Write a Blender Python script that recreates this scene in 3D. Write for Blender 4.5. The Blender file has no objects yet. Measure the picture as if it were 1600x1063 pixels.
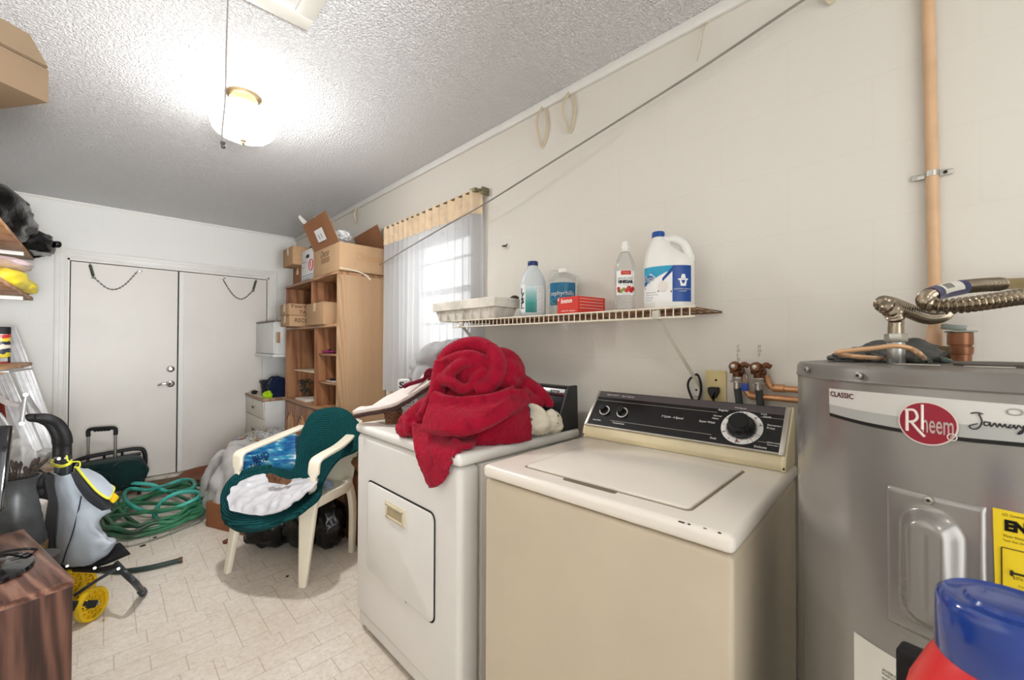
import bpy, bmesh, math, random
import numpy as np
from mathutils import Vector, Matrix, noise
PI = math.pi
V = Vector
R = math.radians
random.seed(7)
S = bpy.context.scene
COL = S.collection

# ------------------------------------------------------------------ camera, world, lamps, exposure
CAM_H, CAM_F = 1.271, 651.5
CAM_YAW, CAM_PITCH, CAM_ROLL = R(44.25), R(0.6), R(0.19)
cam_data = bpy.data.cameras.new('camera')
cam_data.sensor_width = 36.0
cam_data.lens = 36.0 * CAM_F / 1600.0
cam_data.clip_start = 0.02
cam_data.dof.use_dof = True
cam_data.dof.focus_distance = 2.2
cam_data.dof.aperture_fstop = 9.0
cam = bpy.data.objects.new('camera', cam_data)
COL.objects.link(cam)
cam.matrix_world = (Matrix.Translation((0, 0, CAM_H)) @ Matrix.Rotation(-CAM_YAW, 4, 'Z')
                    @ Matrix.Rotation(PI / 2 + CAM_PITCH, 4, 'X') @ Matrix.Rotation(CAM_ROLL, 4, 'Z'))
S.camera = cam

world = bpy.data.worlds.new('daylight')
S.world = world
world.use_nodes = True
wn = world.node_tree.nodes
wn['Background'].inputs[0].default_value = (0.96, 0.98, 1.0, 1)
wn['Background'].inputs[1].default_value = 1.55

def lamp(name, kind, loc, energy, col, size=0.1, rot=(0, 0, 0), size_y=None):
    d = bpy.data.lights.new(name, kind)
    d.energy = energy
    d.color = col
    if kind == 'AREA':
        d.size = size
        if size_y:
            d.shape = 'RECTANGLE'
            d.size_y = size_y
    else:
        d.shadow_soft_size = size
    o = bpy.data.objects.new(name, d)
    o.location = loc
    o.rotation_euler = rot
    COL.objects.link(o)
    return o

ZC_ = 2.47
# the glass ceiling lamp seen in the photo, and a second one in the half of the room behind the camera
lamp('ceiling_lamp_bulb', 'POINT', (0.467, 2.346, 2.30), 11, (0.99, 0.99, 1.0), 0.05)
lamp('near_ceiling_lamp', 'POINT', (0.15, -0.85, 2.28), 2.5, (1.0, 0.93, 0.82), 0.08)
# fill added behind the camera at an unseen opening, and daylight through the window
lamp('opening_fill', 'AREA', (-0.1, -1.75, 1.15), 2.2, (1.0, 0.98, 0.96), 1.3, (R(90), 0, 0), 2.1)
# fill spots added behind the camera, for the far ceiling and the double door
def spot(name, loc, aim, energy, col, cone, size):
    o = lamp(name, 'SPOT', loc, energy, col, size)
    o.data.spot_size = R(cone); o.data.spot_blend = 1.0
    o.rotation_euler = (V(aim) - V(loc)).to_track_quat('-Z', 'Y').to_euler()
    return o
spot('lamp_down_fill', (0.467, 2.346, 2.215), (0.467, 2.346, 0), 27, (0.99, 0.985, 0.98), 165, 0.05)  # spot added under the bowl to brighten the floor, not the ceiling
spot('ceiling_fill', (0.10, -0.9, 1.20), (-0.75, 3.0, ZC_), 290, (0.96, 0.98, 1.0), 72, 0.2)
spot('far_fill', (-0.10, -0.4, 1.05), (0.0, 4.5, 0.85), 85, (0.96, 0.98, 1.0), 50, 0.25)
lamp('window_daylight', 'AREA', (2.1, 2.3, 1.75), 2.5, (0.95, 0.98, 1.0), 1.0, (0, R(90), 0), 1.1)

vs = S.view_settings
S.display_settings.display_device = 'sRGB'
vs.view_transform = 'Standard'
vs.look = 'None'
vs.gamma = 1.0
vs.use_curve_mapping = False
vs.exposure = 1.02

# pixel of the photograph -> point on a plane of the room (the measurements of the build)
_f = V((math.sin(CAM_YAW) * math.cos(CAM_PITCH), math.cos(CAM_YAW) * math.cos(CAM_PITCH), math.sin(CAM_PITCH)))
_r0 = V((math.cos(CAM_YAW), -math.sin(CAM_YAW), 0))
_u0 = _r0.cross(_f)
_r = _r0 * math.cos(CAM_ROLL) + _u0 * math.sin(CAM_ROLL)
_u = -_r0 * math.sin(CAM_ROLL) + _u0 * math.cos(CAM_ROLL)
_c = V((0, 0, CAM_H))
def ray(u, v): return _f + _r * ((u - 800) / CAM_F) - _u * ((v - 531.5) / CAM_F)
def onx(u, v, x): d = ray(u, v); return _c + d * (x / d.x)
def ony(u, v, y): d = ray(u, v); return _c + d * (y / d.y)
def onz(u, v, z): d = ray(u, v); return _c + d * ((z - CAM_H) / d.z)
def ond(u, v, d): return _c + ray(u, v) * d

# ------------------------------------------------------------------ materials
def lin(c):
    f = lambda x: x / 12.92 if x <= 0.04045 else ((x + 0.055) / 1.055) ** 2.4
    return (f(c[0] / 255), f(c[1] / 255), f(c[2] / 255), 1)

class NT:
    def __init__(s, name):
        s.m = bpy.data.materials.new(name)
        s.m.use_nodes = True
        s.t = s.m.node_tree
        s.n = s.t.nodes
        s.b = s.n['Principled BSDF']
        s.out = s.n['Material Output']
        s.tc = s.n.new('ShaderNodeTexCoord')
    def new(s, kind, **kw):
        x = s.n.new(kind)
        for k, v in kw.items(): setattr(x, k, v)
        return x
    def link(s, a, b): s.t.links.new(a, b)
    def mapping(s, scale=(1, 1, 1), rot=(0, 0, 0), loc=(0, 0, 0), coord='Object'):
        m = s.new('ShaderNodeMapping')
        m.inputs['Scale'].default_value = scale
        m.inputs['Rotation'].default_value = rot
        m.inputs['Location'].default_value = loc
        s.link(s.tc.outputs[coord], m.inputs['Vector'])
        return m.outputs[0]
    def noise(s, vec, scale, detail=3, rough=0.55, dist=0.0):
        x = s.new('ShaderNodeTexNoise')
        x.inputs['Scale'].default_value = scale
        x.inputs['Detail'].default_value = detail
        x.inputs['Roughness'].default_value = rough
        x.inputs['Distortion'].default_value = dist
        s.link(vec, x.inputs['Vector'])
        return x.outputs['Fac']
    def ramp(s, fac, stops, interp='LINEAR'):
        x = s.new('ShaderNodeValToRGB')
        x.color_ramp.interpolation = interp
        e = x.color_ramp.elements
        while len(e) < len(stops): e.new(0.5)
        for i, (p, c) in enumerate(stops):
            e[i].position = p
            e[i].color = c if len(c) == 4 else lin(c)
        s.link(fac, x.inputs[0])
        return x.outputs[0]
    def math(s, op, a, b=None, c=None):
        x = s.new('ShaderNodeMath', operation=op)
        for i, v in enumerate((a, b, c)):
            if v is None: continue
            if isinstance(v, (int, float)): x.inputs[i].default_value = v
            else: s.link(v, x.inputs[i])
        return x.outputs[0]
    def mix(s, fac, a, b, blend='MIX'):
        x = s.new('ShaderNodeMix', data_type='RGBA', blend_type=blend)
        if isinstance(fac, (int, float)): x.inputs[0].default_value = fac
        else: s.link(fac, x.inputs[0])
        for i, v in ((6, a), (7, b)):
            if isinstance(v, tuple): x.inputs[i].default_value = v if len(v) == 4 else lin(v)
            else: s.link(v, x.inputs[i])
        return x.outputs[2]
    def bump(s, h, strength=0.3, dist=0.002):
        x = s.new('ShaderNodeBump')
        x.inputs['Strength'].default_value = strength
        x.inputs['Distance'].default_value = dist
        s.link(h, x.inputs['Height'])
        s.link(x.outputs[0], s.b.inputs['Normal'])
        return x

def mat(name, col, rough=0.5, metal=0.0, var=0.06, vscale=6.0, bump=0.0, bscale=80.0, bdist=0.002,
        spec=0.5, trans=0.0, ior=1.45, alpha=1.0, sheen=0.0, coat=0.0, scale=(1, 1, 1), emit=None, estr=0.0):
    t = NT(name)
    b = t.b
    vec = t.mapping(scale)
    c = lin(col)
    if var > 0:
        d = tuple(max(0, x * (1 - 2.2 * var)) for x in c[:3]) + (1,)
        l = tuple(min(1, x * (1 + 1.2 * var)) for x in c[:3]) + (1,)
        t.link(t.ramp(t.noise(vec, vscale, 4), [(0.3, d), (0.5, c), (0.72, l)]), b.inputs['Base Color'])
    else:
        b.inputs['Base Color'].default_value = c
    b.inputs['Roughness'].default_value = rough
    b.inputs['Metallic'].default_value = metal
    b.inputs['Specular IOR Level'].default_value = spec
    b.inputs['Transmission Weight'].default_value = trans
    b.inputs['IOR'].default_value = ior
    b.inputs['Alpha'].default_value = alpha
    b.inputs['Coat Weight'].default_value = coat
    if sheen:
        b.inputs['Sheen Weight'].default_value = sheen
        b.inputs['Sheen Roughness'].default_value = 0.4
    if emit:
        b.inputs['Emission Color'].default_value = lin(emit)
        b.inputs['Emission Strength'].default_value = estr
    if bump > 0:
        t.bump(t.noise(vec, bscale, 3), bump, bdist)
    return t.m

def wood(name, c_dark, c_mid, c_light, rough=0.45, grain=(14, 14, 1.0), ring=3.0, bump=0.06, axis=None):
    t = NT(name)
    vec = t.mapping(grain)
    n1 = t.noise(vec, ring, 3, 0.5, 0.6)
    w = t.new('ShaderNodeTexWave', wave_type='BANDS', bands_direction='DIAGONAL')
    w.inputs['Scale'].default_value = 0.9
    w.inputs['Distortion'].default_value = 9.0
    w.inputs['Detail'].default_value = 3.0
    w.inputs['Detail Scale'].default_value = 1.2
    t.link(vec, w.inputs['Vector'])
    fine = t.noise(t.mapping((grain[0] * 9, grain[1] * 9, grain[2] * 3)), 2.0, 4, 0.7)
    a = t.math('ADD', t.math('MULTIPLY', w.outputs['Fac'], 0.32), t.math('MULTIPLY', n1, 0.48))
    a = t.math('ADD', a, t.math('MULTIPLY', fine, 0.22))
    t.link(t.ramp(a, [(0.30, c_dark), (0.50, c_mid), (0.74, c_light)]), t.b.inputs['Base Color'])
    t.b.inputs['Roughness'].default_value = rough
    t.bump(fine, bump, 0.001)
    return t.m

# ------------------------------------------------------------------ mesh helpers
WM = {}
def mat_of(o): return WM.get(o.name, Matrix.Identity(4))

def thing(name, label, cat, loc=(0, 0, 0), rotz=0.0, group=None, kind=None):
    o = bpy.data.objects.new(name, None)
    COL.objects.link(o)
    o.empty_display_size = 0.05
    o.location = loc
    o.rotation_euler = (0, 0, rotz)
    WM[o.name] = Matrix.Translation(loc) @ Matrix.Rotation(rotz, 4, 'Z')
    tag(o, label, cat, group, kind)
    return o

def tag(o, label=None, cat=None, group=None, kind=None):
    if label: o['label'] = label
    if cat: o['category'] = cat
    if group: o['group'] = group
    if kind: o['kind'] = kind
    return o

def obj(name, bm, m, parent=None, world=False, smooth=35, label=None, bevel=0, bseg=2):
    """link a bmesh as one mesh object; world=True: the verts are room coordinates"""
    if bevel:
        es = [e for e in bm.edges if len(e.link_faces) == 2 and e.calc_face_angle(0) > R(40)]
        if es: bmesh.ops.bevel(bm, geom=es, offset=bevel, segments=bseg, profile=0.6, affect='EDGES', clamp_overlap=True)
    origin = None
    if world and parent is not None:
        bm.transform(mat_of(parent).inverted())
    elif parent is None:
        if len(bm.verts):
            xs = [v.co.x for v in bm.verts]; ys = [v.co.y for v in bm.verts]; zs = [v.co.z for v in bm.verts]
            origin = V(((min(xs) + max(xs)) / 2, (min(ys) + max(ys)) / 2, min(zs)))
            bm.transform(Matrix.Translation(-origin))
    me = bpy.data.meshes.new(name)
    bm.to_mesh(me)
    bm.free()
    ms = m if isinstance(m, (list, tuple)) else [m]
    for x in ms: me.materials.append(x)
    if smooth:
        me.shade_smooth()
        me.set_sharp_from_angle(angle=R(smooth))
    o = bpy.data.objects.new(name, me)
    COL.objects.link(o)
    if parent is not None:
        o.parent = parent
        WM[o.name] = mat_of(parent)
    elif origin is not None:
        o.location = origin
        WM[o.name] = Matrix.Translation(origin)
    if label: o['label'] = label
    return o

def struct(name, bm, m, parent=None, smooth=0, **kw):
    o = obj(name, bm, m, parent, smooth=smooth, **kw)
    if parent is None: o['kind'] = 'structure'
    return o

def dup(root, loc, rotz=0.0, label=None):
    r = root.copy(); COL.objects.link(r)
    r.location = loc; r.rotation_euler = (0, 0, rotz)
    WM[r.name] = Matrix.Translation(loc) @ Matrix.Rotation(rotz, 4, 'Z')
    if label: r['label'] = label
    for ch in list(root.children):
        c = ch.copy(); COL.objects.link(c); c.parent = r
        for g in list(ch.children):
            d = g.copy(); COL.objects.link(d); d.parent = c
    return r

def B(): return bmesh.new()

def addbm(bm, src, M=None, mi=0):
    me = bpy.data.meshes.new('tmp')
    src.to_mesh(me); src.free()
    if M is not None: me.transform(M)
    k = len(bm.faces)
    bm.from_mesh(me)
    bpy.data.meshes.remove(me)
    bm.faces.ensure_lookup_table()
    for f in bm.faces[k:]: f.material_index = mi
    return bm

def box(bm, lo, hi, bev=0.0, seg=2, M=None, mi=0):
    b = bmesh.new()
    r = bmesh.ops.create_cube(b, size=1)
    lo = V(lo); hi = V(hi)
    for v in b.verts:
        v.co = V((lo.x + (v.co.x + 0.5) * (hi.x - lo.x), lo.y + (v.co.y + 0.5) * (hi.y - lo.y), lo.z + (v.co.z + 0.5) * (hi.z - lo.z)))
    if bev: bmesh.ops.bevel(b, geom=list(b.edges), offset=bev, segments=seg, profile=0.5, affect='EDGES', clamp_overlap=True)
    return addbm(bm, b, M, mi)

def cyl(bm, p0, p1, r0, r1=None, n=20, M=None, mi=0, bev=0.0):
    p0 = V(p0); p1 = V(p1)
    r1 = r0 if r1 is None else r1
    d = p1 - p0
    b = bmesh.new()
    bmesh.ops.create_cone(b, cap_ends=True, segments=n, radius1=r0, radius2=r1, depth=d.length)
    if bev:
        es = [e for e in b.edges if any(len(f.verts) > 4 for f in e.link_faces)]
        bmesh.ops.bevel(b, geom=es, offset=bev, segments=2, profile=0.5, affect='EDGES', clamp_overlap=True)
    q = V((0, 0, 1)).rotation_difference(d.normalized()).to_matrix().to_4x4()
    b.transform(Matrix.Translation((p0 + p1) / 2) @ q)
    return addbm(bm, b, M, mi)

def lathe(bm, prof, n=32, M=None, mi=0, sx=1.0, sy=1.0, fn=None):
    b = bmesh.new()
    rings = []
    for r, z in prof:
        if r <= 1e-6: rings.append([b.verts.new((0, 0, z))])
        else:
            ring = []
            for i in range(n):
                a = 2 * PI * i / n
                rr = r if fn is None else fn(r, z, a)
                ring.append(b.verts.new((rr * math.cos(a) * sx, rr * math.sin(a) * sy, z)))
            rings.append(ring)
    for a, c in zip(rings, rings[1:]):
        if len(a) == 1 and len(c) == 1: continue
        for i in range(n):
            j = (i + 1) % n
            if len(a) == 1: b.faces.new((a[0], c[j], c[i]))
            elif len(c) == 1: b.faces.new((a[i], a[j], c[0]))
            else: b.faces.new((a[i], a[j], c[j], c[i]))
    if len(rings[0]) > 1 and prof[0][0] > 1e-6 and not getattr(lathe, 'open', False): b.faces.new(rings[0][::-1])
    if len(rings[-1]) > 1 and prof[-1][0] > 1e-6 and not getattr(lathe, 'open', False): b.faces.new(rings[-1])
    bmesh.ops.recalc_face_normals(b, faces=b.faces)
    return addbm(bm, b, M, mi)

def tube(bm, pts, r, n=8, closed=False, M=None, mi=0, caps=True, flat=None):
    pts = [V(p) for p in pts]
    N = len(pts)
    rs = r if isinstance(r, (list, tuple)) else [r] * N
    b = bmesh.new()
    tang = []
    for i in range(N):
        a = pts[(i - 1) % N] if (closed or i > 0) else pts[i]
        c = pts[(i + 1) % N] if (closed or i < N - 1) else pts[i]
        d = c - a
        tang.append(d.normalized() if d.length > 1e-9 else V((0, 0, 1)))
    up = V((0, 0, 1)) if abs(tang[0].z) < 0.9 else V((1, 0, 0))
    nrm = (up - tang[0] * up.dot(tang[0])).normalized()
    rings = []
    for i in range(N):
        if i > 0:
            q = tang[i - 1].rotation_difference(tang[i])
            nrm = (q @ nrm)
            nrm = (nrm - tang[i] * nrm.dot(tang[i])).normalized()
        bi = tang[i].cross(nrm)
        ring = []
        for k in range(n):
            a = 2 * PI * k / n
            x, y = math.cos(a), math.sin(a)
            if flat: y *= flat
            ring.append(b.verts.new(pts[i] + (nrm * x + bi * y) * rs[i]))
        rings.append(ring)
    seq = list(zip(rings, rings[1:])) + ([(rings[-1], rings[0])] if closed else [])
    for a, c in seq:
        for k in range(n):
            b.faces.new((a[k], a[(k + 1) % n], c[(k + 1) % n], c[k]))
    if caps and not closed:
        b.faces.new(rings[0][::-1]); b.faces.new(rings[-1])
    bmesh.ops.recalc_face_normals(b, faces=b.faces)
    return addbm(bm, b, M, mi)

def cr(pts, n=8, closed=False):
    pts = [V(p) for p in pts]
    out = []
    N = len(pts)
    for i in range(N if closed else N - 1):
        p1, p2 = pts[i], pts[(i + 1) % N]
        p0 = pts[i - 1] if (closed or i > 0) else p1 * 2 - p2
        p3 = pts[(i + 2) % N] if (closed or i + 2 < N) else p2 * 2 - p1
        for k in range(n):
            t = k / n
            out.append(0.5 * (2 * p1 + (p2 - p0) * t + (2 * p0 - 5 * p1 + 4 * p2 - p3) * t * t + (3 * p1 - p0 - 3 * p2 + p3) * t ** 3))
    if not closed: out.append(pts[-1].copy())
    return out

def prism(bm, poly, d, M=None, mi=0, bev=0.0, seg=2):
    """poly in local xy, extruded along local z by d"""
    b = bmesh.new()
    lo = [b.verts.new((p[0], p[1], 0)) for p in poly]
    hi = [b.verts.new((p[0], p[1], d)) for p in poly]
    n = len(poly)
    b.faces.new(lo[::-1]); b.faces.new(hi)
    for i in range(n): b.faces.new((lo[i], lo[(i + 1) % n], hi[(i + 1) % n], hi[i]))
    bmesh.ops.recalc_face_normals(b, faces=b.faces)
    if bev: bmesh.ops.bevel(b, geom=list(b.edges), offset=bev, segments=seg, profile=0.5, affect='EDGES', clamp_overlap=True)
    return addbm(bm, b, M, mi)

def frame(o, x, y):
    """matrix with local x along x, local y along y, origin o"""
    x = V(x).normalized(); y = V(y); z = x.cross(y).normalized(); y = z.cross(x).normalized()
    m = Matrix((x, y, z)).transposed().to_4x4()
    m.translation = V(o)
    return m

def rrect(w, h, r, n=5, cx=0.0, cy=0.0):
    out = []
    for sx, sy, a0 in ((1, 1, 0), (-1, 1, 90), (-1, -1, 180), (1, -1, 270)):
        for k in range(n + 1):
            a = R(a0 + 90 * k / n)
            out.append((cx + sx * (w / 2 - r) + r * math.cos(a), cy + sy * (h / 2 - r) + r * math.sin(a)))
    return out

def sheet(bm, rows, sub=6, thick=0.0, bumps=0.0, bs=8.0, seed=0, mi=0, M=None, wrinkle=None, closed_v=False):
    """smooth sheet through a grid of control points (rows of equal length)"""
    g = [cr(r, sub) for r in rows]
    cols = list(zip(*g))
    cols = [cr(c, sub, closed=closed_v) for c in cols]
    nu, nv = len(cols), len(cols[0])
    P = np.array([[list(p) for p in c] for c in cols])
    du = np.gradient(P, axis=0); dv = np.gradient(P, axis=1)
    N = np.cross(du, dv); N /= (np.linalg.norm(N, axis=2, keepdims=True) + 1e-12)
    off = V((seed * 13.7, seed * 5.1, seed * 2.3))
    b = bmesh.new()
    vs = []
    for i in range(nu):
        row = []
        for j in range(nv):
            p = V(P[i, j])
            if bumps:
                k = noise.noise(p * bs + off) + 0.5 * noise.noise(p * bs * 2.1 + off)
                p = p + V(N[i, j]) * bumps * k
            if wrinkle:
                p = p + V(N[i, j]) * wrinkle(i / (nu - 1), j / (nv - 1), p)
            row.append(b.verts.new(p))
        vs.append(row)
    back = None
    if thick:
        N2 = N.copy()
        for _ in range(3):
            N2[1:-1] = (N2[:-2] + N2[1:-1] * 2 + N2[2:]) / 4
            N2[:, 1:-1] = (N2[:, :-2] + N2[:, 1:-1] * 2 + N2[:, 2:]) / 4
        back = [[b.verts.new(vs[i][j].co - V(N2[i, j]) * thick) for j in range(nv)] for i in range(nu)]
    for i in range(nu - 1):
        for j in range(nv - (0 if closed_v else 1)):
            j2 = (j + 1) % nv
            b.faces.new((vs[i][j], vs[i + 1][j], vs[i + 1][j2], vs[i][j2]))
            if back: b.faces.new((back[i][j2], back[i + 1][j2], back[i + 1][j], back[i][j]))
    if back:
        for i in range(nu - 1):
            for j in ((0, nv - 1) if not closed_v else ()): b.faces.new((vs[i][j], back[i][j], back[i + 1][j], vs[i + 1][j]))
        for j in range(nv - (0 if closed_v else 1)):
            j2 = (j + 1) % nv
            for i in (0, nu - 1): b.faces.new((vs[i][j], vs[i][j2], back[i][j2], back[i][j]))
        bmesh.ops.recalc_face_normals(b, faces=b.faces)
    return addbm(bm, b, M, mi)

def blob(bm, c, rad, amp=0.1, fs=3.0, seed=0, sub=4, flat=None, M=None, mi=0, ridge=0.0):
    """lumpy closed body: an icosphere scaled to rad and creased by noise"""
    b = bmesh.new()
    bmesh.ops.create_icosphere(b, subdivisions=sub, radius=1)
    off = V((seed * 3.1, seed * 7.7, seed * 1.9))
    for v in b.verts:
        d = v.co.normalized()
        k = noise.fractal(d * fs + off, 1.0, 2.0, 4)
        if ridge: k += ridge * (1 - 2 * abs(noise.noise(d * fs * 1.3 + off)))
        p = d * (1 + amp * k)
        v.co = V((p.x * rad[0], p.y * rad[1], p.z * rad[2]))
        if flat is not None and v.co.z < flat: v.co.z = flat
        v.co += V(c)
    return addbm(bm, b, M, mi)

_txt = {}
def text_bm(s, size, shear=0.0, extrude=0.0004, bold=0.0, space=1.0):
    """the letters of s as a mesh, lower left at the origin; returns bmesh, width, height"""
    key = (s, size, shear, extrude, bold, space)
    if key not in _txt:
        cu = bpy.data.curves.new('t', 'FONT')
        cu.body = s; cu.size = size; cu.shear = shear; cu.extrude = extrude; cu.offset = bold
        cu.space_character = space; cu.resolution_u = 3
        o = bpy.data.objects.new('t', cu)
        COL.objects.link(o)
        dg = bpy.context.evaluated_depsgraph_get()
        me = bpy.data.meshes.new_from_object(o.evaluated_get(dg))
        bpy.data.objects.remove(o)
        _txt[key] = me
    b = bmesh.new()
    b.from_mesh(_txt[key])
    if len(b.verts):
        x0 = min(v.co.x for v in b.verts); y0 = min(v.co.y for v in b.verts)
        for v in b.verts: v.co.x -= x0; v.co.y -= y0
        w = max(v.co.x for v in b.verts); h = max(v.co.y for v in b.verts)
    else: w = h = 0
    return b, w, h

def text(bm, s, size, M, width=None, height=None, center=False, fn=None, mi=0, cut=0, **kw):
    """letters onto the plane of M (or bent by fn), optionally fitted to width/height"""
    b, w, h = text_bm(s, size, **kw)
    kx = width / w if width else 1
    ky = height / h if height else kx
    for v in b.verts:
        v.co.x *= kx; v.co.y *= ky
        if center: v.co.x -= w * kx / 2; v.co.y -= h * ky / 2
    if cut: bmesh.ops.subdivide_edges(b, edges=[e for e in b.edges if e.calc_length() > cut], cuts=2)
    if fn:
        for v in b.verts: v.co = fn(v.co)
        bmesh.ops.recalc_face_normals(b, faces=b.faces)
        return addbm(bm, b, None, mi)
    return addbm(bm, b, M, mi)

def scribble(bm, strokes, r, M, fn=None, mi=0):
    """handwriting: list of 2-d strokes"""
    for s in strokes:
        p = cr([(x, y, 0) for x, y in s], 5)
        if fn: p = [fn(q) for q in p]
        tube(bm, p, r, 5, M=None if fn else M, mi=mi, flat=1)
    return bm
# ------------------------------------------------------------------ the setting
XR, YB, ZC, XL, YF = 1.54, 5.10, 2.47, -0.90, -1.80

def wall_mat(name, col, axis, stain=True):
    t = NT(name)
    sep = t.new('ShaderNodeSeparateXYZ')
    t.link(t.tc.outputs['Object'], sep.inputs[0])
    com = t.new('ShaderNodeCombineXYZ')
    t.link(sep.outputs[axis], com.inputs[0]); t.link(sep.outputs['Z'], com.inputs[1])
    br = t.new('ShaderNodeTexBrick')
    br.offset = 0.5
    br.inputs['Scale'].default_value = 1.0
    br.inputs['Brick Width'].default_value = 0.405
    br.inputs['Row Height'].default_value = 0.203
    br.inputs['Mortar Size'].default_value = 0.006
    br.inputs['Mortar Smooth'].default_value = 1.0
    t.link(com.outputs[0], br.inputs['Vector'])
    v = t.mapping()
    c = lin(col)
    big = t.noise(v, 1.1, 4, 0.6)
    base = t.ramp(big, [(0.28, tuple(x * 0.955 for x in c[:3]) + (1,)), (0.7, c)])
    joint = t.math('MULTIPLY', br.outputs['Fac'], 0.03)
    base = t.mix(joint, base, (150, 138, 118))
    if stain:
        pits = t.noise(v, 26, 6, 0.75, 0.4)
        base = t.mix(t.ramp(pits, [(0.70, (0, 0, 0, 1)), (0.80, (0.22, 0.22, 0.22, 1))]), base, (140, 128, 110))
    t.link(base, t.b.inputs['Base Color'])
    t.b.inputs['Roughness'].default_value = 0.62
    t.b.inputs['Specular IOR Level'].default_value = 0.25
    lump = t.math('ADD', t.math('MULTIPLY', t.noise(v, 9, 5, 0.6), 1.0), t.math('MULTIPLY', t.noise(v, 70, 3), 0.22))
    hgt = t.math('SUBTRACT', lump, t.math('MULTIPLY', br.outputs['Fac'], 0.10))
    t.bump(hgt, 0.35, 0.006)
    return t.m

M_wr = wall_mat('cream_painted_block', (225, 220, 210), 'Y')
M_wb = wall_mat('white_painted_block', (236, 235, 230), 'X', False)

def ceiling_mat():
    t = NT('popcorn_ceiling')
    v = t.mapping()
    n = t.noise(v, 92, 2, 0.6, 0.3)
    n2 = t.noise(v, 210, 2, 0.6)
    h = t.math('ADD', t.ramp(n, [(0.40, (0, 0, 0, 1)), (0.66, (1, 1, 1, 1))]), t.math('MULTIPLY', n2, 0.45))
    t.b.inputs['Base Color'].default_value = lin((248, 248, 248))
    t.b.inputs['Roughness'].default_value = 0.9
    t.b.inputs['Specular IOR Level'].default_value = 0.1
    t.bump(h, 1.0, 0.0085)
    return t.m

def floor_mat():
    """sheet vinyl with a printed brick pattern, seams running to the double door"""
    t = NT('vinyl_floor')
    def bricks(rot, w, h, off, shift):
        br = t.new('ShaderNodeTexBrick')
        br.offset = off
        br.inputs['Scale'].default_value = 1.0
        br.inputs['Brick Width'].default_value = w
        br.inputs['Row Height'].default_value = h
        br.inputs['Mortar Size'].default_value = 0.0032
        br.inputs['Mortar Smooth'].default_value = 0.9
        br.inputs['Color1'].default_value = (0, 0, 0, 1)
        br.inputs['Color2'].default_value = (1, 1, 1, 1)
        t.link(t.mapping((1, 1, 1), (0, 0, rot), shift), br.inputs['Vector'])
        return br
    a = bricks(0, 0.21, 0.105, 0.5, (0.02, 0.03, 0))
    b = bricks(PI / 2, 0.21, 0.105, 0.5, (0.01, 0.05, 0))
    ck = t.new('ShaderNodeTexChecker')
    ck.inputs['Scale'].default_value = 1 / 0.42
    t.link(t.mapping((1, 1, 1), (0, 0, 0), (0.02, 0.03, 0.005)), ck.inputs['Vector'])
    line = t.mix(ck.outputs['Fac'], a.outputs['Fac'], b.outputs['Fac'])
    tone = t.mix(ck.outputs['Fac'], a.outputs['Color'], b.outputs['Color'])
    v = t.mapping()
    speck = t.noise(v, 55, 4, 0.75, 0.5)
    big = t.noise(v, 2.1, 4, 0.6)
    base = t.ramp(speck, [(0.30, (214, 202, 186)), (0.52, (231, 223, 211)), (0.72, (240, 235, 227))])
    base = t.mix(t.math('MULTIPLY', tone, 0.10), base, (214, 198, 172))
    base = t.mix(t.ramp(big, [(0.42, (0, 0, 0, 1)), (0.75, (0.35, 0.35, 0.35, 1))]), base, (190, 170, 140))
    base = t.mix(t.math('MULTIPLY', line, 0.55), base, (163, 145, 120))
    spots = t.noise(v, 23, 2, 0.5)
    base = t.mix(t.ramp(spots, [(0.775, (0, 0, 0, 1)), (0.80, (0.7, 0.7, 0.7, 1))]), base, (92, 76, 58))
    t.link(base, t.b.inputs['Base Color'])
    t.b.inputs['Roughness'].default_value = 0.42
    t.b.inputs['Specular IOR Level'].default_value = 0.35
    t.bump(t.math('SUBTRACT', t.math('MULTIPLY', speck, 0.3), line), 0.22, 0.0015)
    return t.m

M_trimw = mat('white_trim_paint', (232, 230, 224), 0.42, var=0.02)
M_door = mat('white_door_paint', (226, 221, 213), 0.42, var=0.03, vscale=2.0)

b = B(); box(b, (XL - 0.1, YF - 0.3, -0.12), (XR + 0.2, YB + 0.3, 0.0)); struct('floor', b, floor_mat())
b = B(); box(b, (XL - 0.1, YF - 0.3, ZC), (XR + 0.2, YB + 0.3, ZC + 0.1)); struct('ceiling', b, ceiling_mat())

# right wall with the window opening
WY0, WY1, WZ0, WZ1 = 1.935, 2.66, 1.17, 2.02
b = B()
X2 = XR + 0.2
box(b, (XR, YF, 0), (X2, WY0, ZC)); box(b, (XR, WY1, 0), (X2, YB + 0.2, ZC))
box(b, (XR, WY0, 0), (X2, WY1, WZ0)); box(b, (XR, WY0, WZ1), (X2, WY1, ZC))
struct('wall_right', b, M_wr)
# back wall with the doorway
DX0, DX1, DZ = -0.235, 1.268, 1.985
b = B()
box(b, (XL - 0.1, YB, 0), (DX0, YB + 0.2, ZC)); box(b, (DX1, YB, 0), (X2, YB + 0.2, ZC)); box(b, (DX0, YB, DZ), (DX1, YB + 0.2, ZC))
struct('wall_back', b, M_wb)
b = B(); box(b, (XL - 0.1, YF, 0), (XL, YB, ZC)); struct('wall_left', b, M_wb)
# wall behind the camera, with an opening added to let fill light in
b = B(); box(b, (0.75, YF - 0.1, 0), (X2, YF, ZC)); box(b, (XL - 0.1, YF - 0.1, 2.25), (0.75, YF, ZC)); struct('wall_front', b, M_wb)

# slim moulding along the top of the right wall, and at the back
b = B(); box(b, (XR - 0.018, YF, ZC - 0.042), (XR, YB, ZC), 0.004)
struct('trim_1', b, M_trimw, smooth=35)
b = B(); box(b, (XL, YB - 0.012, ZC - 0.02), (XR - 0.02, YB, ZC), 0.003)
struct('trim_2', b, M_trimw, smooth=35)

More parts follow.
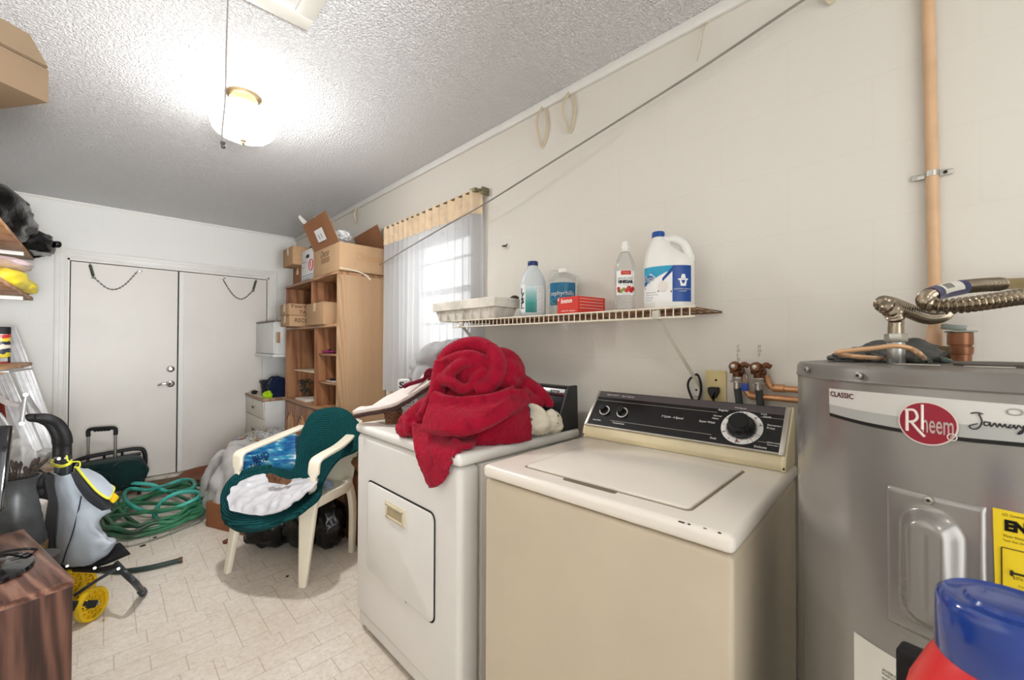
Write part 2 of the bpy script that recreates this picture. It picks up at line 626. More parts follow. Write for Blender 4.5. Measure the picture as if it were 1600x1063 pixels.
# double door: frame, two leaves, astragal, hardware
def casing(name, x0, x1, zt, w, d):
    bm = B()
    for k, (o0, o1, dd) in enumerate(((0.0, w, d * 0.55), (0.012, w - 0.018, d * 0.8), (w - 0.03, w, d))):
        box(bm, (x0 - o1, YB - dd, 0), (x0 - o0, YB + 0.001, zt + o1), 0.003)
        box(bm, (x1 + o0, YB - dd, 0), (x1 + o1, YB + 0.001, zt + o1), 0.003)
        box(bm, (x0 - o1, YB - dd + 0.0004, zt + o0), (x1 + o1, YB + 0.001, zt + o1), 0.003)
    box(bm, (x0 - 0.02, YB + 0.0, 0), (x0 + 0.012, YB + 0.13, zt + 0.012)); box(bm, (x1 - 0.012, YB, 0), (x1 + 0.02, YB + 0.13, zt + 0.012))
    box(bm, (x0, YB, zt - 0.016), (x1, YB + 0.13, zt + 0.015))
    return struct(name, bm, M_trimw, smooth=35)
casing('trim_3', DX0, DX1, DZ, 0.072, 0.022)
M_black = mat('black_rubber', (24, 24, 25), 0.6, var=0.1)
M_steel = mat('satin_steel', (190, 188, 184), 0.28, 1.0, var=0.03)
M_chain = mat('tarnished_chain_steel', (84, 84, 76), 0.5, 0.6, var=0.1)
M_spring = mat('olive_spring_steel', (98, 104, 78), 0.45, 0.7, var=0.1)

def leaf(name, x0, x1):
    bm = B(); box(bm, (x0, YB + 0.022, 0.035), (x1, YB + 0.066, DZ - 0.022), 0.002)
    return struct(name, bm, M_door)
d1 = leaf('door_1', DX0 + 0.018, 0.492)
d2 = leaf('door_2', 0.502, DX1 - 0.018)
bm = B(); box(bm, (0.502, YB + 0.008, 0.036), (0.54, YB + 0.022, DZ - 0.024), 0.002); obj('astragal', bm, M_trimw, d2, True, 0)
# dark panel behind both leaves, seen as the gap round them
bm = B(); box(bm, (DX0, YB + 0.07, 0), (DX1, YB + 0.12, DZ)); struct('door_3', bm, mat('dark_backing', (60, 57, 50), 0.8))
bm = B(); box(bm, (DX0 + 0.01, YB - 0.05, 0), (DX1 - 0.01, YB + 0.06, 0.028), 0.006); struct('trim_4', bm, mat('painted_threshold', (214, 208, 196), 0.5, var=0.12, vscale=30))
def face(x, z, y=YB + 0.022): return frame((x, y, z), (1, 0, 0), (0, 0, 1))   # local z points into the room
bm = B(); lathe(bm, [(0.030, 0), (0.031, 0.006), (0.026, 0.014), (0.013, 0.018), (0.012, 0.020), (0, 0.020)], 28, face(0.445, 1.025))
box(bm, (-0.004, -0.009, 0.019), (0.004, 0.009, 0.024), 0.001, M=face(0.445, 1.025)); obj('deadbolt', bm, M_steel, d1, True)
bm = B(); lathe(bm, [(0.032, 0), (0.033, 0.005), (0.029, 0.013), (0.016, 0.017), (0.013, 0.045), (0, 0.046)], 28, face(0.445, 0.885))
tube(bm, cr([(0.447, YB - 0.02, 0.886), (0.425, YB - 0.028, 0.887), (0.395, YB - 0.030, 0.893), (0.370, YB - 0.026, 0.886), (0.350, YB - 0.020, 0.877)], 5), [0.0105] * 10 + [0.0095] * 6 + [0.008] * 5, 10)
obj('lever_handle', bm, M_steel, d1, True)

def door_chain(name, pA, pB, pC, sag, label, parent):
    """spring from pA (head of the frame) to pB, chain sagging to the hook pC"""
    t = thing(name, label, 'door chain', pA)
    pA, pB, pC = V(pA), V(pB), V(pC)
    bm = B()
    turns = 15
    hel = []
    ax = (pB - pA); L = ax.length; ax.normalize()
    e1 = V((0, 1, 0)); e2 = ax.cross(e1)
    for i in range(turns * 8 + 1):
        a = 2 * PI * i / 8
        hel.append(pA + ax * (0.012 + (L - 0.024) * i / (turns * 8)) + (e1 * math.cos(a) + e2 * math.sin(a)) * 0.0095)
    tube(bm, hel, 0.0028, 5)
    cyl(bm, pA, pA + ax * 0.014, 0.004); cyl(bm, pB - ax * 0.014, pB, 0.004)
    box(bm, pB - V((0.014, 0.006, 0.008)), pB + V((0.014, 0.006, 0.004)), 0.002)
    obj('door_spring', bm, M_spring, t, True)
    bm = B()
    mid = (pB + pC) / 2 - V((0, 0, sag)) + V((0, -0.004, 0))
    path = cr([pB, pB * 0.72 + pC * 0.28 - V((0, 0, sag * 0.80)), mid, pB * 0.28 + pC * 0.72 - V((0, 0, sag * 0.74)), pC], 40)
    dist = 0; last = path[0]; k = 0
    for p, q in zip(path, path[1:]):
        dist += (q - p).length
        if dist > 0.0125:
            dist = 0
            d = (q - p).normalized()
            side = V((0, 1, 0)) if k % 2 else V((0, 1, 0)).cross(d)
            lk = [p + d * (0.0085 * math.cos(a)) + side * (0.0045 * math.sin(a)) for a in [2 * PI * j / 8 for j in range(8)]]
            tube(bm, lk, 0.0024, 4, closed=True)
            k += 1
    obj('chain', bm, M_chain, t, True)
    bm = B()
    cyl(bm, pC + V((0, 0.02, 0)), pC - V((0, 0.006, 0)), 0.0045); box(bm, pC + V((-0.004, -0.008, -0.006)), pC + V((0.03, 0.012, 0.004)), 0.002)
    obj('chain_hook', bm, M_steel, t, True)
    return t
yy = YB + 0.004
door_chain('door_chain', (-0.106, yy, 1.955), (-0.080, yy, 1.838), (0.205, yy, 1.932), 0.135, 'spring and sagging chain on the head of the left door leaf', d1)
door_chain('door_chain', (1.148, yy, 1.955), (1.118, yy, 1.835), (0.842, yy, 1.938), 0.145, 'spring and sagging chain on the head of the right door leaf', d2)

# window in the right wall: vinyl frame, two sashes, panes
M_vinyl = mat('white_window_vinyl', (205, 205, 205), 0.45, var=0.02)
t = NT('window_glass'); t.b.inputs['Base Color'].default_value = (0.95, 0.98, 1, 1); t.b.inputs['Roughness'].default_value = 0.02
tr = t.new('ShaderNodeBsdfTransparent'); mx = t.new('ShaderNodeMixShader'); mx.inputs[0].default_value = 0.08
t.link(tr.outputs[0], mx.inputs[1]); t.link(t.b.outputs[0], mx.inputs[2]); t.link(mx.outputs[0], t.out.inputs[0])
M_glass = t.m
bm = B()
xw = XR + 0.06
fw = 0.035
box(bm, (xw, WY0, WZ0), (xw + 0.06, WY0 + fw, WZ1)); box(bm, (xw, WY1 - fw, WZ0), (xw + 0.06, WY1, WZ1))
box(bm, (xw, WY0, WZ1 - fw), (xw + 0.06, WY1, WZ1)); box(bm, (xw, WY0, WZ0), (xw + 0.06, WY1, WZ0 + fw))
w1 = struct('window_1', bm, M_vinyl)
zm = 1.605
for nm, z0, z1, dx, mz in (('upper_sash', zm, WZ1 - fw, 0.03, 1.835), ('lower_sash', WZ0 + fw, zm + 0.035, 0.008, 1.41)):
    bm = B()
    a, c = WY0 + fw, WY1 - fw
    x0, x1 = xw + dx, xw + dx + 0.022
    s = 0.03
    box(bm, (x0, a, z0), (x1, a + s, z1)); box(bm, (x0, c - s, z0), (x1, c, z1)); box(bm, (x0, a, z0), (x1, c, z0 + s)); box(bm, (x0, a, z1 - s), (x1, c, z1))
    box(bm, (x0 + 0.004, a, mz - 0.008), (x1 - 0.004, c, mz + 0.008))
    so = obj(nm, bm, M_vinyl, w1, True, 0)
    bm = B(); box(bm, (x0 + 0.009, a + s * 0.8, z0 + s * 0.8), (x0 + 0.013, c - s * 0.8, z1 - s * 0.8)); obj('pane', bm, M_glass, so, True, 0)
bm = B(); box(bm, (XR - 0.02, WY0 - 0.02, WZ0 - 0.03), (XR + 0.07, WY1 + 0.02, WZ0), 0.004); struct('trim_5', bm, M_trimw)

# attic hatch: trim frame and panel, seen at the top of the photo
bm = B()
hx0, hx1, hy0, hy1 = -0.25, 0.535, 0.95, 1.66
for lo, hi in (((hx0 - 0.0, hy1 - 0.065, ZC - 0.02), (hx1, hy1, ZC + 0.001)), ((hx0, hy0, ZC - 0.02), (hx1, hy0 + 0.065, ZC + 0.001)),
               ((hx0, hy0 + 0.064, ZC - 0.0195), (hx0 + 0.065, hy1 - 0.064, ZC + 0.001)), ((hx1 - 0.065, hy0 + 0.064, ZC - 0.0195), (hx1, hy1 - 0.064, ZC + 0.001))):
    box(bm, lo, hi, 0.004)
struct('trim_6', bm, mat('hatch_trim_paint', (226, 224, 214), 0.5, var=0.04), smooth=35)
bm = B(); box(bm, (hx0 + 0.064, hy0 + 0.064, ZC - 0.008), (hx1 - 0.064, hy1 - 0.064, ZC + 0.001)); struct('door_4', bm, mat('hatch_panel_paint', (228, 228, 226), 0.6, var=0.03))
# ------------------------------------------------------------------ washer, dryer, water heater
M_enam = mat('almond_enamel', (206, 193, 170), 0.30, var=0.025, vscale=3, spec=0.5)
M_enamt = mat('almond_enamel_top', (243, 236, 225), 0.22, var=0.02, vscale=3, spec=0.5)  # same enamel, lightened in colour where light falls on the top
M_dry = mat('white_enamel', (232, 230, 225), 0.30, var=0.02, vscale=3)
M_dryt = mat('white_enamel_top', (240, 238, 233), 0.24, var=0.02, vscale=3)
M_crm = mat('yellowed_cream_plastic', (238, 224, 186), 0.4, var=0.06, vscale=5)
M_panel = mat('black_control_panel', (26, 25, 27), 0.22, var=0.25, vscale=30, spec=0.5)
M_pband = mat('grey_panel_band', (92, 86, 88), 0.3, 0.3, var=0.08)
M_knob = mat('black_knob', (17, 17, 19), 0.35, var=0.1)
M_white = mat('white_print', (238, 236, 232), 0.5, var=0)
M_silver = mat('brushed_silver', (196, 190, 180), 0.35, 0.9, var=0.05)
M_dark = mat('dark_gap', (38, 34, 28), 0.8)
M_chip = mat('rusty_chip', (62, 48, 34), 0.8)

W_ROT = 0.0476
ws = thing('washing_machine', 'almond top-loading washer with a black control panel, beside the grey water heater', 'washing machine', (0.8393, 0.2676, 0), W_ROT)
bm = B(); box(bm, (0.006, 0.004, 0.03), (0.646, 0.682, 0.872), 0.012, 3)
for x, y in ((0.05, 0.05), (0.05, 0.636), (0.6, 0.05), (0.6, 0.636)): cyl(bm, (x, y, 0), (x, y, 0.035), 0.02)
box(bm, (0.1, 0.10, 0.025), (0.6, 0.58, 0.031))
obj('cabinet', bm, M_enam, ws)
# top: a frame with a recessed lid well
def top_panel(lx1, ly1, z0, z1, hole, r=0.014):
    bm = B()
    box(bm, (0, 0, z0), (lx1, ly1, z1), r, 4)
    return bm
bm = top_panel(0.652, 0.686, 0.876, 0.914, None)
for (a, c, e) in ((0.004, 0.10, 0.012), (0.006, 0.055, 0.006), (0.004, 0.085, 0.005), (0.005, 0.028, 0.006)):
    box(bm, (0.0 + a, c - e / 2, 0.9105), (a + 0.003, c + e / 2, 0.9125), mi=1)
tp = obj('top_panel', bm, [M_enamt, M_chip], ws)
# lid with its finger notch
bm = B()
lidp = [(0.068, 0.108), (0.463, 0.100), (0.494, 0.583), (0.068, 0.576)]
def round_poly(p, r, n=5):
    out = []
    for i in range(len(p)):
        a, c, e = V(p[i - 1]).to_2d() if len(p[i-1]) > 2 else V(p[i - 1]), V(p[i]), V(p[(i + 1) % len(p)])
        d1 = (a - c).normalized(); d2 = (e - c).normalized()
        q1 = c + d1 * r; q2 = c + d2 * r
        for k in range(n + 1):
            t = k / n
            out.append(((1 - t) ** 2 * q1.x + 2 * t * (1 - t) * c.x + t * t * q2.x, (1 - t) ** 2 * q1.y + 2 * t * (1 - t) * c.y + t * t * q2.y))
    return out
outer = [(0.063, 0.103), (0.468, 0.095), (0.499, 0.588), (0.063, 0.581)]
prism(bm, round_poly(outer, 0.018), 0.0012, Matrix.Translation((0, 0, 0.9135)), mi=1)
prism(bm, round_poly(lidp, 0.016), 0.0065, Matrix.Translation((0, 0, 0.9137)), bev=0.003)
obj('lid', bm, [M_enamt, mat('lid_gap', (150, 138, 116), 0.6)], ws, smooth=40)
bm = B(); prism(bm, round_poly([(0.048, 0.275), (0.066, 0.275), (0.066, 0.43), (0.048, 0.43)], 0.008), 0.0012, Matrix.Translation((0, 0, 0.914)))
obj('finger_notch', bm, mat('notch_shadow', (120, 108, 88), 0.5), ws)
# console
bm = B()
cons = [(0.527, 0.914), (0.524, 0.932), (0.533, 0.955), (0.642, 1.079), (0.652, 1.079), (0.652, 0.914)]
My = Matrix(((1, 0, 0, 0), (0, 0, 1, 0), (0, 1, 0, 0), (0, 0, 0, 1)))   # local (x,y,z) -> (x,z,y)
prism(bm, cons, 0.662, Matrix.Translation((0, 0.012, 0.0005)) @ My, bev=0.003)
obj('console', bm, M_crm, ws)
for yy0, nm in ((0.008, 'end_cap'), (0.666, 'end_cap')):
    bm = B(); prism(bm, [(0.521, 0.9145), (0.520, 0.934), (0.529, 0.957), (0.641, 1.083), (0.654, 1.083), (0.654, 0.9145)], 0.012, Matrix.Translation((0, yy0, 0)) @ My, bev=0.003)
    cyl(bm, (0.523, yy0 + 0.006, 0.925), (0.5185, yy0 + 0.006, 0.925), 0.003, mi=1)
    obj(nm, bm, [M_crm, M_dark], ws)
# sloped panel: local x along the width (right to left is +y, so x runs from the left end), y up the slope
pb, ptp = V((0.5315, 0.0, 0.957)), V((0.6400, 0.0, 1.0805))
sl = (ptp - pb).length
PM = frame((pb.x - 0.002, 0.674, pb.z + 0.002), (0, -1, 0), (ptp - pb))      # local z = outwards
PW = 0.662
bm = B(); box(bm, (0.002, 0.003, -0.001), (PW - 0.002, sl - 0.001, 0.002), M=PM)
pn = obj('control_panel', bm, M_panel, ws)
bm = B(); box(bm, (0.004, sl - 0.030, 0.0021), (PW - 0.004, sl - 0.003, 0.0027), M=PM); obj('panel_band', bm, M_pband, pn)
bm = B()
for yv, x0, x1 in ((sl - 0.045, 0.012, 0.46), (sl - 0.045, 0.585, 0.645), (0.034, 0.10, 0.46), (0.034, 0.59, 0.645), (0.0015, 0.002, PW - 0.002)):
    box(bm, (x0, yv, 0.002), (x1, yv + (0.0012 if yv > 0.01 else 0.005), 0.0035 if yv < 0.01 else 0.0024), M=PM)
box(bm, (-0.001, 0.0, 0.0), (0.010, sl, 0.0035), 0.001, M=PM); box(bm, (PW - 0.016, 0.0, 0.0), (PW - 0.002, sl, 0.0035), 0.001, M=PM)
obj('silver_trim', bm, M_silver, pn)
def ptx(s, x, y, size, **kw): bm = B(); text(bm, s, size, PM @ Matrix.Translation((x, y, 0.0024)), **kw); obj('panel_word', bm, M_white, pn)
ptx('HEAVY DUTY  -  Super Capacity', 0.045, sl - 0.021, 0.010, width=0.115)
ptx('7 Cycle - 4 Speed', 0.285, 0.075, 0.012, width=0.075, shear=0.2)
ptx('Load Size', 0.028, 0.026, 0.009); ptx('Temperature', 0.112, 0.022, 0.009)
ptx('Regular', 0.463, 0.125, 0.010); ptx('Normal', 0.452, 0.104, 0.008); ptx('Heavy', 0.450, 0.092, 0.008); ptx('Super Wash', 0.413, 0.074, 0.010)
ptx('Soak', 0.458, 0.020, 0.010); ptx('Knits', 0.585, 0.129, 0.008); ptx('Gentle', 0.592, 0.120, 0.008); ptx('Permanent', 0.607, 0.092, 0.010, width=0.036); ptx('Press', 0.607, 0.081, 0.010)
ptx('Delicate', 0.583, 0.013, 0.010); ptx('Push to stop', 0.615, 0.033, 0.006); ptx('Pull to start', 0.615, 0.026, 0.006)
ptx('Whirlpool', 0.508, sl - 0.024, 0.015, width=0.034, shear=0.15)
def knob(cx, cy, r0, r1, h, name, ring):
    Mk = PM @ Matrix.Translation((cx, cy, 0.002))
    bm = B()
    lathe(bm, [(r0, 0), (r0, h * 0.22), (r0 * 0.86, h * 0.30), (r1, h * 0.4), (r1 * 0.96, h * 0.93), (r1 * 0.88, h), (0, h)], 36, Mk, fn=lambda r, z, a: r * (1 + 0.02 * math.cos(18 * a)))
    o = obj(name, bm, M_knob, pn)
    bm = B()
    lathe(bm, [(ring[0], 0), (ring[0], 0.0012), (ring[1], 0.0016), (ring[1], 0)], 48, Mk)
    obj('dial_ring', bm, M_white, pn)
    return Mk
def ring_knob(cx, cy, r0, r1, h, ring): return knob(cx, cy, r0, r1, h, 'knob', ring)
ring_knob(0.060, 0.075, 0.016, 0.0135, 0.026, (0.0175, 0.0205))
ring_knob(0.135, 0.075, 0.017, 0.0140, 0.026, (0.0185, 0.0215))
Mk = knob(0.540, 0.074, 0.040, 0.031, 0.042, 'timer_knob', (0.045, 0.0585))
bm = B()
for a in (15, 48, 95, 150, 205, 262, 310, 338):
    box(bm, (0.046, -0.0006, 0.0017), (0.058, 0.0006, 0.0022), M=Mk @ Matrix.Rotation(R(a), 4, 'Z'))
for i, s in enumerate(('14', '10', '6', '2', 'OFF', '12', '8', '4', 'OFF', '9', '5')):
    a = R(20 + i * 31)
    text(bm, s, 0.007, Mk @ Matrix.Translation((0.0515 * math.cos(a), 0.0515 * math.sin(a), 0.0018)) @ Matrix.Rotation(a - PI / 2, 4, 'Z'), center=True)
obj('dial_marks', bm, mat('dial_ink', (70, 66, 64), 0.6), pn)
bm = B(); prism(bm, [(0, 0.004), (0.004, -0.003), (-0.004, -0.003)], 0.001, Mk @ Matrix.Translation((-0.006, -0.0465, 0.0018))); obj('dial_pointer', bm, mat('dial_red', (190, 40, 40), 0.5), pn)

# dryer ------------------------------------------------------------
DXF, DY0, DY1 = 0.815, 1.075, 1.838
dr = thing('clothes_dryer', 'white front-loading dryer with a square door, heaped with laundry on top', 'clothes dryer', (DXF, DY0, 0))
DL = DY1 - DY0
bm = B()
box(bm, (0, 0, 0.085), (0.09, DL, 0.870), 0.022, 4)             # front panel wrapping round the sides
box(bm, (0.012, 0.006, 0.028), (0.08, DL - 0.006, 0.0835), 0.01, 3)  # toe panel
obj('front_panel', bm, M_dry, dr)
bm = B(); box(bm, (0.0925, 0.004, 0.02), (0.63, DL - 0.004, 0.870), 0.008, 2)
for x in (0.05, 0.58):
    for y in (0.05, DL - 0.05): cyl(bm, (x, y, 0), (x, y, 0.04), 0.02)
obj('cabinet', bm, M_dry, dr)
bm = B(); box(bm, (-0.006, -0.006, 0.8745), (0.636, DL + 0.006, 0.914), 0.016, 4); obj('top_panel', bm, M_dryt, dr)
bm = B()
DM = frame((-0.0005, 0, 0), (0, -1, 0), (0, 0, 1))     # local z towards -x (into the room)
dcy, dcz, dw, dh = (1.214 + 1.714) / 2 - DY0, (0.695 + 0.315) / 2 - 0.006, 0.500, 0.372
prism(bm, rrect(dw + 0.012, dh + 0.012, 0.030, 6, -dcy, dcz), 0.0015, DM, mi=1)
prism(bm, rrect(dw, dh, 0.026, 6, -dcy, dcz), 0.0090, DM, bev=0.0035)
dd = obj('door', bm, [M_dry, M_dark], dr, smooth=40)
bm = B()
hy, hz = (1.546 + 1.388) / 2 - DY0, (0.6495 + 0.585) / 2
prism(bm, rrect(0.150, 0.068, 0.003, 2, -hy, hz), 0.0035, DM @ Matrix.Translation((0, 0, 0.009)), bev=0.001)
prism(bm, rrect(0.120, 0.036, 0.003, 2, -hy, hz - 0.002), 0.0006, DM @ Matrix.Translation((0, 0, 0.0125)), mi=1)
for o2, w2, h2 in ((0.022, 0.136, 0.008), (-0.024, 0.136, 0.007)):
    prism(bm, rrect(w2, h2, 0.002, 2, -hy, hz + o2), 0.006, DM @ Matrix.Translation((0, 0, 0.010)), bev=0.0015)
for o2 in (-0.064, 0.064): prism(bm, rrect(0.009, 0.05, 0.002, 2, -hy + o2, hz), 0.006, DM @ Matrix.Translation((0, 0, 0.010)), bev=0.0015)
obj('door_handle', bm, [mat('cream_handle', (226, 214, 186), 0.4), mat('handle_recess', (186, 170, 136), 0.45)], dd, label='cream recessed pull')
bm = B(); box(bm, (-0.0012, 1.40 - DY0, 0.300), (0.0, 1.404 - DY0, 0.318)); obj('scratch', bm, M_dark, dr)
# lint door on the top, left corner
bm = B(); box(bm, (0.075, DL - 0.135, 0.9138), (0.30, DL - 0.035, 0.9155), 0.0006); obj('lint_screen_door', bm, mat('lint_door', (150, 146, 138), 0.4), dr)
# console: black with a chrome top strip
bm = B()
dc = [(0.50, 0.914), (0.505, 0.95), (0.565, 1.083), (0.580, 1.093), (0.622, 1.093), (0.628, 0.914)]
prism(bm, dc, DL - 0.02, Matrix.Translation((0, 0.014, 0.0003)) @ My, bev=0.003)
obj('console', bm, mat('black_dryer_console', (22, 22, 24), 0.25), dr)
bm = B(); prism(bm, [(0.497, 0.9145), (0.502, 0.952), (0.562, 1.088), (0.578, 1.098), (0.624, 1.098), (0.631, 0.9145)], 0.012, Matrix.Translation((0, 0.002, 0)) @ My, bev=0.003)
obj('end_cap', bm, mat('charcoal_plastic', (44, 44, 46), 0.5), dr)
bm = B(); CM = frame((0.5515, DL - 0.006, 1.055), (0, -1, 0), (0.06, 0, 0.133))
box(bm, (0, 0, 0), (DL - 0.022, 0.030, 0.004), 0.001, M=CM); box(bm, (DL - 0.10, 0.008, 0.0041), (DL - 0.05, 0.022, 0.0046), M=CM, mi=1)
text(bm, 'Whirlpool', 0.012, CM @ Matrix.Translation((DL - 0.093, 0.011, 0.0047)), width=0.036, mi=0)
obj('chrome_strip', bm, [mat('chrome', (205, 205, 205), 0.18, 1.0, var=0.03), M_panel], dr)

# water heater ------------------------------------------------------
HX, HY, HR, HT = 1.085, -0.068, 0.28, 1.2375
wh = thing('water_heater', 'tall grey cylindrical electric water heater with a red oval badge', 'water heater', (HX, HY, 0))
M_heat = mat('grey_heater_enamel', (150, 147, 142), 0.22, 0.45, var=0.03, vscale=3, spec=0.6)
M_heatd = mat('grey_heater_lid', (122, 118, 113), 0.34, 0.2, var=0.05, vscale=4)
bm = B(); lathe(bm, [(HR * 0.97, 0.0), (HR * 0.97, 0.03), (HR, 0.032), (HR, HT - 0.026), (HR - 0.004, HT - 0.024), (0, HT - 0.024)], 96); obj('jacket', bm, M_heat, wh, smooth=40)
bm = B(); lathe(bm, [(HR + 0.0015, HT - 0.0265), (HR + 0.003, HT - 0.024), (HR + 0.0015, HT - 0.021), (HR + 0.001, HT - 0.008), (HR - 0.003, HT - 0.001), (HR - 0.012, HT), (HR - 0.02, HT - 0.004), (0, HT - 0.004)], 96)
obj('lid', bm, M_heatd, wh, smooth=40)
def hcyl(ang, z, r=HR):           # point on the jacket; ang = direction from the axis in degrees (180 = into the room)
    a = R(ang)
    return V((r * math.cos(a), r * math.sin(a), z))
def hpix(u, v, r=HR):
    """measured pixel -> (angle, z) on the jacket"""
    d = ray(u, v)
    A = d.x ** 2 + d.y ** 2; Bq = -2 * (d.x * HX + d.y * HY); C = HX ** 2 + HY ** 2 - r * r
    disc = max(0.0, Bq * Bq - 4 * A * C)
    k = (-Bq - math.sqrt(disc)) / 2 / A
    p = _c + d * k
    a = math.degrees(math.atan2(p.y - HY, p.x - HX))
    return a % 360, p.z
def hpatch(bm, pts_top, pts_bot, off, mi=0, n=6):
    """curved label between two measured edges (lists of (angle,z))"""
    T = cr([(a, z, 0) for a, z in pts_top], n); Bm = cr([(a, z, 0) for a, z in pts_bot], n)
    b = bmesh.new(); rows = []
    for (t, q) in zip(T, Bm):
        rows.append([b.verts.new(hcyl(t.x * (1 - k) + q.x * k, t.y * (1 - k) + q.y * k, HR + off)) for k in (0, 0.25, 0.5, 0.75, 1)])
    for r1, r2 in zip(rows, rows[1:]):
        for i in range(4): b.faces.new((r1[i], r1[i + 1], r2[i + 1], r2[i]))
    bmesh.ops.recalc_face_normals(b, faces=b.faces)
    return addbm(bm, b, None, mi)
def hbend(ang, z, off):
    """maps label-plane coords to the jacket, x to the right as read, origin at (ang, z)"""
    return lambda p: hcyl(ang + math.degrees(p.x / HR), z + p.y, HR + off)
M_lab = mat('white_label', (214, 212, 206), 0.35, var=0.02)
M_labg = mat('pale_grey_label_band', (176, 178, 174), 0.3, var=0.03)
pt = lambda u, v: hpix(u, v)
bm = B()
topE = [pt(1296, 607), pt(1350, 612), pt(1420, 618), pt(1500, 625), pt(1598, 633)]
botE = [pt(1297, 645), pt(1350, 659), pt(1420, 672), pt(1500, 683), pt(1598, 692)]
for lst in (topE, botE):
    a1, z1 = lst[-1]; a0, z0 = lst[-2]
    lst.append((a1 + (a1 - a0) * 1.4, z1 + (z1 - z0) * 0.4))
midE = [(a, z * 0.35 + zz * 0.65) for (a, z), (_, zz) in zip(topE, botE)]
blk = [(a, z - 0.0055) for a, z in botE]
hpatch(bm, topE, midE, 0.0006, 0); hpatch(bm, midE, botE, 0.0006, 1); hpatch(bm, botE, blk, 0.0006, 2)
lb = obj('front_label', bm, [M_lab, M_labg, mat('label_black_edge', (16, 16, 16), 0.4)], wh)
bm = B(); a, z = pt(1298.5, 619); text(bm, 'CLASSIC', 0.012, None, width=None, fn=hbend(a, z, 0.0012), height=0.0085, bold=0.0003); obj('label_word', bm, mat('maroon_ink', (112, 22, 48), 0.5), lb)
bm = B(); a, z = pt(1571, 640)
text(bm, 'OFFI', 0.02, None, fn=hbend(a, z - 0.007, 0.0012), height=0.009); obj('faint_word', bm, mat('faded_grey_ink', (188, 186, 176), 0.5), lb)
bm = B(); a, z = pt(1517, 660)
JAN = [[(0.012, 0.026), (0.016, 0.010), (0.011, -0.004), (0.002, -0.007), (-0.002, -0.001), (0.010, 0.005)], [(0.000, 0.025), (0.009, 0.028), (0.018, 0.026)],
       [(0.026, 0.010), (0.020, 0.010), (0.020, 0.003), (0.026, 0.005), (0.027, 0.011), (0.029, 0.002), (0.034, 0.010), (0.037, 0.002), (0.041, 0.010), (0.044, 0.003), (0.048, 0.010), (0.050, 0.003), (0.056, 0.010), (0.052, 0.003), (0.058, 0.005), (0.060, 0.010), (0.062, 0.002), (0.066, 0.010), (0.070, 0.004), (0.073, 0.010), (0.071, -0.004), (0.065, -0.008), (0.068, -0.002), (0.078, 0.008)],
       [(0.090, 0.012), (0.086, 0.006), (0.092, 0.001), (0.096, 0.008), (0.091, 0.013)]]
scribble(bm, [[(x * 0.60, y * 0.62) for x, y in s] for s in JAN], 0.0008, None, fn=hbend(a, z - 0.004, 0.0012)); obj('handwriting', bm, mat('marker_ink', (22, 22, 26), 0.5), lb)
# oval badge
ac, zc0 = pt(1451.5, 662)
aL, _ = pt(1405, 655); aR, _ = pt(1499, 667); _, zt = pt(1451, 628); _, zb = pt(1451, 696)
ow = R(aR - aL) * HR / 2; oh = (zt - zb) / 2
ac = (aL + aR) / 2; zc0 = (zt + zb) / 2
def oval(bm, k, off, mi, n=48):
    b = bmesh.new(); rings = []
    for q in (1.0, 0.75, 0.5, 0.25):
        rings.append([b.verts.new(hbend(ac, zc0, off)(V((ow * k * q * math.cos(2 * PI * i / n), oh * k * q * math.sin(2 * PI * i / n), 0)))) for i in range(n)])
    for r1, r2 in zip(rings, rings[1:]):
        for i in range(n): b.faces.new((r1[i], r1[(i + 1) % n], r2[(i + 1) % n], r2[i]))
    b.faces.new(rings[-1])
    bmesh.ops.recalc_face_normals(b, faces=b.faces)
    for f in b.faces:
        c = f.calc_center_median()
        if f.normal.dot(V((c.x, c.y, 0))) < 0: f.normal_flip()
    addbm(bm, b, None, mi)
bm = B(); oval(bm, 1.0, 0.0022, 0); oval(bm, 0.94, 0.0028, 1)
bd = obj('oval_badge', bm, [mat('badge_rim', (235, 222, 214), 0.3, var=0), mat('badge_red', (150, 16, 42), 0.25, var=0.03)], wh, label='dark red oval badge with a white rim')
bm = B()
f0 = hbend(ac, zc0, 0.0034)
text(bm, 'heem', 0.03, None, width=ow * 0.98, height=oh * 0.86, fn=lambda p: f0(V((p.x - ow * 0.13, p.y - oh * 0.42, 0))), bold=0.0002)
for st, r in (([(-ow * 0.66, oh * 0.50), (-ow * 0.66, -oh * 0.45)], 0.0019), ([(-ow * 0.72, oh * 0.52), (-ow * 0.42, oh * 0.55), (-ow * 0.30, oh * 0.28), (-ow * 0.40, oh * 0.05), (-ow * 0.62, -oh * 0.02)], 0.0017), ([(-ow * 0.52, -oh * 0.0), (-ow * 0.30, -oh * 0.32), (-ow * 0.06, -oh * 0.62)], 0.0017), ([(-ow * 0.13, oh * 0.85), (-ow * 0.13, -oh * 0.30)], 0.0016)):
    tube(bm, [f0(V(q)) for q in cr([(x, y, 0) for x, y in st], 5)], r, 6, flat=1)
text(bm, 'R', 0.006, None, center=True, fn=lambda p: f0(V((p.x + ow * 0.80, p.y - oh * 0.47, 0))))
tube(bm, [f0(V((ow * 0.80 + 0.0045 * math.cos(k), -oh * 0.47 + 0.0045 * math.sin(k), 0))) for k in [2 * PI * i / 12 for i in range(12)]], 0.0006, 4, closed=True)
obj('badge_word', bm, mat('badge_white', (238, 226, 220), 0.3, var=0), bd)
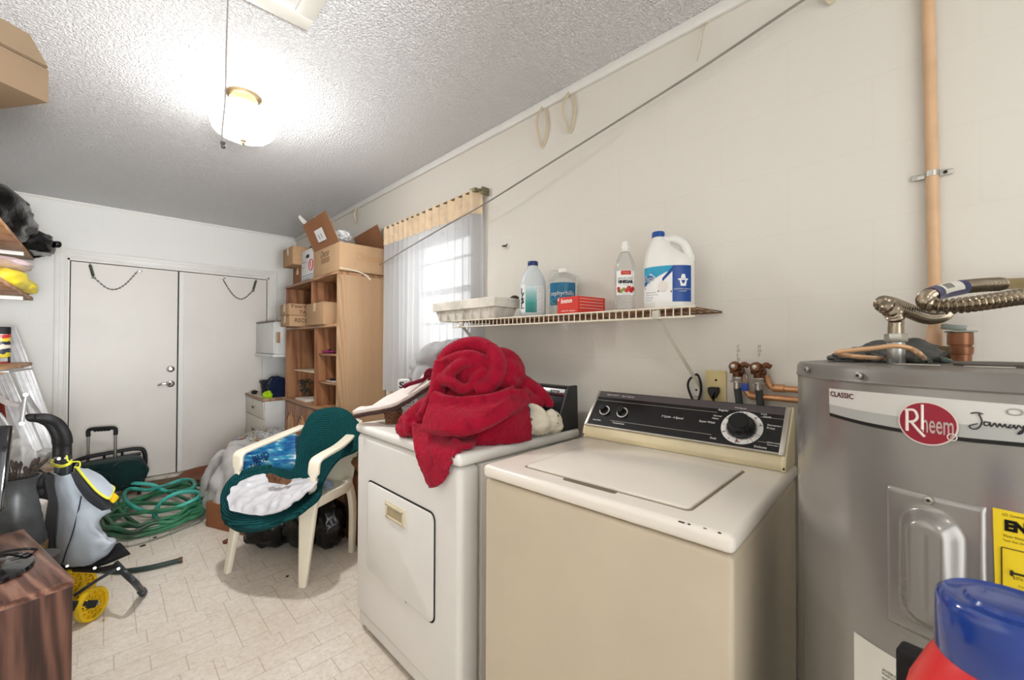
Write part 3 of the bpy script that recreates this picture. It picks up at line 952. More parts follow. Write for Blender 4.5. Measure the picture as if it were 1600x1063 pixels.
# element cover
aL, zT = pt(1385.5, 757); aR, _ = pt(1541, 790); _, zB = pt(1386, 968)
aM = (aL + aR) / 2; wv = R(aR - aL) * HR; hv = zT - zB; zM = (zT + zB) / 2
fc = hbend(aM, zM, 0)
def cover_h(x, y):
    e = min(wv / 2 - abs(x), hv / 2 - abs(y))
    base = 0.004 * min(1, e / 0.003)
    rx, ry = wv * 0.30, hv * 0.40
    qx = max(0, abs(x) - rx + rx * 0.98); qy = max(0, abs(y) - ry + rx * 0.98)
    d = rx * 0.98 - math.hypot(qx, qy)         # distance inside the stadium
    k = max(0, min(1, (d + 0.004) / 0.020)); k = k * k * (3 - 2 * k)
    k2 = max(0, min(1, (d - 0.026) / 0.012)); k2 = k2 * k2 * (3 - 2 * k2)
    return base + 0.022 * k - 0.003 * k2
bm = B(); b2 = bmesh.new(); nx, ny = 48, 56
g = [[b2.verts.new(hcyl(aM + math.degrees(x / HR), zM + y, HR + cover_h(x, y))) for y in np.linspace(-hv / 2, hv / 2, ny)] for x in np.linspace(-wv / 2, wv / 2, nx)]
for i in range(nx - 1):
    for j in range(ny - 1): b2.faces.new((g[i][j], g[i + 1][j], g[i + 1][j + 1], g[i][j + 1]))
addbm(bm, b2); bmesh.ops.recalc_face_normals(bm, faces=bm.faces)
ec = obj('element_cover', bm, M_heat, wh, smooth=60)
M_zinc = mat('zinc', (186, 184, 176), 0.3, 0.9, var=0.06)
def hscrew(a, z, parent):
    bm = B(); p = hcyl(a, z, HR + 0.003); q = hcyl(a, z, HR + 0.008)
    cyl(bm, p, q, 0.0055, n=16, bev=0.0012); cyl(bm, q, q + (q - p) * 0.1, 0.0022, n=8, mi=1)
    obj('screw', bm, [M_zinc, M_dark], parent)
hscrew(pt(1454, 781)[0], pt(1454, 781)[1], ec)
hscrew(pt(1346, 587)[0], pt(1346, 587)[1], wh)
hscrew(pt(1265.5, 578)[0], pt(1265.5, 578)[1], wh)
bm = B()
for i in range(7):
    w2 = (0.036, 0.05, 0.044, 0.05, 0.04, 0.046, 0.03)[i]
    b3 = bmesh.new()
    text(bm, 'CAUTION READ BEFORE'[: int(w2 * 380)], 0.0062, None, width=w2, fn=lambda p, i=i: hcyl(aM + math.degrees((p.x - 0.024) / HR), zM - hv * 0.10 + p.y - i * 0.0135, HR + 0.0242))
obj('embossed_text', bm, mat('embossed_grey', (140, 138, 134), 0.4, 0.2), ec)
# yellow energy label
bm = B()
a0, z0 = pt(1551, 793); a1, z1 = pt(1555, 927)
hpatch(bm, [(a0 + k * 5.5, z0 - 0.0008 * k) for k in range(6)], [(a1 + k * 5.5, z1 - 0.0008 * k) for k in range(6)], 0.0006)
yl = obj('energy_label', bm, mat('yellow_label', (236, 206, 40), 0.4, var=0.02), wh, label='yellow energy label')
bm = B()
fy = hbend(a0, z0, 0.0012)
def yt(s, x, y, hh, **kw): text(bm, s, hh, None, height=hh, fn=lambda p: fy(V((p.x + x, p.y + y, 0))), **kw)
yt('U.S. Government', 0.008, -0.0075, 0.0032); yt('ENERGYGUIDE', 0.0095, -0.026, 0.0145, bold=0.0010)
yt('Water Heater - Electric', 0.008, -0.0335, 0.0032); yt('Tank Size (Storage Capacity)', 0.008, -0.0395, 0.0032)
yt('$376', 0.016, -0.0835, 0.004); yt('Cost Range of Similar Models', 0.02, -0.092, 0.003); yt('4622', 0.032, -0.112, 0.004)
for x0, y0, x1, y1, r in ((0.007, -0.047, 0.14, -0.0475, 0.0006), (0.007, -0.047, 0.007, -0.095, 0.0006), (0.007, -0.095, 0.14, -0.0955, 0.0006), (0.015, -0.076, 0.14, -0.0765, 0.0014), (0.015, -0.073, 0.015, -0.0795, 0.0014), (0.027, -0.105, 0.14, -0.105, 0.0006), (0.027, -0.105, 0.027, -0.118, 0.0006)):
    tube(bm, [fy(V((x0 + (x1 - x0) * k / 8, y0 + (y1 - y0) * k / 8, 0))) for k in range(9)], r, 4, flat=1)
obj('label_print', bm, mat('black_print', (20, 18, 12), 0.6, var=0), yl)
# white instruction sheet low on the jacket
bm = B(); a0, z0 = pt(1335, 987); a1, z1 = pt(1400, 1020)
hpatch(bm, [(a0 + k * 6, z0 - 0.0002 * k) for k in range(6)], [(a0 + k * 6, z0 - 0.25) for k in range(6)], 0.0008)
sh = obj('instruction_sheet', bm, mat('white_sheet', (222, 218, 208), 0.5, var=0.02), wh)
bm = B(); fs = hbend(pt(1379, 1037)[0], z0, 0.0014)
for i in range(14): text(bm, ('AVERTISSEMENT: Si les', 'instructions ne sont pas', 'suivies exactement, un', 'incendie ou une explosion')[i % 4], 0.005, None, width=0.06, fn=lambda p, i=i: fs(V((p.x, p.y - 0.030 - i * 0.0062, 0))))
obj('sheet_print', bm, mat('sheet_ink', (60, 58, 54), 0.6, var=0), sh)
# ------------------------------------------------------------------ ceiling lamp, cord, line, straps
M_brass = mat('polished_brass', (186, 164, 124), 0.28, 0.85, var=0.05)
t = NT('cut_glass')
gl = t.new('ShaderNodeBsdfGlossy'); gl.inputs['Roughness'].default_value = 0.12
tra = t.new('ShaderNodeBsdfTransparent'); tra.inputs[0].default_value = (0.97, 0.97, 0.97, 1)
trl = t.new('ShaderNodeBsdfTranslucent'); trl.inputs[0].default_value = (0.30, 0.30, 0.30, 1)
dif = t.new('ShaderNodeBsdfDiffuse'); dif.inputs[0].default_value = (0.6, 0.6, 0.6, 1)
m1 = t.new('ShaderNodeMixShader'); m1.inputs[0].default_value = 0.5; t.link(trl.outputs[0], m1.inputs[1]); t.link(dif.outputs[0], m1.inputs[2])
m2 = t.new('ShaderNodeMixShader'); m2.inputs[0].default_value = 0.36; t.link(tra.outputs[0], m2.inputs[1]); t.link(m1.outputs[0], m2.inputs[2])
m3 = t.new('ShaderNodeMixShader'); m3.inputs[0].default_value = 0.10; t.link(m2.outputs[0], m3.inputs[1]); t.link(gl.outputs[0], m3.inputs[2])
t.link(m3.outputs[0], t.out.inputs[0])
M_cut = t.m
LX_, LY_ = 0.467, 2.346
cl = thing('ceiling_lamp', 'small round ceiling lamp with a brass base and a clear cut-glass bowl', 'ceiling lamp', (LX_, LY_, ZC))
bm = B(); lathe(bm, [(0.074, 0), (0.076, -0.006), (0.070, -0.014), (0.060, -0.020), (0.058, -0.034), (0.064, -0.038), (0.064, -0.044), (0.0, -0.044)], 40); obj('brass_base', bm, M_brass, cl)
def petal(r, z, a):
    k = max(0, min(1, (-0.06 - z) / 0.12))
    return r * (1 + 0.075 * abs(math.cos(6 * a)) * (0.3 + 0.7 * k))
lathe.open = True
bm = B(); lathe(bm, [(0.058, -0.050), (0.075, -0.058), (0.100, -0.075), (0.122, -0.105), (0.130, -0.140), (0.124, -0.168), (0.104, -0.192), (0.070, -0.208), (0.030, -0.214), (0.006, -0.215)], 96, fn=petal)
lathe.open = False
obj('glass_bowl', bm, M_cut, cl, smooth=24)
bm = B(); lathe(bm, [(0, -0.213), (0.012, -0.214), (0.013, -0.219), (0.006, -0.223), (0.005, -0.228), (0.008, -0.232), (0.004, -0.238), (0, -0.239)], 20); obj('finial', bm, M_brass, cl)
bm = B(); lathe(bm, [(0.0, -0.045), (0.013, -0.045), (0.013, -0.075), (0.015, -0.09), (0.018, -0.115), (0.018, -0.128), (0.012, -0.142), (0, -0.148)], 24)
obj('light_bulb', bm, mat('lit_bulb', (255, 248, 236), 0.4, emit=(255, 246, 232), estr=1.6), cl)
for k in range(3):
    a = R(40 + 120 * k); bm = B(); cyl(bm, (0.056 * math.cos(a), 0.056 * math.sin(a), -0.046), (0.078 * math.cos(a), 0.078 * math.sin(a), -0.046), 0.003, n=8); obj('thumb_screw', bm, M_brass, cl)

pc = thing('pull_cord', 'thin dark pull cord with a bead hanging from the attic hatch', 'pull cord', (0.33, 1.60, ZC))
top = V((0.252, 1.50, ZC - 0.005))
P0 = ond(354, 60, 1.33); P1 = ond(352, 150, 1.33); P2 = ond(347, 205, 1.33); P3 = ond(348, 222, 1.33); P4 = ond(349, 232, 1.33)
bm = B(); tube(bm, cr([V((P0.x + 0.004, P0.y - 0.004, ZC - 0.005)), P0, P1, P2, P3], 8), 0.0022, 6); obj('cord', bm, mat('grey_cord', (112, 106, 100), 0.7), pc, True)
bm = B(); d = (P4 - P3).normalized(); tube(bm, [P3 - d * 0.002, P3, P3 + d * 0.006, P3 + d * 0.009, P3 + d * 0.013, P3 + d * 0.019, P3 + d * 0.021], [0.003, 0.007, 0.007, 0.004, 0.007, 0.006, 0.002], 12); obj('bead', bm, mat('dark_metal_bead', (92, 90, 84), 0.3, 0.7), pc, True)

bm = B()
line = cr([onx(1330, -47, 1.50), onx(1255, 0, 1.50), onx(1095, 107, 1.50), onx(970, 186, 1.485), onx(840, 267, 1.455), onx(760, 317, 1.43), onx(700, 351, 1.425), onx(640, 386, 1.428), onx(607, 406, 1.438), ony(593, 414, 2.9435)], 10)
tube(bm, line, 0.0042, 7)
o = obj('clothesline', bm, mat('grey_rope', (150, 144, 134), 0.85, bump=0.6, bscale=420, var=0.1), None)
tag(o, 'long grey clothesline strung across the cream wall to the open cardboard box', 'rope')

M_strap = mat('cream_painted_strap', (206, 192, 164), 0.6, var=0.06)
def strap(y, z0, z1, bow, w, label, lean=0.0, x1=None):
    bm = B()
    xe = XR - 0.002 if x1 is None else x1
    pts = cr([(XR - 0.004, y, z0), (XR - 0.006 - bow * 0.75, y + lean * 0.3, z0 - (z0 - z1) * 0.28), (XR - 0.006 - bow, y + lean * 0.6, z0 - (z0 - z1) * 0.58), (xe, y + lean, z1)], 7)
    if x1 is None and w > 0.0055:  # right arc of the loop stands in for the strap's cast shadow
        h_ = z0 - z1; lp = [(XR - 0.012, y, z0), (XR - 0.014 - bow, y + 0.016, z0 - h_ * 0.35), (XR - 0.012 - bow * 0.8, y + 0.014, z0 - h_ * 0.7), (XR - 0.008, y + lean, z1), (XR - 0.010, y - 0.022, z0 - h_ * 0.62), (XR - 0.010, y - 0.020, z0 - h_ * 0.3)]
        tube(bm, cr(lp, 7, closed=True), w, 8, closed=True, flat=0.35)
    else: tube(bm, pts, [w] * len(pts), 8, flat=0.28)
    cyl(bm, (XR - 0.006, y, z0 - 0.006), (XR, y, z0 - 0.006), 0.006, n=10)
    o = obj('hanging_strap', bm, M_strap, None)
    tag(o, label, 'strap', 'painted straps at the top of the wall')
strap(1.351, 2.44, 2.245, 0.030, 0.006, 'cream painted wall strap at the ceiling edge, left one of the close pair', 0.012)
strap(1.186, 2.44, 2.258, 0.032, 0.006, 'cream painted wall strap at the ceiling edge, right one of the close pair', 0.005)
strap(0.579, 2.438, 2.285, 0.018, 0.0035, 'thin cream strap from the ceiling edge that holds up the clothesline', 0.02, 1.500)
strap(0.222, 2.44, 2.29, 0.02, 0.006, 'cream painted strap at the top edge of the photo, nearest the tall painted pipe', 0.0)
strap(3.46, 2.44, 2.30, 0.02, 0.006, 'pale strap on the wall right above the open cardboard box', 0.01)
strap(3.98, 2.44, 2.27, 0.02, 0.005, 'pale strap on the wall behind the raised flap of the open cardboard box', 0.01)
bm = B(); p = onx(791, 385, XR); cyl(bm, p, p - V((0.02, 0, -0.003)), 0.003, n=8); tube(bm, cr([p - V((0.014, -0.02, -0.004)), p - V((0.018, -0.008, 0.002)), p - V((0.016, 0.01, 0.003)), p - V((0.012, 0.022, -0.008))], 5), 0.0028, 6)
o = obj('wall_nail', bm, mat('dark_iron', (48, 44, 40), 0.5, 0.5), None); tag(o, 'small dark nail in the wall to the right of the curtain', 'nail')

# ------------------------------------------------------------------ curtain
CX = XR - 0.058
ro = thing('curtain', 'sheer white pleated curtain with a peach heading in front of the window', 'curtain', (CX, 2.4, 0.75))
rz0, rz1 = 2.112, 2.120       # rod height
bm = B(); tube(bm, [(CX - 0.006, 2.88, rz0 + 0.012), (CX - 0.006, 1.80, rz1 + 0.012)], 0.006, 8, flat=2.0)
tube(bm, cr([(CX - 0.006, 1.80, rz1 + 0.012), (CX + 0.004, 1.782, rz1 + 0.012), (CX + 0.03, 1.775, rz1 + 0.012), (XR, 1.775, rz1 + 0.012)], 5), 0.006, 8, flat=2.0)
tube(bm, cr([(CX - 0.006, 2.88, rz0 + 0.012), (CX + 0.004, 2.898, rz0 + 0.012), (CX + 0.03, 2.905, rz0 + 0.012), (XR, 2.905, rz0 + 0.012)], 5), 0.006, 8, flat=2.0)
obj('curtain_rod', bm, mat('dull_brass_rod', (138, 128, 98), 0.4, 0.7), ro, True)
t = NT('sheer_voile')
tra = t.new('ShaderNodeBsdfTransparent'); trl = t.new('ShaderNodeBsdfTranslucent'); dif = t.new('ShaderNodeBsdfDiffuse')
trl.inputs[0].default_value = (0.42, 0.42, 0.425, 1); dif.inputs[0].default_value = (0.90, 0.90, 0.91, 1)
m1 = t.new('ShaderNodeMixShader'); m1.inputs[0].default_value = 0.45; t.link(trl.outputs[0], m1.inputs[1]); t.link(dif.outputs[0], m1.inputs[2])
lw = t.new('ShaderNodeLayerWeight'); lw.inputs[0].default_value = 0.35
f = t.math('SUBTRACT', 0.15, t.math('MULTIPLY', lw.outputs['Facing'], 0.14))
m2 = t.new('ShaderNodeMixShader'); t.link(f, m2.inputs[0]); t.link(m1.outputs[0], m2.inputs[1]); t.link(tra.outputs[0], m2.inputs[2]); t.link(m2.outputs[0], t.out.inputs[0])
M_voile = t.m
def curtain_x(s, k):
    """fold profile: s along the width 0..1 (right to left), k from heading 0 to hem 1"""
    ph = s * 2 * PI * 15 + 1.2 * math.sin(9 * s) + 0.5 * k * math.sin(14 * s + 2)
    a = 0.010 + 0.009 * k * (0.6 + 0.4 * math.sin(23 * s))
    return CX - 0.012 + a * math.sin(ph) + 0.008 * k * math.sin(ph * 0.5 + 1)
def curtain_pt(s, k):
    zt = rz1 + 0.004 + (rz0 - rz1) * s
    z = zt + (0.935 - zt) * k
    y = 1.79 + 1.085 * s + 0.010 * k * math.sin(31 * s)
    x = curtain_x(s, k)
    if s < 0.03: x += (0.03 - s) * 1.4
    return V((x, y, z))
def curtain_part(nm, k0, k1, nk, m, off=0.0):
    bm = B(); ns = 440
    vs_ = [[bm.verts.new(curtain_pt(i / ns, k0 + (k1 - k0) * j / nk) + V((-off, 0, 0))) for j in range(nk + 1)] for i in range(ns + 1)]
    for i in range(ns):
        for j in range(nk): bm.faces.new((vs_[i][j], vs_[i + 1][j], vs_[i + 1][j + 1], vs_[i][j + 1]))
    return obj(nm, bm, m, ro, True, smooth=80)
curtain_part('voile_panel', 0.085, 1.0, 18, M_voile)
curtain_part('heading', -0.012, 0.10, 5, mat('peach_heading_tape', (226, 202, 170), 0.8, var=0.08, vscale=14, bump=0.2, bscale=120), 0.003)
bm = B(); box(bm, (XR - 0.05, 1.768, rz1 - 0.012), (XR, 1.782, rz1 + 0.03), 0.003); box(bm, (CX - 0.02, 1.80, rz1 + 0.004), (CX + 0.01, 1.85, rz1 + 0.026), 0.002); obj('rod_bracket', bm, mat('olive_bracket', (120, 114, 88), 0.5, 0.4), ro, True)

# ------------------------------------------------------------------ wire shelf and what stands on it
SX0, SX1, SY0, SY1, SZ = 1.270, 1.535, 0.530, 1.735, 1.388
M_wire = mat('white_coated_wire', (226, 216, 196), 0.45, var=0.08, vscale=30)
M_rust = mat('rusty_coated_wire', (128, 92, 62), 0.65, var=0.35, vscale=14)
sf = thing('wire_shelf', 'long white wire shelf with a rusty deck on the cream wall above the washer', 'shelf', (1.40, 1.13, SZ - 0.03))
bm = B()
n = 47
for i in range(n + 1):
    y = SY0 + (SY1 - SY0) * i / n
    cyl(bm, (SX0 + 0.002, y, SZ), (SX1, y, SZ), 0.0022, n=5)
for x in (SX0 + 0.035, 1.40, 1.528): cyl(bm, (x, SY0 - 0.004, SZ - 0.004), (x, SY1 + 0.004, SZ - 0.004), 0.0032, n=6)
obj('wire_deck', bm, M_rust, sf, True)
bm = B()
cyl(bm, (SX0, SY0 - 0.006, SZ), (SX0, SY1 + 0.006, SZ), 0.0034, n=8); cyl(bm, (SX0, SY0 - 0.010, SZ - 0.031), (SX0, SY1 + 0.006, SZ - 0.031), 0.0034, n=8)
for i in range(n + 1):
    y = SY0 + (SY1 - SY0) * i / n
    cyl(bm, (SX0, y, SZ), (SX0, y, SZ - 0.031), 0.0022, n=5)
for z in (SZ, SZ - 0.031): cyl(bm, (SX0, SY0 - 0.016, z), (SX0, SY0 - 0.004, z), 0.0046, n=10, bev=0.001)
obj('front_lip', bm, M_wire, sf, True)
for y0, y1 in ((0.64, 0.600), (1.672, 1.648)):
    bm = B()
    a, c = V((SX0 + 0.004, y0, SZ - 0.022)), V((XR - 0.006, y1, 1.115))
    tube(bm, [a, c], 0.0085, 8, flat=0.45)
    box(bm, a - V((0.008, 0.012, 0.012)), a + V((0.008, 0.012, 0.016)), 0.003)
    tube(bm, [c, c + V((0.002, 0, -0.05))], 0.010, 8, flat=0.4); cyl(bm, c + V((0, 0, -0.02)), c + V((-0.008, 0, -0.02)), 0.004, n=8)
    obj('diagonal_brace', bm, mat('white_brace_metal', (206, 200, 186), 0.45, var=0.06), sf, True)

def stand(name, label, cat, x, y, z, turn=0.0):
    """a thing on the shelf whose local -y faces the camera's place; local x to the right"""
    return thing(name, label, cat, (x, y, z), math.atan2(-x, y) + turn)
class Ell:
    def __init__(s, a, b): s.a, s.b = a, b
    def pt(s, x, z, off=0.0):
        ph = x / s.a
        return V(((s.a + off) * math.sin(ph), -(s.b + off) * math.cos(ph), z))
    def patch(s, bm, x0, x1, z0, z1, off=0.0006, mi=0, n=None, top=None):
        n = n or max(2, int(abs(x1 - x0) / 0.004))
        b = bmesh.new()
        lo = [b.verts.new(s.pt(x0 + (x1 - x0) * i / n, z0 if not callable(z0) else z0(i / n), off)) for i in range(n + 1)]
        hi = [b.verts.new(s.pt(x0 + (x1 - x0) * i / n, z1 if not callable(z1) else z1(i / n), off)) for i in range(n + 1)]
        for i in range(n): b.faces.new((lo[i], lo[i + 1], hi[i + 1], hi[i]))
        addbm(bm, b, None, mi)
    def fn(s, x, z, off=0.0012): return lambda p: s.pt(x + p.x, z + p.y, off)
    def disc(s, bm, x, z, rx, rz, off=0.0012, mi=0, n=20):
        b = bmesh.new()
        c = b.verts.new(s.pt(x, z, off)); rr = [b.verts.new(s.pt(x + rx * math.cos(2 * PI * i / n), z + rz * math.sin(2 * PI * i / n), off)) for i in range(n)]
        for i in range(n): b.faces.new((c, rr[i], rr[(i + 1) % n]))
        addbm(bm, b, None, mi)
    def poly(s, bm, pts, off=0.0012, mi=0):
        b = bmesh.new(); f = b.faces.new([b.verts.new(s.pt(x, z, off)) for x, z in pts]); bmesh.ops.triangulate(b, faces=[f]); addbm(bm, b, None, mi)
SB = SZ + 0.0024
M_hdpe = mat('white_hdpe', (236, 234, 228), 0.38, var=0.02)
M_bcap = mat('blue_cap', (18, 74, 152), 0.35, var=0.04)
M_navy = mat('label_blue', (14, 70, 150), 0.35, var=0.05)
M_aqua = mat('label_aqua', (40, 160, 196), 0.35, var=0.06)
M_lwhite = mat('label_white', (240, 240, 238), 0.4, var=0.01)
M_ink = mat('label_ink', (52, 54, 66), 0.6, var=0)
M_red = mat('label_red', (196, 40, 40), 0.4, var=0.04)

# bleach jug
jg = stand('bleach_jug', 'large white bleach jug with blue cap at the right end of the wire shelf', 'jug', 1.405, 0.660, SB)
A, Bq = 0.083, 0.058
bm = B(); b2 = bmesh.new()
secs = [(0.000, 0.076, 0.050, 0), (0.004, 0.081, 0.056, 0), (0.030, A, Bq, 0), (0.150, A, Bq, 0), (0.165, 0.082, 0.057, 0), (0.178, 0.078, 0.054, -0.003), (0.195, 0.064, 0.049, -0.014), (0.215, 0.048, 0.043, -0.024), (0.235, 0.035, 0.034, -0.030), (0.250, 0.024, 0.024, -0.033), (0.258, 0.019, 0.019, -0.034), (0.262, 0.019, 0.019, -0.034)]
n = 48; rings = []
for z, a, c, x in secs: rings.append([b2.verts.new((x + a * math.cos(2 * PI * i / n), c * math.sin(2 * PI * i / n), z)) for i in range(n)])
for r1, r2 in zip(rings, rings[1:]):
    for i in range(n): b2.faces.new((r1[i], r1[(i + 1) % n], r2[(i + 1) % n], r2[i]))
b2.faces.new(rings[0][::-1]); b2.faces.new(rings[-1]); addbm(bm, b2)
obj('bottle_body', bm, M_hdpe, jg, smooth=50)
bm = B(); hp = cr([(-0.030, 0, 0.238), (-0.006, 0, 0.247), (0.024, 0, 0.246), (0.050, 0, 0.226), (0.062, 0, 0.196), (0.066, 0, 0.165)], 6)
tube(bm, hp, [0.017] * 6 + [0.0145] * 14 + [0.016] * 6 + [0.019] * (len(hp) - 26), 14); obj('handle', bm, M_hdpe, jg, smooth=60)
bm = B(); lathe(bm, [(0.0205, 0.258), (0.0215, 0.260), (0.0215, 0.274), (0.0195, 0.277), (0, 0.277)], 40, Matrix.Translation((-0.034, 0, 0)), fn=lambda r, z, a: r * (1 + 0.012 * math.cos(30 * a))); obj('screw_cap', bm, M_bcap, jg)
E_ = Ell(A, Bq)
bm = B(); 
E_.patch(bm, -0.105, 0.012, 0.028, 0.148, mi=0); E_.patch(bm, 0.012, 0.084, 0.026, 0.148, mi=1)
E_.patch(bm, -0.105, 0.012, lambda k: 0.080 + 0.055 * k, 0.148, off=0.0009, mi=2)
E_.patch(bm, -0.02, 0.012, lambda k: 0.094 + 0.034 * k, lambda k: 0.106 + 0.038 * k, off=0.0011, mi=1)
E_.patch(bm, 0.084, 0.094, 0.026, 0.146, mi=0)
lb = obj('front_label', bm, [M_lwhite, M_navy, M_aqua], jg, smooth=60)
bm = B()
E_.poly(bm, [(-0.095, 0.122), (-0.060, 0.130), (-0.036, 0.112), (-0.064, 0.086), (-0.095, 0.072)], mi=0)
E_.poly(bm, [(-0.093, 0.118), (-0.062, 0.125), (-0.043, 0.111), (-0.066, 0.091), (-0.093, 0.078)], off=0.0016, mi=1)
E_.poly(bm, [(-0.092, 0.114), (-0.063, 0.120), (-0.050, 0.110), (-0.067, 0.095), (-0.092, 0.083)], off=0.0020, mi=2)
obj('brand_diamond', bm, [M_red, M_lwhite, mat('diamond_blue', (30, 78, 160), 0.4)], lb)
bm = B(); text(bm, 'CLOROX', 0.02, None, width=0.062, height=0.015, fn=E_.fn(-0.108, 0.098, 0.0024), bold=0.0006); obj('brand_word', bm, M_lwhite, lb)
bm = B()
b2 = bmesh.new(); bmesh.ops.create_uvsphere(b2, u_segments=20, v_segments=12, radius=1)
for v in b2.verts:
    q = v.co.copy(); x, z = -0.018 + q.x * 0.017, 0.078 + q.z * 0.019; v.co = E_.pt(x, z, 0.0008 + 0.0014 * max(0, -q.y))
addbm(bm, b2); obj('printed_towel_roll', bm, mat('printed_cloth', (232, 224, 216), 0.6, var=0.05), lb)
bm = B(); E_.poly(bm, [(-0.036, 0.060), (0.010, 0.056), (0.010, 0.064), (-0.034, 0.066)], mi=0); obj('printed_base', bm, mat('printed_shadow', (96, 82, 78), 0.6), lb)
bm = B()
E_.poly(bm, [(0.034, 0.102), (0.063, 0.102), (0.058, 0.078), (0.039, 0.078)], mi=0); E_.poly(bm, [(0.039, 0.104), (0.058, 0.104), (0.054, 0.118), (0.043, 0.118)], mi=0)
E_.patch(bm, 0.030, 0.067, 0.098, 0.103, off=0.0013)
text(bm, 'CLEANING SURFACES', 0.006, None, width=0.064, height=0.0045, fn=E_.fn(0.016, 0.066), bold=0.0001); text(bm, '+ LAUNDRY', 0.006, None, width=0.032, height=0.0045, fn=E_.fn(0.031, 0.059), bold=0.0001)
obj('panel_print', bm, M_lwhite, lb)
bm = B()
for i, s in enumerate(('REMOVES STAINS', 'WHITENS CLOTHES', 'DEODORIZES', 'DISINFECTS')): text(bm, s, 0.006, None, height=0.003, fn=E_.fn(-0.088, 0.058 - 0.0085 * i))
for i in range(14): text(bm, 'directions for'[: 6 + i % 5], 0.005, None, width=0.008, height=0.002, fn=E_.fn(0.085, 0.138 - 0.0078 * i))
obj('small_print', bm, M_ink, lb)

# vinegar bottle
M_pet = mat('clear_pet', (232, 236, 234), 0.12, trans=0.82, alpha=0.55, var=0)
vg = stand('vinegar_bottle', 'clear plastic bottle with a white cap and a VINEGAR label on the wire shelf', 'bottle', 1.395, 0.825, SB)
bm = B(); prof = [(0.030, 0), (0.036, 0.004)]
for i in range(4):
    z = 0.012 + i * 0.012; prof += [(0.0380, z), (0.0380, z + 0.007), (0.0355, z + 0.0085), (0.0355, z + 0.0105)]
prof += [(0.0385, 0.062), (0.0385, 0.165), (0.0370, 0.180), (0.032, 0.196), (0.025, 0.211), (0.0175, 0.224), (0.0150, 0.230), (0.0150, 0.236)]
lathe(bm, prof, 40); obj('bottle_body', bm, M_pet, vg, smooth=50)
bm = B(); lathe(bm, [(0.0165, 0.229), (0.0165, 0.234), (0.0140, 0.236), (0.0140, 0.239), (0.0155, 0.240), (0.0155, 0.250), (0.0130, 0.262), (0.0115, 0.264), (0.0105, 0.268), (0, 0.269)], 32, fn=lambda r, z, a: r * (1 + 0.015 * math.cos(26 * a))); obj('cap', bm, M_hdpe, vg)
E_ = Ell(0.0385, 0.0385)
bm = B(); E_.patch(bm, -0.034, 0.040, 0.064, 0.154, mi=0); lb = obj('front_label', bm, M_lwhite, vg, smooth=60)
bm = B(); E_.patch(bm, -0.014, 0.022, 0.138, 0.153, off=0.001); obj('red_band', bm, M_red, lb)
bm = B(); text(bm, 'PUBLIX', 0.006, None, width=0.022, height=0.006, fn=E_.fn(-0.007, 0.1425, 0.0016)); obj('store_word', bm, mat('pale_gold', (236, 206, 150), 0.5), lb)
bm = B(); text(bm, 'DISTILLED WHITE', 0.006, None, width=0.056, height=0.0065, fn=E_.fn(-0.026, 0.122)); text(bm, 'VINEGAR', 0.012, None, width=0.058, height=0.013, fn=E_.fn(-0.027, 0.106), bold=0.0008); text(bm, '5% ACIDITY', 0.004, None, width=0.02, height=0.003, fn=E_.fn(-0.008, 0.099)); text(bm, '16 FL OZ', 0.004, None, width=0.022, height=0.003, fn=E_.fn(-0.008, 0.067))
obj('label_words', bm, M_ink, lb)
bm = B()
for i, (x, z, r, mi) in enumerate(((-0.024, 0.088, 0.007, 0), (-0.014, 0.078, 0.008, 1), (-0.004, 0.084, 0.007, 1), (0.006, 0.080, 0.008, 0), (0.014, 0.088, 0.009, 0), (0.022, 0.079, 0.008, 0), (0.030, 0.086, 0.008, 0), (-0.022, 0.079, 0.006, 2))):
    E_.disc(bm, x, z, r, r, off=0.0012 + 0.0001 * i, mi=mi)
obj('printed_fruit', bm, [M_red, mat('apple_green', (142, 160, 76), 0.5), mat('brown_print', (140, 70, 50), 0.5)], lb)

# white cleaner bottle with teal print
ly = stand('cleaner_bottle', 'milky white bottle with navy cap and teal label beside the foam tray', 'bottle', 1.395, 1.297, SB)
M_trans = mat('milky_plastic', (226, 232, 234), 0.3, trans=0.25, var=0.02)
A, Bq = 0.060, 0.042
bm = B(); b2 = bmesh.new(); n = 40; rings = []
for z, a, c in [(0, 0.052, 0.036), (0.005, 0.058, 0.041), (0.02, A, Bq), (0.150, A, Bq), (0.170, 0.057, 0.041), (0.195, 0.048, 0.037), (0.218, 0.034, 0.031), (0.232, 0.024, 0.024), (0.238, 0.021, 0.021), (0.242, 0.021, 0.021)]:
    rings.append([b2.verts.new((a * math.cos(2 * PI * i / n), c * math.sin(2 * PI * i / n), z)) for i in range(n)])
for r1, r2 in zip(rings, rings[1:]):
    for i in range(n): b2.faces.new((r1[i], r1[(i + 1) % n], r2[(i + 1) % n], r2[i]))
b2.faces.new(rings[0][::-1]); b2.faces.new(rings[-1]); addbm(bm, b2); obj('bottle_body', bm, M_trans, ly, smooth=50)
bm = B(); lathe(bm, [(0.0225, 0.239), (0.0235, 0.241), (0.0235, 0.256), (0.022, 0.259), (0, 0.259)], 36, fn=lambda r, z, a: r * (1 + 0.012 * math.cos(30 * a))); obj('screw_cap', bm, mat('navy_cap', (30, 48, 110), 0.35), ly)
t = NT('teal_print'); sp = t.new('ShaderNodeSeparateXYZ'); t.link(t.tc.outputs['Generated'], sp.inputs[0])
t.link(t.ramp(sp.outputs['Z'], [(0.0, (18, 122, 118)), (0.35, (36, 146, 138)), (0.75, (150, 196, 196)), (1.0, (214, 226, 228))]), t.b.inputs['Base Color']); t.b.inputs['Roughness'].default_value = 0.35
E_ = Ell(A, Bq)
bm = B(); E_.patch(bm, -0.034, 0.018, 0.024, 0.142); lb = obj('teal_label', bm, t.m, ly, smooth=60)
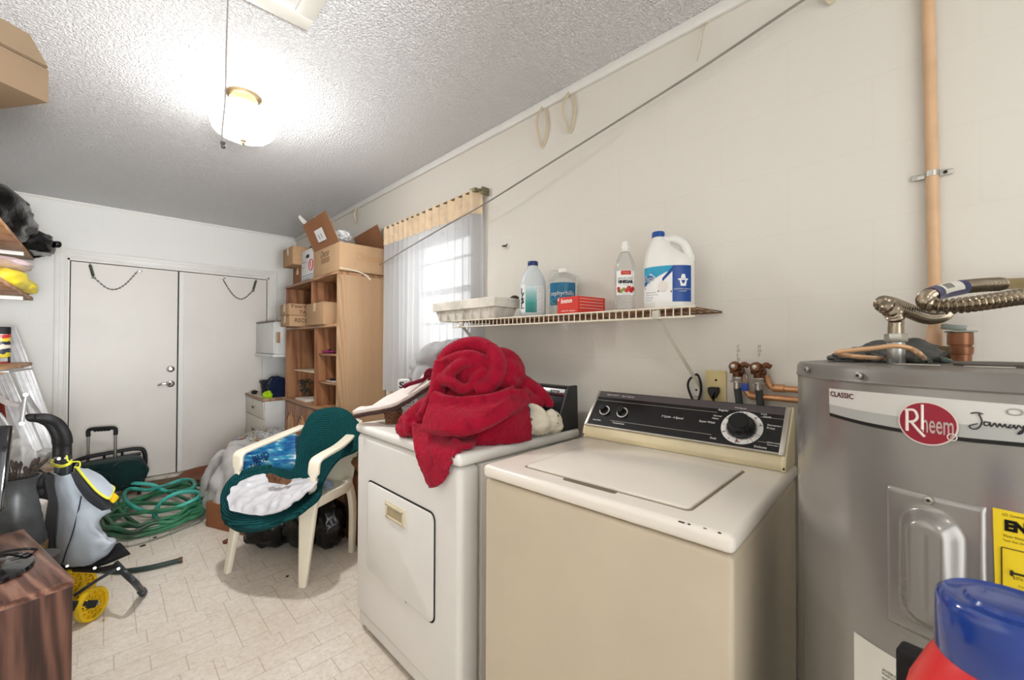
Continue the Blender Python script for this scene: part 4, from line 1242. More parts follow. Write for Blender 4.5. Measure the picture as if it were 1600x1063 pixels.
bm = B(); E_.patch(bm, 0.022, 0.062, 0.024, 0.142); lb2 = obj('back_label', bm, M_lwhite, ly, smooth=60)
bm = B()
for i in range(16): text(bm, 'for use on counters and tiles'[i % 4: 14 + i % 7], 0.005, None, width=0.030 - 0.004 * (i % 3), height=0.0024, fn=E_.fn(0.025, 0.134 - 0.0068 * i))
obj('small_print', bm, M_ink, lb2)
bm = B(); E_.patch(bm, -0.066, -0.036, 0.024, 0.150, mi=0); lb3 = obj('front_label', bm, M_lwhite, ly, smooth=60)
bm = B()
for s, z in (('L', 0.118), ('y', 0.096), ('s', 0.074), ('L', 0.050)): text(bm, s, 0.03, None, height=0.026, width=0.020, fn=E_.fn(-0.062, z - 0.010), bold=0.001)
obj('black_letters', bm, mat('label_black', (20, 22, 30), 0.5, var=0), lb3)

# water jug
zj = stand('water_jug', 'short clear water jug with a round blue spring water label behind the red box', 'jug', 1.450, 1.165, SB)
bm = B(); prof = [(0.05, 0), (0.060, 0.004), (0.062, 0.02), (0.060, 0.03), (0.062, 0.04), (0.062, 0.150), (0.060, 0.156), (0.062, 0.162), (0.057, 0.176), (0.040, 0.190), (0.022, 0.197), (0.019, 0.200), (0.019, 0.206)]
lathe(bm, prof, 40); obj('bottle_body', bm, M_pet, zj, smooth=50)
bm = B(); lathe(bm, [(0.0205, 0.198), (0.0205, 0.212), (0.018, 0.216), (0, 0.216)], 32, fn=lambda r, z, a: r * (1 + 0.015 * math.cos(26 * a))); obj('cap', bm, M_hdpe, zj)
bm = B(); tube(bm, cr([(-0.014, 0, 0.199), (-0.04, 0, 0.204), (-0.058, 0, 0.192), (-0.064, 0, 0.165), (-0.063, 0, 0.13)], 6), 0.006, 8); tube(bm, cr([(0.016, 0, 0.196), (0.05, 0, 0.186), (0.066, 0, 0.176), (0.069, 0, 0.164), (0.066, 0, 0.155)], 6), 0.004, 8); obj('handle', bm, M_pet, zj)
E_ = Ell(0.062, 0.062)
bm = B(); E_.patch(bm, -0.07, 0.062, 0.050, 0.148); lb = obj('front_label', bm, mat('spring_blue', (16, 104, 142), 0.35, var=0.1, vscale=30), zj, smooth=60)
bm = B(); E_.disc(bm, 0.0, 0.068, 0.058, 0.016, off=0.0010, mi=0); E_.disc(bm, 0.022, 0.062, 0.034, 0.008, off=0.0012, mi=1); E_.disc(bm, -0.03, 0.060, 0.03, 0.008, off=0.0013, mi=1); obj('printed_hills', bm, [mat('print_cream', (216, 214, 166), 0.5), mat('print_green', (28, 92, 84), 0.5)], lb)
bm = B(); text(bm, 'zephyrhills', 0.02, None, width=0.112, height=0.026, fn=E_.fn(-0.062, 0.086, 0.0016), bold=0.0003); obj('brand_word', bm, M_lwhite, lb)

# dryer sheet box
bx = thing('dryer_sheet_box', 'flat red box of dryer sheets lying at the front edge of the wire shelf', 'box', (1.275, 0.955, SB), R(-8))
bm = B(); box(bm, (0.0, 0, 0), (0.155, 0.112, 0.066), 0.0012); bo = obj('carton', bm, mat('red_carton', (214, 62, 50), 0.42, var=0.05), bx, smooth=0)
FM = frame((-0.0006, 0.112, 0), (0, -1, 0), (0, 0, 1)); SM = frame((0, -0.0006, 0), (1, 0, 0), (0, 0, 1))
bm = B(); text(bm, 'bounce', 0.03, FM @ Matrix.Translation((0.022, 0.042, 0.0004)) , width=0.062, height=0.019, shear=0.2, bold=0.0009)
text(bm, 'outdoor fresh', 0.008, FM @ Matrix.Translation((0.024, 0.010, 0.0004)), width=0.04); text(bm, '120 sheets', 0.008, FM @ Matrix.Translation((0.07, 0.008, 0.0004)), width=0.03)
for i in range(4): box(bm, (0.012, 0.056 - i * 0.012, 0), (0.142, 0.0575 - i * 0.012, 0.0005), M=SM)
prism(bm, round_poly([(0.003, 0.055), (0.010, 0.052), (0.010, 0.062), (0.004, 0.063)], 0.002), 0.0005, FM)
obj('carton_print', bm, mat('pale_pink_print', (248, 226, 218), 0.5, var=0), bo)

# white foam tray at the left end
ty = thing('foam_tray', 'large dirty white foam tray overhanging the left end of the wire shelf', 'tray', (1.25, 1.40, SB))
bm = B()
def tray(lx, ly, h):
    b = bmesh.new(); rings = []
    for z, ins in ((0.0, 0.028), (0.052, 0.014), (0.054, 0.001), (h - 0.004, 0.0), (h, 0.003), (h, 0.016), (0.012, 0.038)):
        rings.append([b.verts.new((x, y, z)) for x, y in [(ins + q[0] * (lx - 2 * ins), ins + q[1] * (ly - 2 * ins)) for q in [((p[0] + 0.5), (p[1] + 0.5)) for p in rrect(1, 1, 0.04, 4)]]])
    for r1, r2 in zip(rings, rings[1:]):
        for i in range(len(r1)): b.faces.new((r1[i], r1[(i + 1) % len(r1)], r2[(i + 1) % len(r1)], r2[i]))
    b.faces.new(rings[0][::-1]); b.faces.new(rings[-1])
    bmesh.ops.recalc_face_normals(b, faces=b.faces)
    return b
addbm(bm, tray(0.175, 0.50, 0.098))
for k in range(7): box(bm, (-0.0005 + 0.013, 0.05 + 0.066 * k, 0.004), (0.022, 0.055 + 0.066 * k, 0.05), 0.001)
obj('tray_body', bm, mat('dirty_white_foam', (222, 216, 204), 0.6, var=0.14, vscale=9), ty)
bm = B(); blob(bm, (1.405, 1.425, SB + 0.104), (0.016, 0.024, 0.011), 0.25, 3, 3, 3); o = obj('pine_cone_scrap', bm, mat('dark_brown_scrap', (70, 56, 46), 0.8, var=0.2, vscale=60), None); tag(o, 'small dark brown scrap lying on the near corner of the white foam tray', 'scrap')

# ------------------------------------------------------------------ outlet, valves, pipes on the wall
ot = thing('wall_outlet', 'cream single outlet plate with a black plug on the wall behind the washer', 'outlet', (XR, 0.551, 1.066))
WM_ = frame((XR, 0.585, 1.066), (0, -1, 0), (0, 0, 1))
bm = B(); prism(bm, rrect(0.070, 0.115, 0.004, 3, 0.035, 0.0575), 0.006, WM_, bev=0.002); cyl(bm, WM_ @ V((0.036, 0.082, 0.006)), WM_ @ V((0.036, 0.082, 0.0072)), 0.004, n=12, mi=1); lathe(bm, [(0.018, 0), (0.018, 0.003), (0.0, 0.003)], 28, WM_ @ Matrix.Translation((0.036, 0.046, 0.0055)))
obj('cover_plate', bm, [mat('aged_cream_plate', (214, 196, 142), 0.4, var=0.06), M_dark], ot, True)
bm = B(); prism(bm, round_poly([(0.018, 0.058), (0.050, 0.058), (0.050, 0.040), (0.038, 0.018), (0.030, 0.018), (0.018, 0.040)], 0.006), 0.026, WM_ @ Matrix.Translation((0.0, 0.0, 0.0085)), bev=0.004)
tube(bm, cr([WM_ @ V((0.034, 0.02, 0.022)), WM_ @ V((0.033, 0.0, 0.022)), WM_ @ V((0.028, -0.06, 0.02)), WM_ @ V((0.02, -0.16, 0.02))], 6), 0.004, 8)
o = obj('power_plug', bm, M_black, None, smooth=40); tag(o, 'black plug and cord in the cream outlet behind the washer', 'plug')
bm = B(); p0 = onx(1084, 588, XR - 0.03)
loop = cr([p0, onx(1077, 594, XR - 0.028), onx(1075, 604, XR - 0.028), onx(1080, 620, XR - 0.025), onx(1087, 632, XR - 0.022), onx(1091, 626, XR - 0.022), onx(1095, 612, XR - 0.024), onx(1095, 599, XR - 0.026), onx(1090, 586, XR - 0.03)], 6, closed=True)
tube(bm, loop, 0.0042, 8, closed=True); o = obj('cord_loop', bm, M_black, None); tag(o, 'loop of black cord hung on the foot of the right shelf brace', 'cord')
bm = B(); box(bm, (XR - 0.006, 0.600, 1.085), (XR, 0.636, 1.128), 0.002); cyl(bm, (XR - 0.0065, 0.617, 1.108), (XR - 0.004, 0.617, 1.108), 0.004, n=12, mi=1); o = obj('brace_plate', bm, [mat('white_plate', (226, 222, 212), 0.4), M_dark], None); tag(o, 'small white wall plate below the foot of the right shelf brace', 'plate')
# washer valves
M_bronze = mat('brown_bronze', (116, 78, 54), 0.4, 0.75, var=0.18, vscale=30)
M_copper = mat('copper_pipe', (198, 146, 104), 0.38, 0.55, var=0.10, vscale=12)
M_hose = mat('grey_rubber_hose', (64, 68, 68), 0.55, var=0.08, bump=0.2, bscale=200)
def valve(y, label):
    vx, vz = XR - 0.038, 1.190
    t = thing('washer_valve', label, 'valve', (vx, y, vz - 0.03))
    bm = B(); cyl(bm, (XR - 0.004, y, vz), (vx - 0.018, y, vz), 0.013, n=16, bev=0.002); cyl(bm, (vx, y, vz + 0.012), (vx, y, vz - 0.026), 0.014, n=16, bev=0.002); cyl(bm, (vx, y + 0.022, vz - 0.006), (vx, y - 0.022, vz - 0.006), 0.008, n=12, bev=0.002)
    lathe(bm, [(0, -0.022), (0.012, -0.020), (0.017, -0.012), (0.018, 0), (0.014, 0.010), (0, 0.014)], 20, Matrix.Translation((vx - 0.012, y + 0.002, vz + 0.010)) @ Matrix.Rotation(R(90), 4, 'Y'))
    obj('valve_body', bm, M_bronze, t, True)
    bm = B(); c = V((vx - 0.016, y - 0.028, vz + 0.018)); tube(bm, cr([(vx - 0.014, y - 0.006, vz + 0.012), (vx - 0.016, y - 0.020, vz + 0.016), c, (vx - 0.012, y - 0.038, vz + 0.012)], 4), [0.005] * 4 + [0.009] * 5 + [0.008] * 4, 10); obj('lever', bm, M_bronze, t, True)
    bm = B(); cyl(bm, (vx - 0.035, y + 0.003, vz + 0.012), (vx - 0.026, y + 0.003, vz + 0.012), 0.007, n=12, bev=0.001); obj('handle_screw', bm, M_zinc, t, True)
    bm = B(); cyl(bm, (vx, y, vz - 0.024), (vx, y, vz - 0.040), 0.016, n=6, bev=0.001); lathe(bm, [(0.021, -0.038), (0.021, -0.041), (0.011, -0.043), (0.0105, -0.065)], 20, Matrix.Translation((vx, y, vz))); obj('hose_nut', bm, M_zinc, t, True)
    bm = B(); tube(bm, cr([(vx, y, vz - 0.06), (vx + 0.012, y - 0.002, vz - 0.11), (vx + 0.022, y - 0.010, vz - 0.22), (vx + 0.022, y - 0.02, vz - 0.40), (vx + 0.022, y - 0.01, 0.55)], 8), 0.0115, 12)
    o = obj('supply_hose', bm, M_hose, None); tag(o, 'grey rubber hose hanging from the bronze valve ' + label[-15:], 'hose', 'washer supply hoses')
valve(0.470, 'bronze washer valve on the wall, the one nearer the outlet')
valve(0.407, 'bronze washer valve on the wall, the one nearer the heater')
bm = B(); prism(bm, round_poly([(-0.010, -0.012), (0.010, -0.010), (0.009, 0.014), (-0.008, 0.014)], 0.003), 0.012, frame((XR - 0.066, 0.437, 1.135), (0, -1, 0), (0, 0, 1)), bev=0.002)
lk = obj('lock_body', bm, mat('blue_lock', (24, 62, 150), 0.4), None); 
bm = B(); tube(bm, cr([(XR - 0.072, 0.441, 1.148), (XR - 0.070, 0.441, 1.166), (XR - 0.068, 0.437, 1.176), (XR - 0.070, 0.432, 1.166), (XR - 0.072, 0.432, 1.148)], 5), 0.0018, 6); obj('shackle', bm, M_zinc, lk, True)
lk.name = 'padlock'; tag(lk, 'tiny blue padlock hanging between the two bronze washer valves', 'padlock')
for (y0, z, z2, lab) in ((0.446, 1.105, 1.175, 'lower horizontal copper pipe running from the washer valves to behind the water heater'), (0.386, 1.135, 1.175, 'upper horizontal copper pipe running from the washer valves to behind the water heater')):
    bm = B(); x = XR - 0.014 if z > 1.12 else XR - 0.024
    tube(bm, cr([(x, y0 + 0.006, z2), (x, y0 + 0.004, z + 0.028), (x, y0 - 0.004, z + 0.008), (x, y0 - 0.022, z), (x, y0 - 0.10, z - 0.001), (x, -0.55, z - 0.012)], 6), 0.0095, 12)
    cyl(bm, (x, y0 - 0.012, z), (x, y0 - 0.045, z), 0.0125, n=14, bev=0.001)
    o = obj('copper_pipe', bm, M_copper, None); tag(o, lab, 'pipe')
bm = B()
for s, y in (('COLD', 0.476), ('HOT', 0.412)):
    for i, ch in enumerate(s): text(bm, ch, 0.012, frame((XR - 0.0012, y + 0.006, 1.262 - 0.0145 * i), (0, -1, 0), (0, 0, 1)), height=0.010)
o = obj('pencil_lettering', bm, mat('pencil_grey', (150, 140, 122), 0.8, var=0), None); tag(o, 'faint pencil words on the wall above the two washer valves', 'lettering')
# tall painted pipe
pp = thing('wall_pipe', 'tall peach painted pipe running up the wall behind the water heater', 'pipe', (1.524, 0.010, 0.9))
bm = B(); tube(bm, [(1.524, 0.010, 0.9), (1.524, 0.009, 1.4), (1.526, 0.013, 1.8), (1.524, 0.020, ZC)], 0.0125, 16); obj('pipe_run', bm, mat('peach_pipe_paint', (214, 176, 138), 0.45, var=0.09, vscale=7), pp, True)
bm = B(); cyl(bm, (1.524, 0.010, 1.235), (1.524, 0.010, 1.315), 0.0155, n=20, bev=0.001); obj('coupling', bm, mat('peach_coupling', (218, 180, 144), 0.45, var=0.05), pp, True)
bm = B(); lathe(bm, [(0.0130, -0.007), (0.0142, -0.007), (0.0142, 0.007), (0.0130, 0.007)], 24, Matrix.Translation((1.5255, 0.012, 1.715)))
box(bm, (1.532, -0.026, 1.708), (1.5365, 0.052, 1.722), 0.002); cyl(bm, (1.533, 0.044, 1.715), (1.529, 0.044, 1.715), 0.004, n=10); cyl(bm, (1.533, -0.012, 1.715), (1.528, -0.012, 1.715), 0.004, n=10, mi=1); obj('pipe_clamp', bm, [M_zinc, M_dark], pp, True)
# ------------------------------------------------------------------ on and above the water heater
M_corr = mat('corrugated_steel', (158, 146, 128), 0.20, 0.95, var=0.08, vscale=10)
def corrugated(pts, r, pitch, amp, s0=0.0, s1=1.0, n=14):
    p = cr(pts, 24)
    L = [0]
    for a, c in zip(p, p[1:]): L.append(L[-1] + (c - a).length)
    T = L[-1]; steps = int(T / pitch * 7)
    out, rr = [], []
    j = 0
    for i in range(steps + 1):
        s = T * i / steps
        while j < len(L) - 2 and L[j + 1] < s: j += 1
        k = (s - L[j]) / max(1e-9, L[j + 1] - L[j])
        out.append(p[j].lerp(p[j + 1], min(1, k)))
        f = s / T
        rr.append(r + (amp * (math.cos(2 * PI * s / pitch)) if s0 < f < s1 else 0))
    bm = B(); tube(bm, out, rr, n)
    return bm
HTT = HT
n0 = ond(1400, 564, 0.86); n0.z = HTT - 0.004
f1 = thing('flexible_connector', 'corrugated steel connector rising from the heater lid and bending towards the tall pipe', 'water connector', n0)
dn = (n0 - _c).dot(_f)
q = lambda u, v, d: ond(u, v, d)
bm = B(); cyl(bm, n0, (n0.x, n0.y, q(1400, 525, dn).z), 0.0145, n=20, bev=0.001); obj('nipple', bm, mat('galvanised_nipple', (176, 178, 176), 0.3, 0.85, var=0.15, vscale=60), f1, True)
z = q(1400, 529, dn).z; bm = B(); cyl(bm, (n0.x, n0.y, z - 0.008), (n0.x, n0.y, z + 0.010), 0.0185, n=6, bev=0.0015); obj('hex_nut', bm, M_zinc, f1, True)
zz = q(1400, 512, dn).z; bm = B(); cyl(bm, (n0.x, n0.y, z + 0.008), (n0.x, n0.y, zz), 0.013, n=20); obj('sleeve', bm, M_corr, f1, True)
bm = corrugated([V((n0.x, n0.y, zz - 0.002)), q(1400, 500, dn), q(1396, 488, dn - 0.01), q(1383, 478, dn - 0.015), q(1381, 474, dn + 0.012), q(1396, 477, dn + 0.045), q(1420, 486, dn + 0.075), q(1446, 496, dn + 0.115), q(1468, 495, dn + 0.155), q(1478, 489, dn + 0.185)], 0.0128, 0.0108, 0.0034, 0.05, 0.98); obj('corrugated_tube', bm, M_corr, f1, True)
pe = q(1480, 488, dn + 0.195); bm = B(); cyl(bm, q(1473, 492, dn + 0.17), pe, 0.0155, n=6, bev=0.001); obj('end_nut', bm, mat('dull_brass', (150, 128, 92), 0.4, 0.8), f1, True)
e2 = V((HX - 0.02, HY - 0.16, HTT - 0.004))
f2 = thing('flexible_connector', 'corrugated steel connector in a tight U bend with a barcode sticker, above the heater', 'water connector', e2)
path2 = [q(1566, 444, 0.92), q(1530, 446, 0.915), q(1495, 450, 0.90), q(1466, 457, 0.88), q(1449, 464, 0.845), q(1449, 473, 0.81), q(1470, 479, 0.79), q(1505, 477, 0.775), q(1550, 471, 0.765), q(1600, 464, 0.76), q(1650, 464, 0.76), V((e2.x, e2.y + 0.01, HTT + 0.11)), V((e2.x, e2.y, HTT + 0.06))]
bm = corrugated(path2, 0.0124, 0.0095, 0.0031, 0.0, 0.98); obj('corrugated_tube', bm, M_corr, f2, True)
bm = B(); tube(bm, [q(1566, 444, 0.92), q(1600, 443, 0.925), q(1680, 440, 0.93), V((1.50, q(1680, 440, 0.93).y - 0.1, q(1600, 443, 0.925).z))], 0.0126, 16); obj('brass_tube', bm, mat('brass_tube', (150, 132, 96), 0.3, 0.9), f2, True)
bm = B(); cyl(bm, (e2.x, e2.y, HTT - 0.004), (e2.x, e2.y, HTT + 0.065), 0.0145, n=20); obj('nipple', bm, M_zinc, f2, True)
# sticker wrapped round the bend
P = cr([q(1503, 449, 0.902), q(1483, 453, 0.893), q(1466, 457, 0.88), q(1452, 462.5, 0.853)], 6)
bm = B(); tube(bm, P, 0.0162, 20, caps=False); st = obj('sticker', bm, mat('navy_sticker', (38, 40, 92), 0.4, var=0.05), f2, True)
bm = B(); Pw = P[3:15]
b2 = bmesh.new(); rows = []
up = V((0, 0, 1)); 
for p_, d_ in zip(Pw, [(b - a).normalized() for a, b in zip(Pw, Pw[1:])] + [(Pw[-1] - Pw[-2]).normalized()]):
    cam_d = (_c - p_).normalized(); u1 = (up - d_ * up.dot(d_)).normalized(); s1 = d_.cross(u1).normalized()
    if s1.dot(cam_d) < 0: s1 = -s1
    rows.append([b2.verts.new(p_ + (u1 * math.cos(a) + s1 * math.sin(a)) * 0.0168) for a in [R(g) for g in range(10, 101, 10)]])
for r1, r2 in zip(rows, rows[1:]):
    for i in range(len(r1) - 1): b2.faces.new((r1[i], r1[i + 1], r2[i + 1], r2[i]))
addbm(bm, b2); obj('sticker_panel', bm, mat('white_sticker', (226, 222, 210), 0.4, var=0.02), st, True)
bm = B()
for k in range(5, 10):
    p_ = Pw[k]; d_ = (Pw[k + 1] - p_).normalized(); u1 = (up - d_ * up.dot(d_)).normalized(); s1 = d_.cross(u1).normalized()
    if s1.dot((_c - p_).normalized()) < 0: s1 = -s1
    for g in range(2): tube(bm, [p_ + d_ * 0.0016 * g + (u1 * math.cos(a) + s1 * math.sin(a)) * 0.0170 for a in [R(x) for x in (25, 40, 55, 70)]], 0.0005, 4)
obj('barcode', bm, M_black, st, True)

LT = HTT - 0.0035
def zl(u, v): return onz(u, v, LT)
# grey plastic sheet crumpled at the back of the lid
a = zl(1292, 566.5); c = V((1.235, 0.105, LT))
bm = B(); blob(bm, (1.268, 0.062, LT + 0.020), (0.028, 0.066, 0.032), 0.18, 2.6, 5, 4, -0.0195, ridge=0.3)
blob(bm, (1.215, 0.150, LT + 0.007), (0.030, 0.034, 0.013), 0.25, 3, 9, 4, -0.0065, ridge=0.3); blob(bm, (1.245, 0.115, LT + 0.014), (0.026, 0.040, 0.022), 0.2, 2.4, 11, 4, -0.0135, ridge=0.3)
o = obj('plastic_sheet', bm, mat('dark_grey_plastic', (86, 86, 82), 0.4, var=0.15, vscale=20, bump=0.4, bscale=60), None, smooth=60); tag(o, 'crumpled dark grey plastic sheet at the back left of the heater lid', 'plastic sheet')
bm = B()
cop = cr([zl(1445, 566.5) + V((0, 0, 0.006)), q(1440, 556, 0.70), q(1425, 546, 0.705), q(1400, 541, 0.71), q(1360, 545, 0.73), q(1318, 549, 0.75), q(1308, 552, 0.76), q(1325, 556, 0.78), q(1360, 559, 0.80), zl(1393, 563.0) + V((0, 0, 0.005))], 8)
tube(bm, cop, 0.0042, 10); o = obj('bent_copper_tube', bm, mat('peach_copper_tube', (214, 170, 128), 0.4, 0.3, var=0.08), None); tag(o, 'thin bent copper tube lying in a flat loop on the heater lid', 'tube')
bm = B(); cc = zl(1443, 568.5); blob(bm, (cc.x, cc.y, LT + 0.007), (0.013, 0.013, 0.0075), 0.45, 5, 2, 3, -0.0065)
o = obj('corroded_fitting', bm, mat('green_corrosion', (98, 106, 92), 0.8, var=0.3, vscale=80), None); tag(o, 'corroded green fitting at the end of the thin copper tube', 'fitting')
bm = B(); cc = zl(1476, 567.5); blob(bm, (cc.x, cc.y, LT + 0.005), (0.018, 0.011, 0.006), 0.3, 3, 4, 3, -0.0046); o = obj('teal_scrap', bm, mat('teal_scrap', (108, 130, 124), 0.7, var=0.1), None); tag(o, 'small teal scrap beside the dark elbow on the heater lid', 'scrap')
# dark elbow, brown coupling with clamp
cc = zl(1470, 565.5); bm = B()
tube(bm, cr([(cc.x + 0.012, cc.y + 0.034, LT + 0.004), (cc.x + 0.012, cc.y + 0.024, LT + 0.016), (cc.x + 0.012, cc.y + 0.006, LT + 0.021), (cc.x + 0.012, cc.y - 0.016, LT + 0.021)], 6), [0.013] * 6 + [0.015] * 12 + [0.0175], 18)
o = obj('pipe_elbow', bm, mat('dark_brass_elbow', (104, 92, 70), 0.4, 0.6, var=0.1), None); tag(o, 'dark brass pipe elbow lying on the heater lid', 'pipe elbow')
cb = onz(1501, 565, LT); bm = B()
lathe(bm, [(0.0195, 0), (0.0195, 0.016), (0.0215, 0.017), (0.0225, 0.026), (0.0225, 0.034), (0.020, 0.036), (0.020, 0.038), (0.0225, 0.040), (0.0225, 0.068), (0.0215, 0.069), (0.0185, 0.069), (0.0185, 0.055), (0, 0.055)], 36, Matrix.Translation((cb.x + 0.02, cb.y, LT)))
cpl = obj('pipe_coupling', bm, mat('brown_copper_coupling', (142, 94, 64), 0.34, 0.45, var=0.12, vscale=14), None); tag(cpl, 'brown copper coupling standing upright on the heater lid', 'coupling')
bm = B(); c0 = V((cb.x + 0.02, cb.y, LT + 0.0695)); box(bm, (-0.024, -0.0215, 0), (0.020, 0.0215, 0.004), 0.001, M=Matrix.Translation(c0) @ Matrix.Rotation(R(20), 4, 'Z'))
box(bm, (-0.009, -0.008, 0.004), (0.009, 0.034, 0.017), 0.002, M=Matrix.Translation(c0) @ Matrix.Rotation(R(8), 4, 'X') @ Matrix.Rotation(R(12), 4, 'Z'))
cyl(bm, c0 + V((-0.0075, 0.016, 0.013)), c0 + V((-0.0105, 0.016, 0.013)), 0.003, n=10, mi=1)
o = obj('pipe_clip', bm, [mat('grey_green_metal', (140, 146, 138), 0.5, 0.3, var=0.1), M_dark], None); tag(o, 'small grey metal clip resting on top of the brown coupling', 'clip')
bm = B(); cd = zl(1508, 567); lathe(bm, [(0.062, 0), (0.064, 0.004), (0.060, 0.007), (0, 0.008)], 40, Matrix.Translation((1.175, -0.08, LT))); o = obj('rubber_gasket', bm, mat('dusty_grey_rubber', (112, 106, 98), 0.8), None); tag(o, 'flat dusty grey disc under the brown coupling on the heater lid', 'gasket')
for (u, v, r_, lab) in ((1430, 570.5, 0.034, 'round white paper disc under the corroded fitting on the heater lid'), (1545, 574.5, 0.03, 'oval white paper disc at the right edge of the heater lid')):
    c0 = zl(u, v); bm = B(); lathe(bm, [(r_, 0), (r_, 0.0016), (0, 0.0018)], 32, Matrix.Translation((c0.x, c0.y, LT + 0.0002)), sx=0.55); o = obj('paper_disc', bm, mat('dusty_white_paper', (196, 188, 178), 0.7, var=0.08), None); tag(o, lab, 'paper disc', 'paper discs on the heater lid')

# ------------------------------------------------------------------ foreground: blue-capped red bottle and a black case on a small cart below the frame
ct = thing('utility_cart', 'small grey utility cart under the red bottle, below the edge of the photo', 'cart', (0.54, -0.2, 0))
bm = B(); box(bm, (0.41, -0.42, 0.775), (0.655, 0.10, 0.80), 0.004); obj('top_shelf', bm, M_pband, ct, True)
bm = B(); box(bm, (0.42, -0.41, 0.25), (0.645, 0.09, 0.27), 0.004); obj('bottom_shelf', bm, M_pband, ct, True)
for x in (0.425, 0.64):
    for y in (-0.405, 0.085):
        bm = B(); cyl(bm, (x, y, 0.03), (x, y, 0.78), 0.010, n=10); lathe(bm, [(0, -0.03), (0.014, -0.028), (0.022, -0.015), (0.022, 0.015), (0.014, 0.028), (0, 0.03)], 14, Matrix.Translation((x, y, 0.0305)) @ Matrix.Rotation(R(90), 4, 'X'), sx=1.0); obj('leg', bm, M_zinc, ct, True)
bc = V((0.506, -0.036, 0.789))
bt = thing('red_bottle', 'red plastic bottle with a translucent blue cap in the near foreground, lower right corner', 'bottle', bc)
bm = B(); lathe(bm, [(0.060, 0.0112), (0.064, 0.016), (0.064, 0.05), (0.062, 0.17), (0.057, 0.195), (0.046, 0.222), (0.040, 0.232), (0.036, 0.238), (0, 0.238)], 48, sx=1.0, sy=1.0); obj('bottle_body', bm, mat('red_hdpe', (226, 52, 52), 0.35, var=0.03), bt, smooth=50)
bm = B(); lathe(bm, [(0.0395, 0.231), (0.041, 0.234), (0.0405, 0.272), (0.0395, 0.278), (0.036, 0.281), (0.033, 0.279), (0.024, 0.2795), (0.022, 0.2825), (0, 0.283)], 64)
M_bcl = mat('translucent_blue', (34, 74, 168), 0.12, trans=0.35, var=0.05, vscale=20, coat=0.5)
obj('screw_cap', bm, M_bcl, bt, smooth=50)
bk = ond(1398, 1012, 0.44); bm = B(); box(bm, (-0.10, -0.025, 0), (0.0, 0.0, bk.z - 0.8005), 0.004, 3, M=Matrix.Translation((bk.x, bk.y, 0.8005)) @ Matrix.Rotation(R(80), 4, 'Z'))
o = obj('black_case', bm, mat('black_fabric_case', (24, 24, 25), 0.8, bump=0.3, bscale=300), None); tag(o, 'black case standing against the red bottle at the bottom edge of the photo', 'case')
# ------------------------------------------------------------------ laundry heaped on the dryer
def fuse(o, voxel, smooth=4, disp=0.0, dscale=0.01, fac=0.5):
    """melt the overlapping folds of one cloth into a single skin"""
    m = o.modifiers.new('fuse', 'REMESH'); m.mode = 'VOXEL'; m.voxel_size = voxel; m.use_smooth_shade = True
    if smooth:
        m = o.modifiers.new('relax', 'SMOOTH'); m.iterations = smooth; m.factor = fac
    if disp:
        tx = bpy.data.textures.new('pile', 'CLOUDS'); tx.noise_scale = dscale
        m = o.modifiers.new('pile', 'DISPLACE'); m.texture = tx; m.strength = disp; m.mid_level = 0.5
    return o
def zp(x, y, d): return ond(540 + x / 3.797, 520 + y / 3.797, d)
def cloth_mat(name, col, rough=0.9, var=0.10, vscale=14, bump=0.5, bscale=420, sheen=0.15, bdist=0.002):
    return mat(name, col, rough, var=var, vscale=vscale, bump=bump, bscale=bscale, bdist=bdist, sheen=sheen, spec=0.15)
M_towel = cloth_mat('red_terry', (168, 18, 48), var=0.12, vscale=30, bump=1.0, bscale=330, bdist=0.004, sheen=0.15)

bm = B()
c1 = zp(750, 470, 1.66); c2 = zp(760, 250, 1.64)
blob(bm, (c1.x, c1.y, 1.005), (0.165, 0.185, 0.150), 0.10, 1.6, 3, 4, -0.088)
blob(bm, (c2.x, c2.y, c2.z), (0.105, 0.120, 0.110), 0.10, 1.6, 5, 4)
def fold(pts, r0, r1, flat=0.6, n=12):
    p = cr([zp(*q) for q in pts], 8); k = len(p)
    tube(bm, p, [r0 + (r1 - r0) * i / (k - 1) for i in range(k)], n, flat=flat)
# hood roll over the crown and the folds inside it
for (x, y, d, r, sd) in ((640, 210, 1.60, (0.050, 0.050, 0.060), 1), (740, 265, 1.605, (0.062, 0.050, 0.052), 2), (700, 150, 1.64, (0.08, 0.07, 0.05), 3), (800, 190, 1.625, (0.06, 0.06, 0.06), 4), (940, 250, 1.62, (0.085, 0.085, 0.085), 5)):
    blob(bm, zp(x, y, d), r, 0.08, 1.6, sd, 4)
fold([(566, 175, 1.61), (620, 112, 1.60), (700, 74, 1.60), (790, 70, 1.59), (868, 112, 1.57), (902, 180, 1.55), (890, 250, 1.535), (850, 310, 1.525), (770, 345, 1.52)], 0.026, 0.036, 0.85)
fold([(575, 175, 1.575), (650, 140, 1.55), (730, 128, 1.54), (800, 150, 1.54), (862, 195, 1.555)], 0.014, 0.020, 0.9)
fold([(600, 260, 1.56), (640, 215, 1.535), (690, 180, 1.53), (760, 172, 1.54), (820, 190, 1.555)], 0.026, 0.016, 0.9)
fold([(560, 275, 1.56), (620, 290, 1.535), (690, 335, 1.515), (740, 320, 1.52), (775, 265, 1.53), (830, 220, 1.545)], 0.024, 0.018, 0.9)
fold([(905, 150, 1.59), (960, 158, 1.60), (1005, 205, 1.60), (1020, 270, 1.58)], 0.044, 0.032, 0.8)
fold([(900, 240, 1.56), (960, 280, 1.555), (1000, 320, 1.56)], 0.034, 0.026, 0.8)
fold([(570, 170, 1.59), (556, 250, 1.58), (545, 330, 1.565), (520, 400, 1.56), (480, 490, 1.55)], 0.030, 0.036, 0.8)
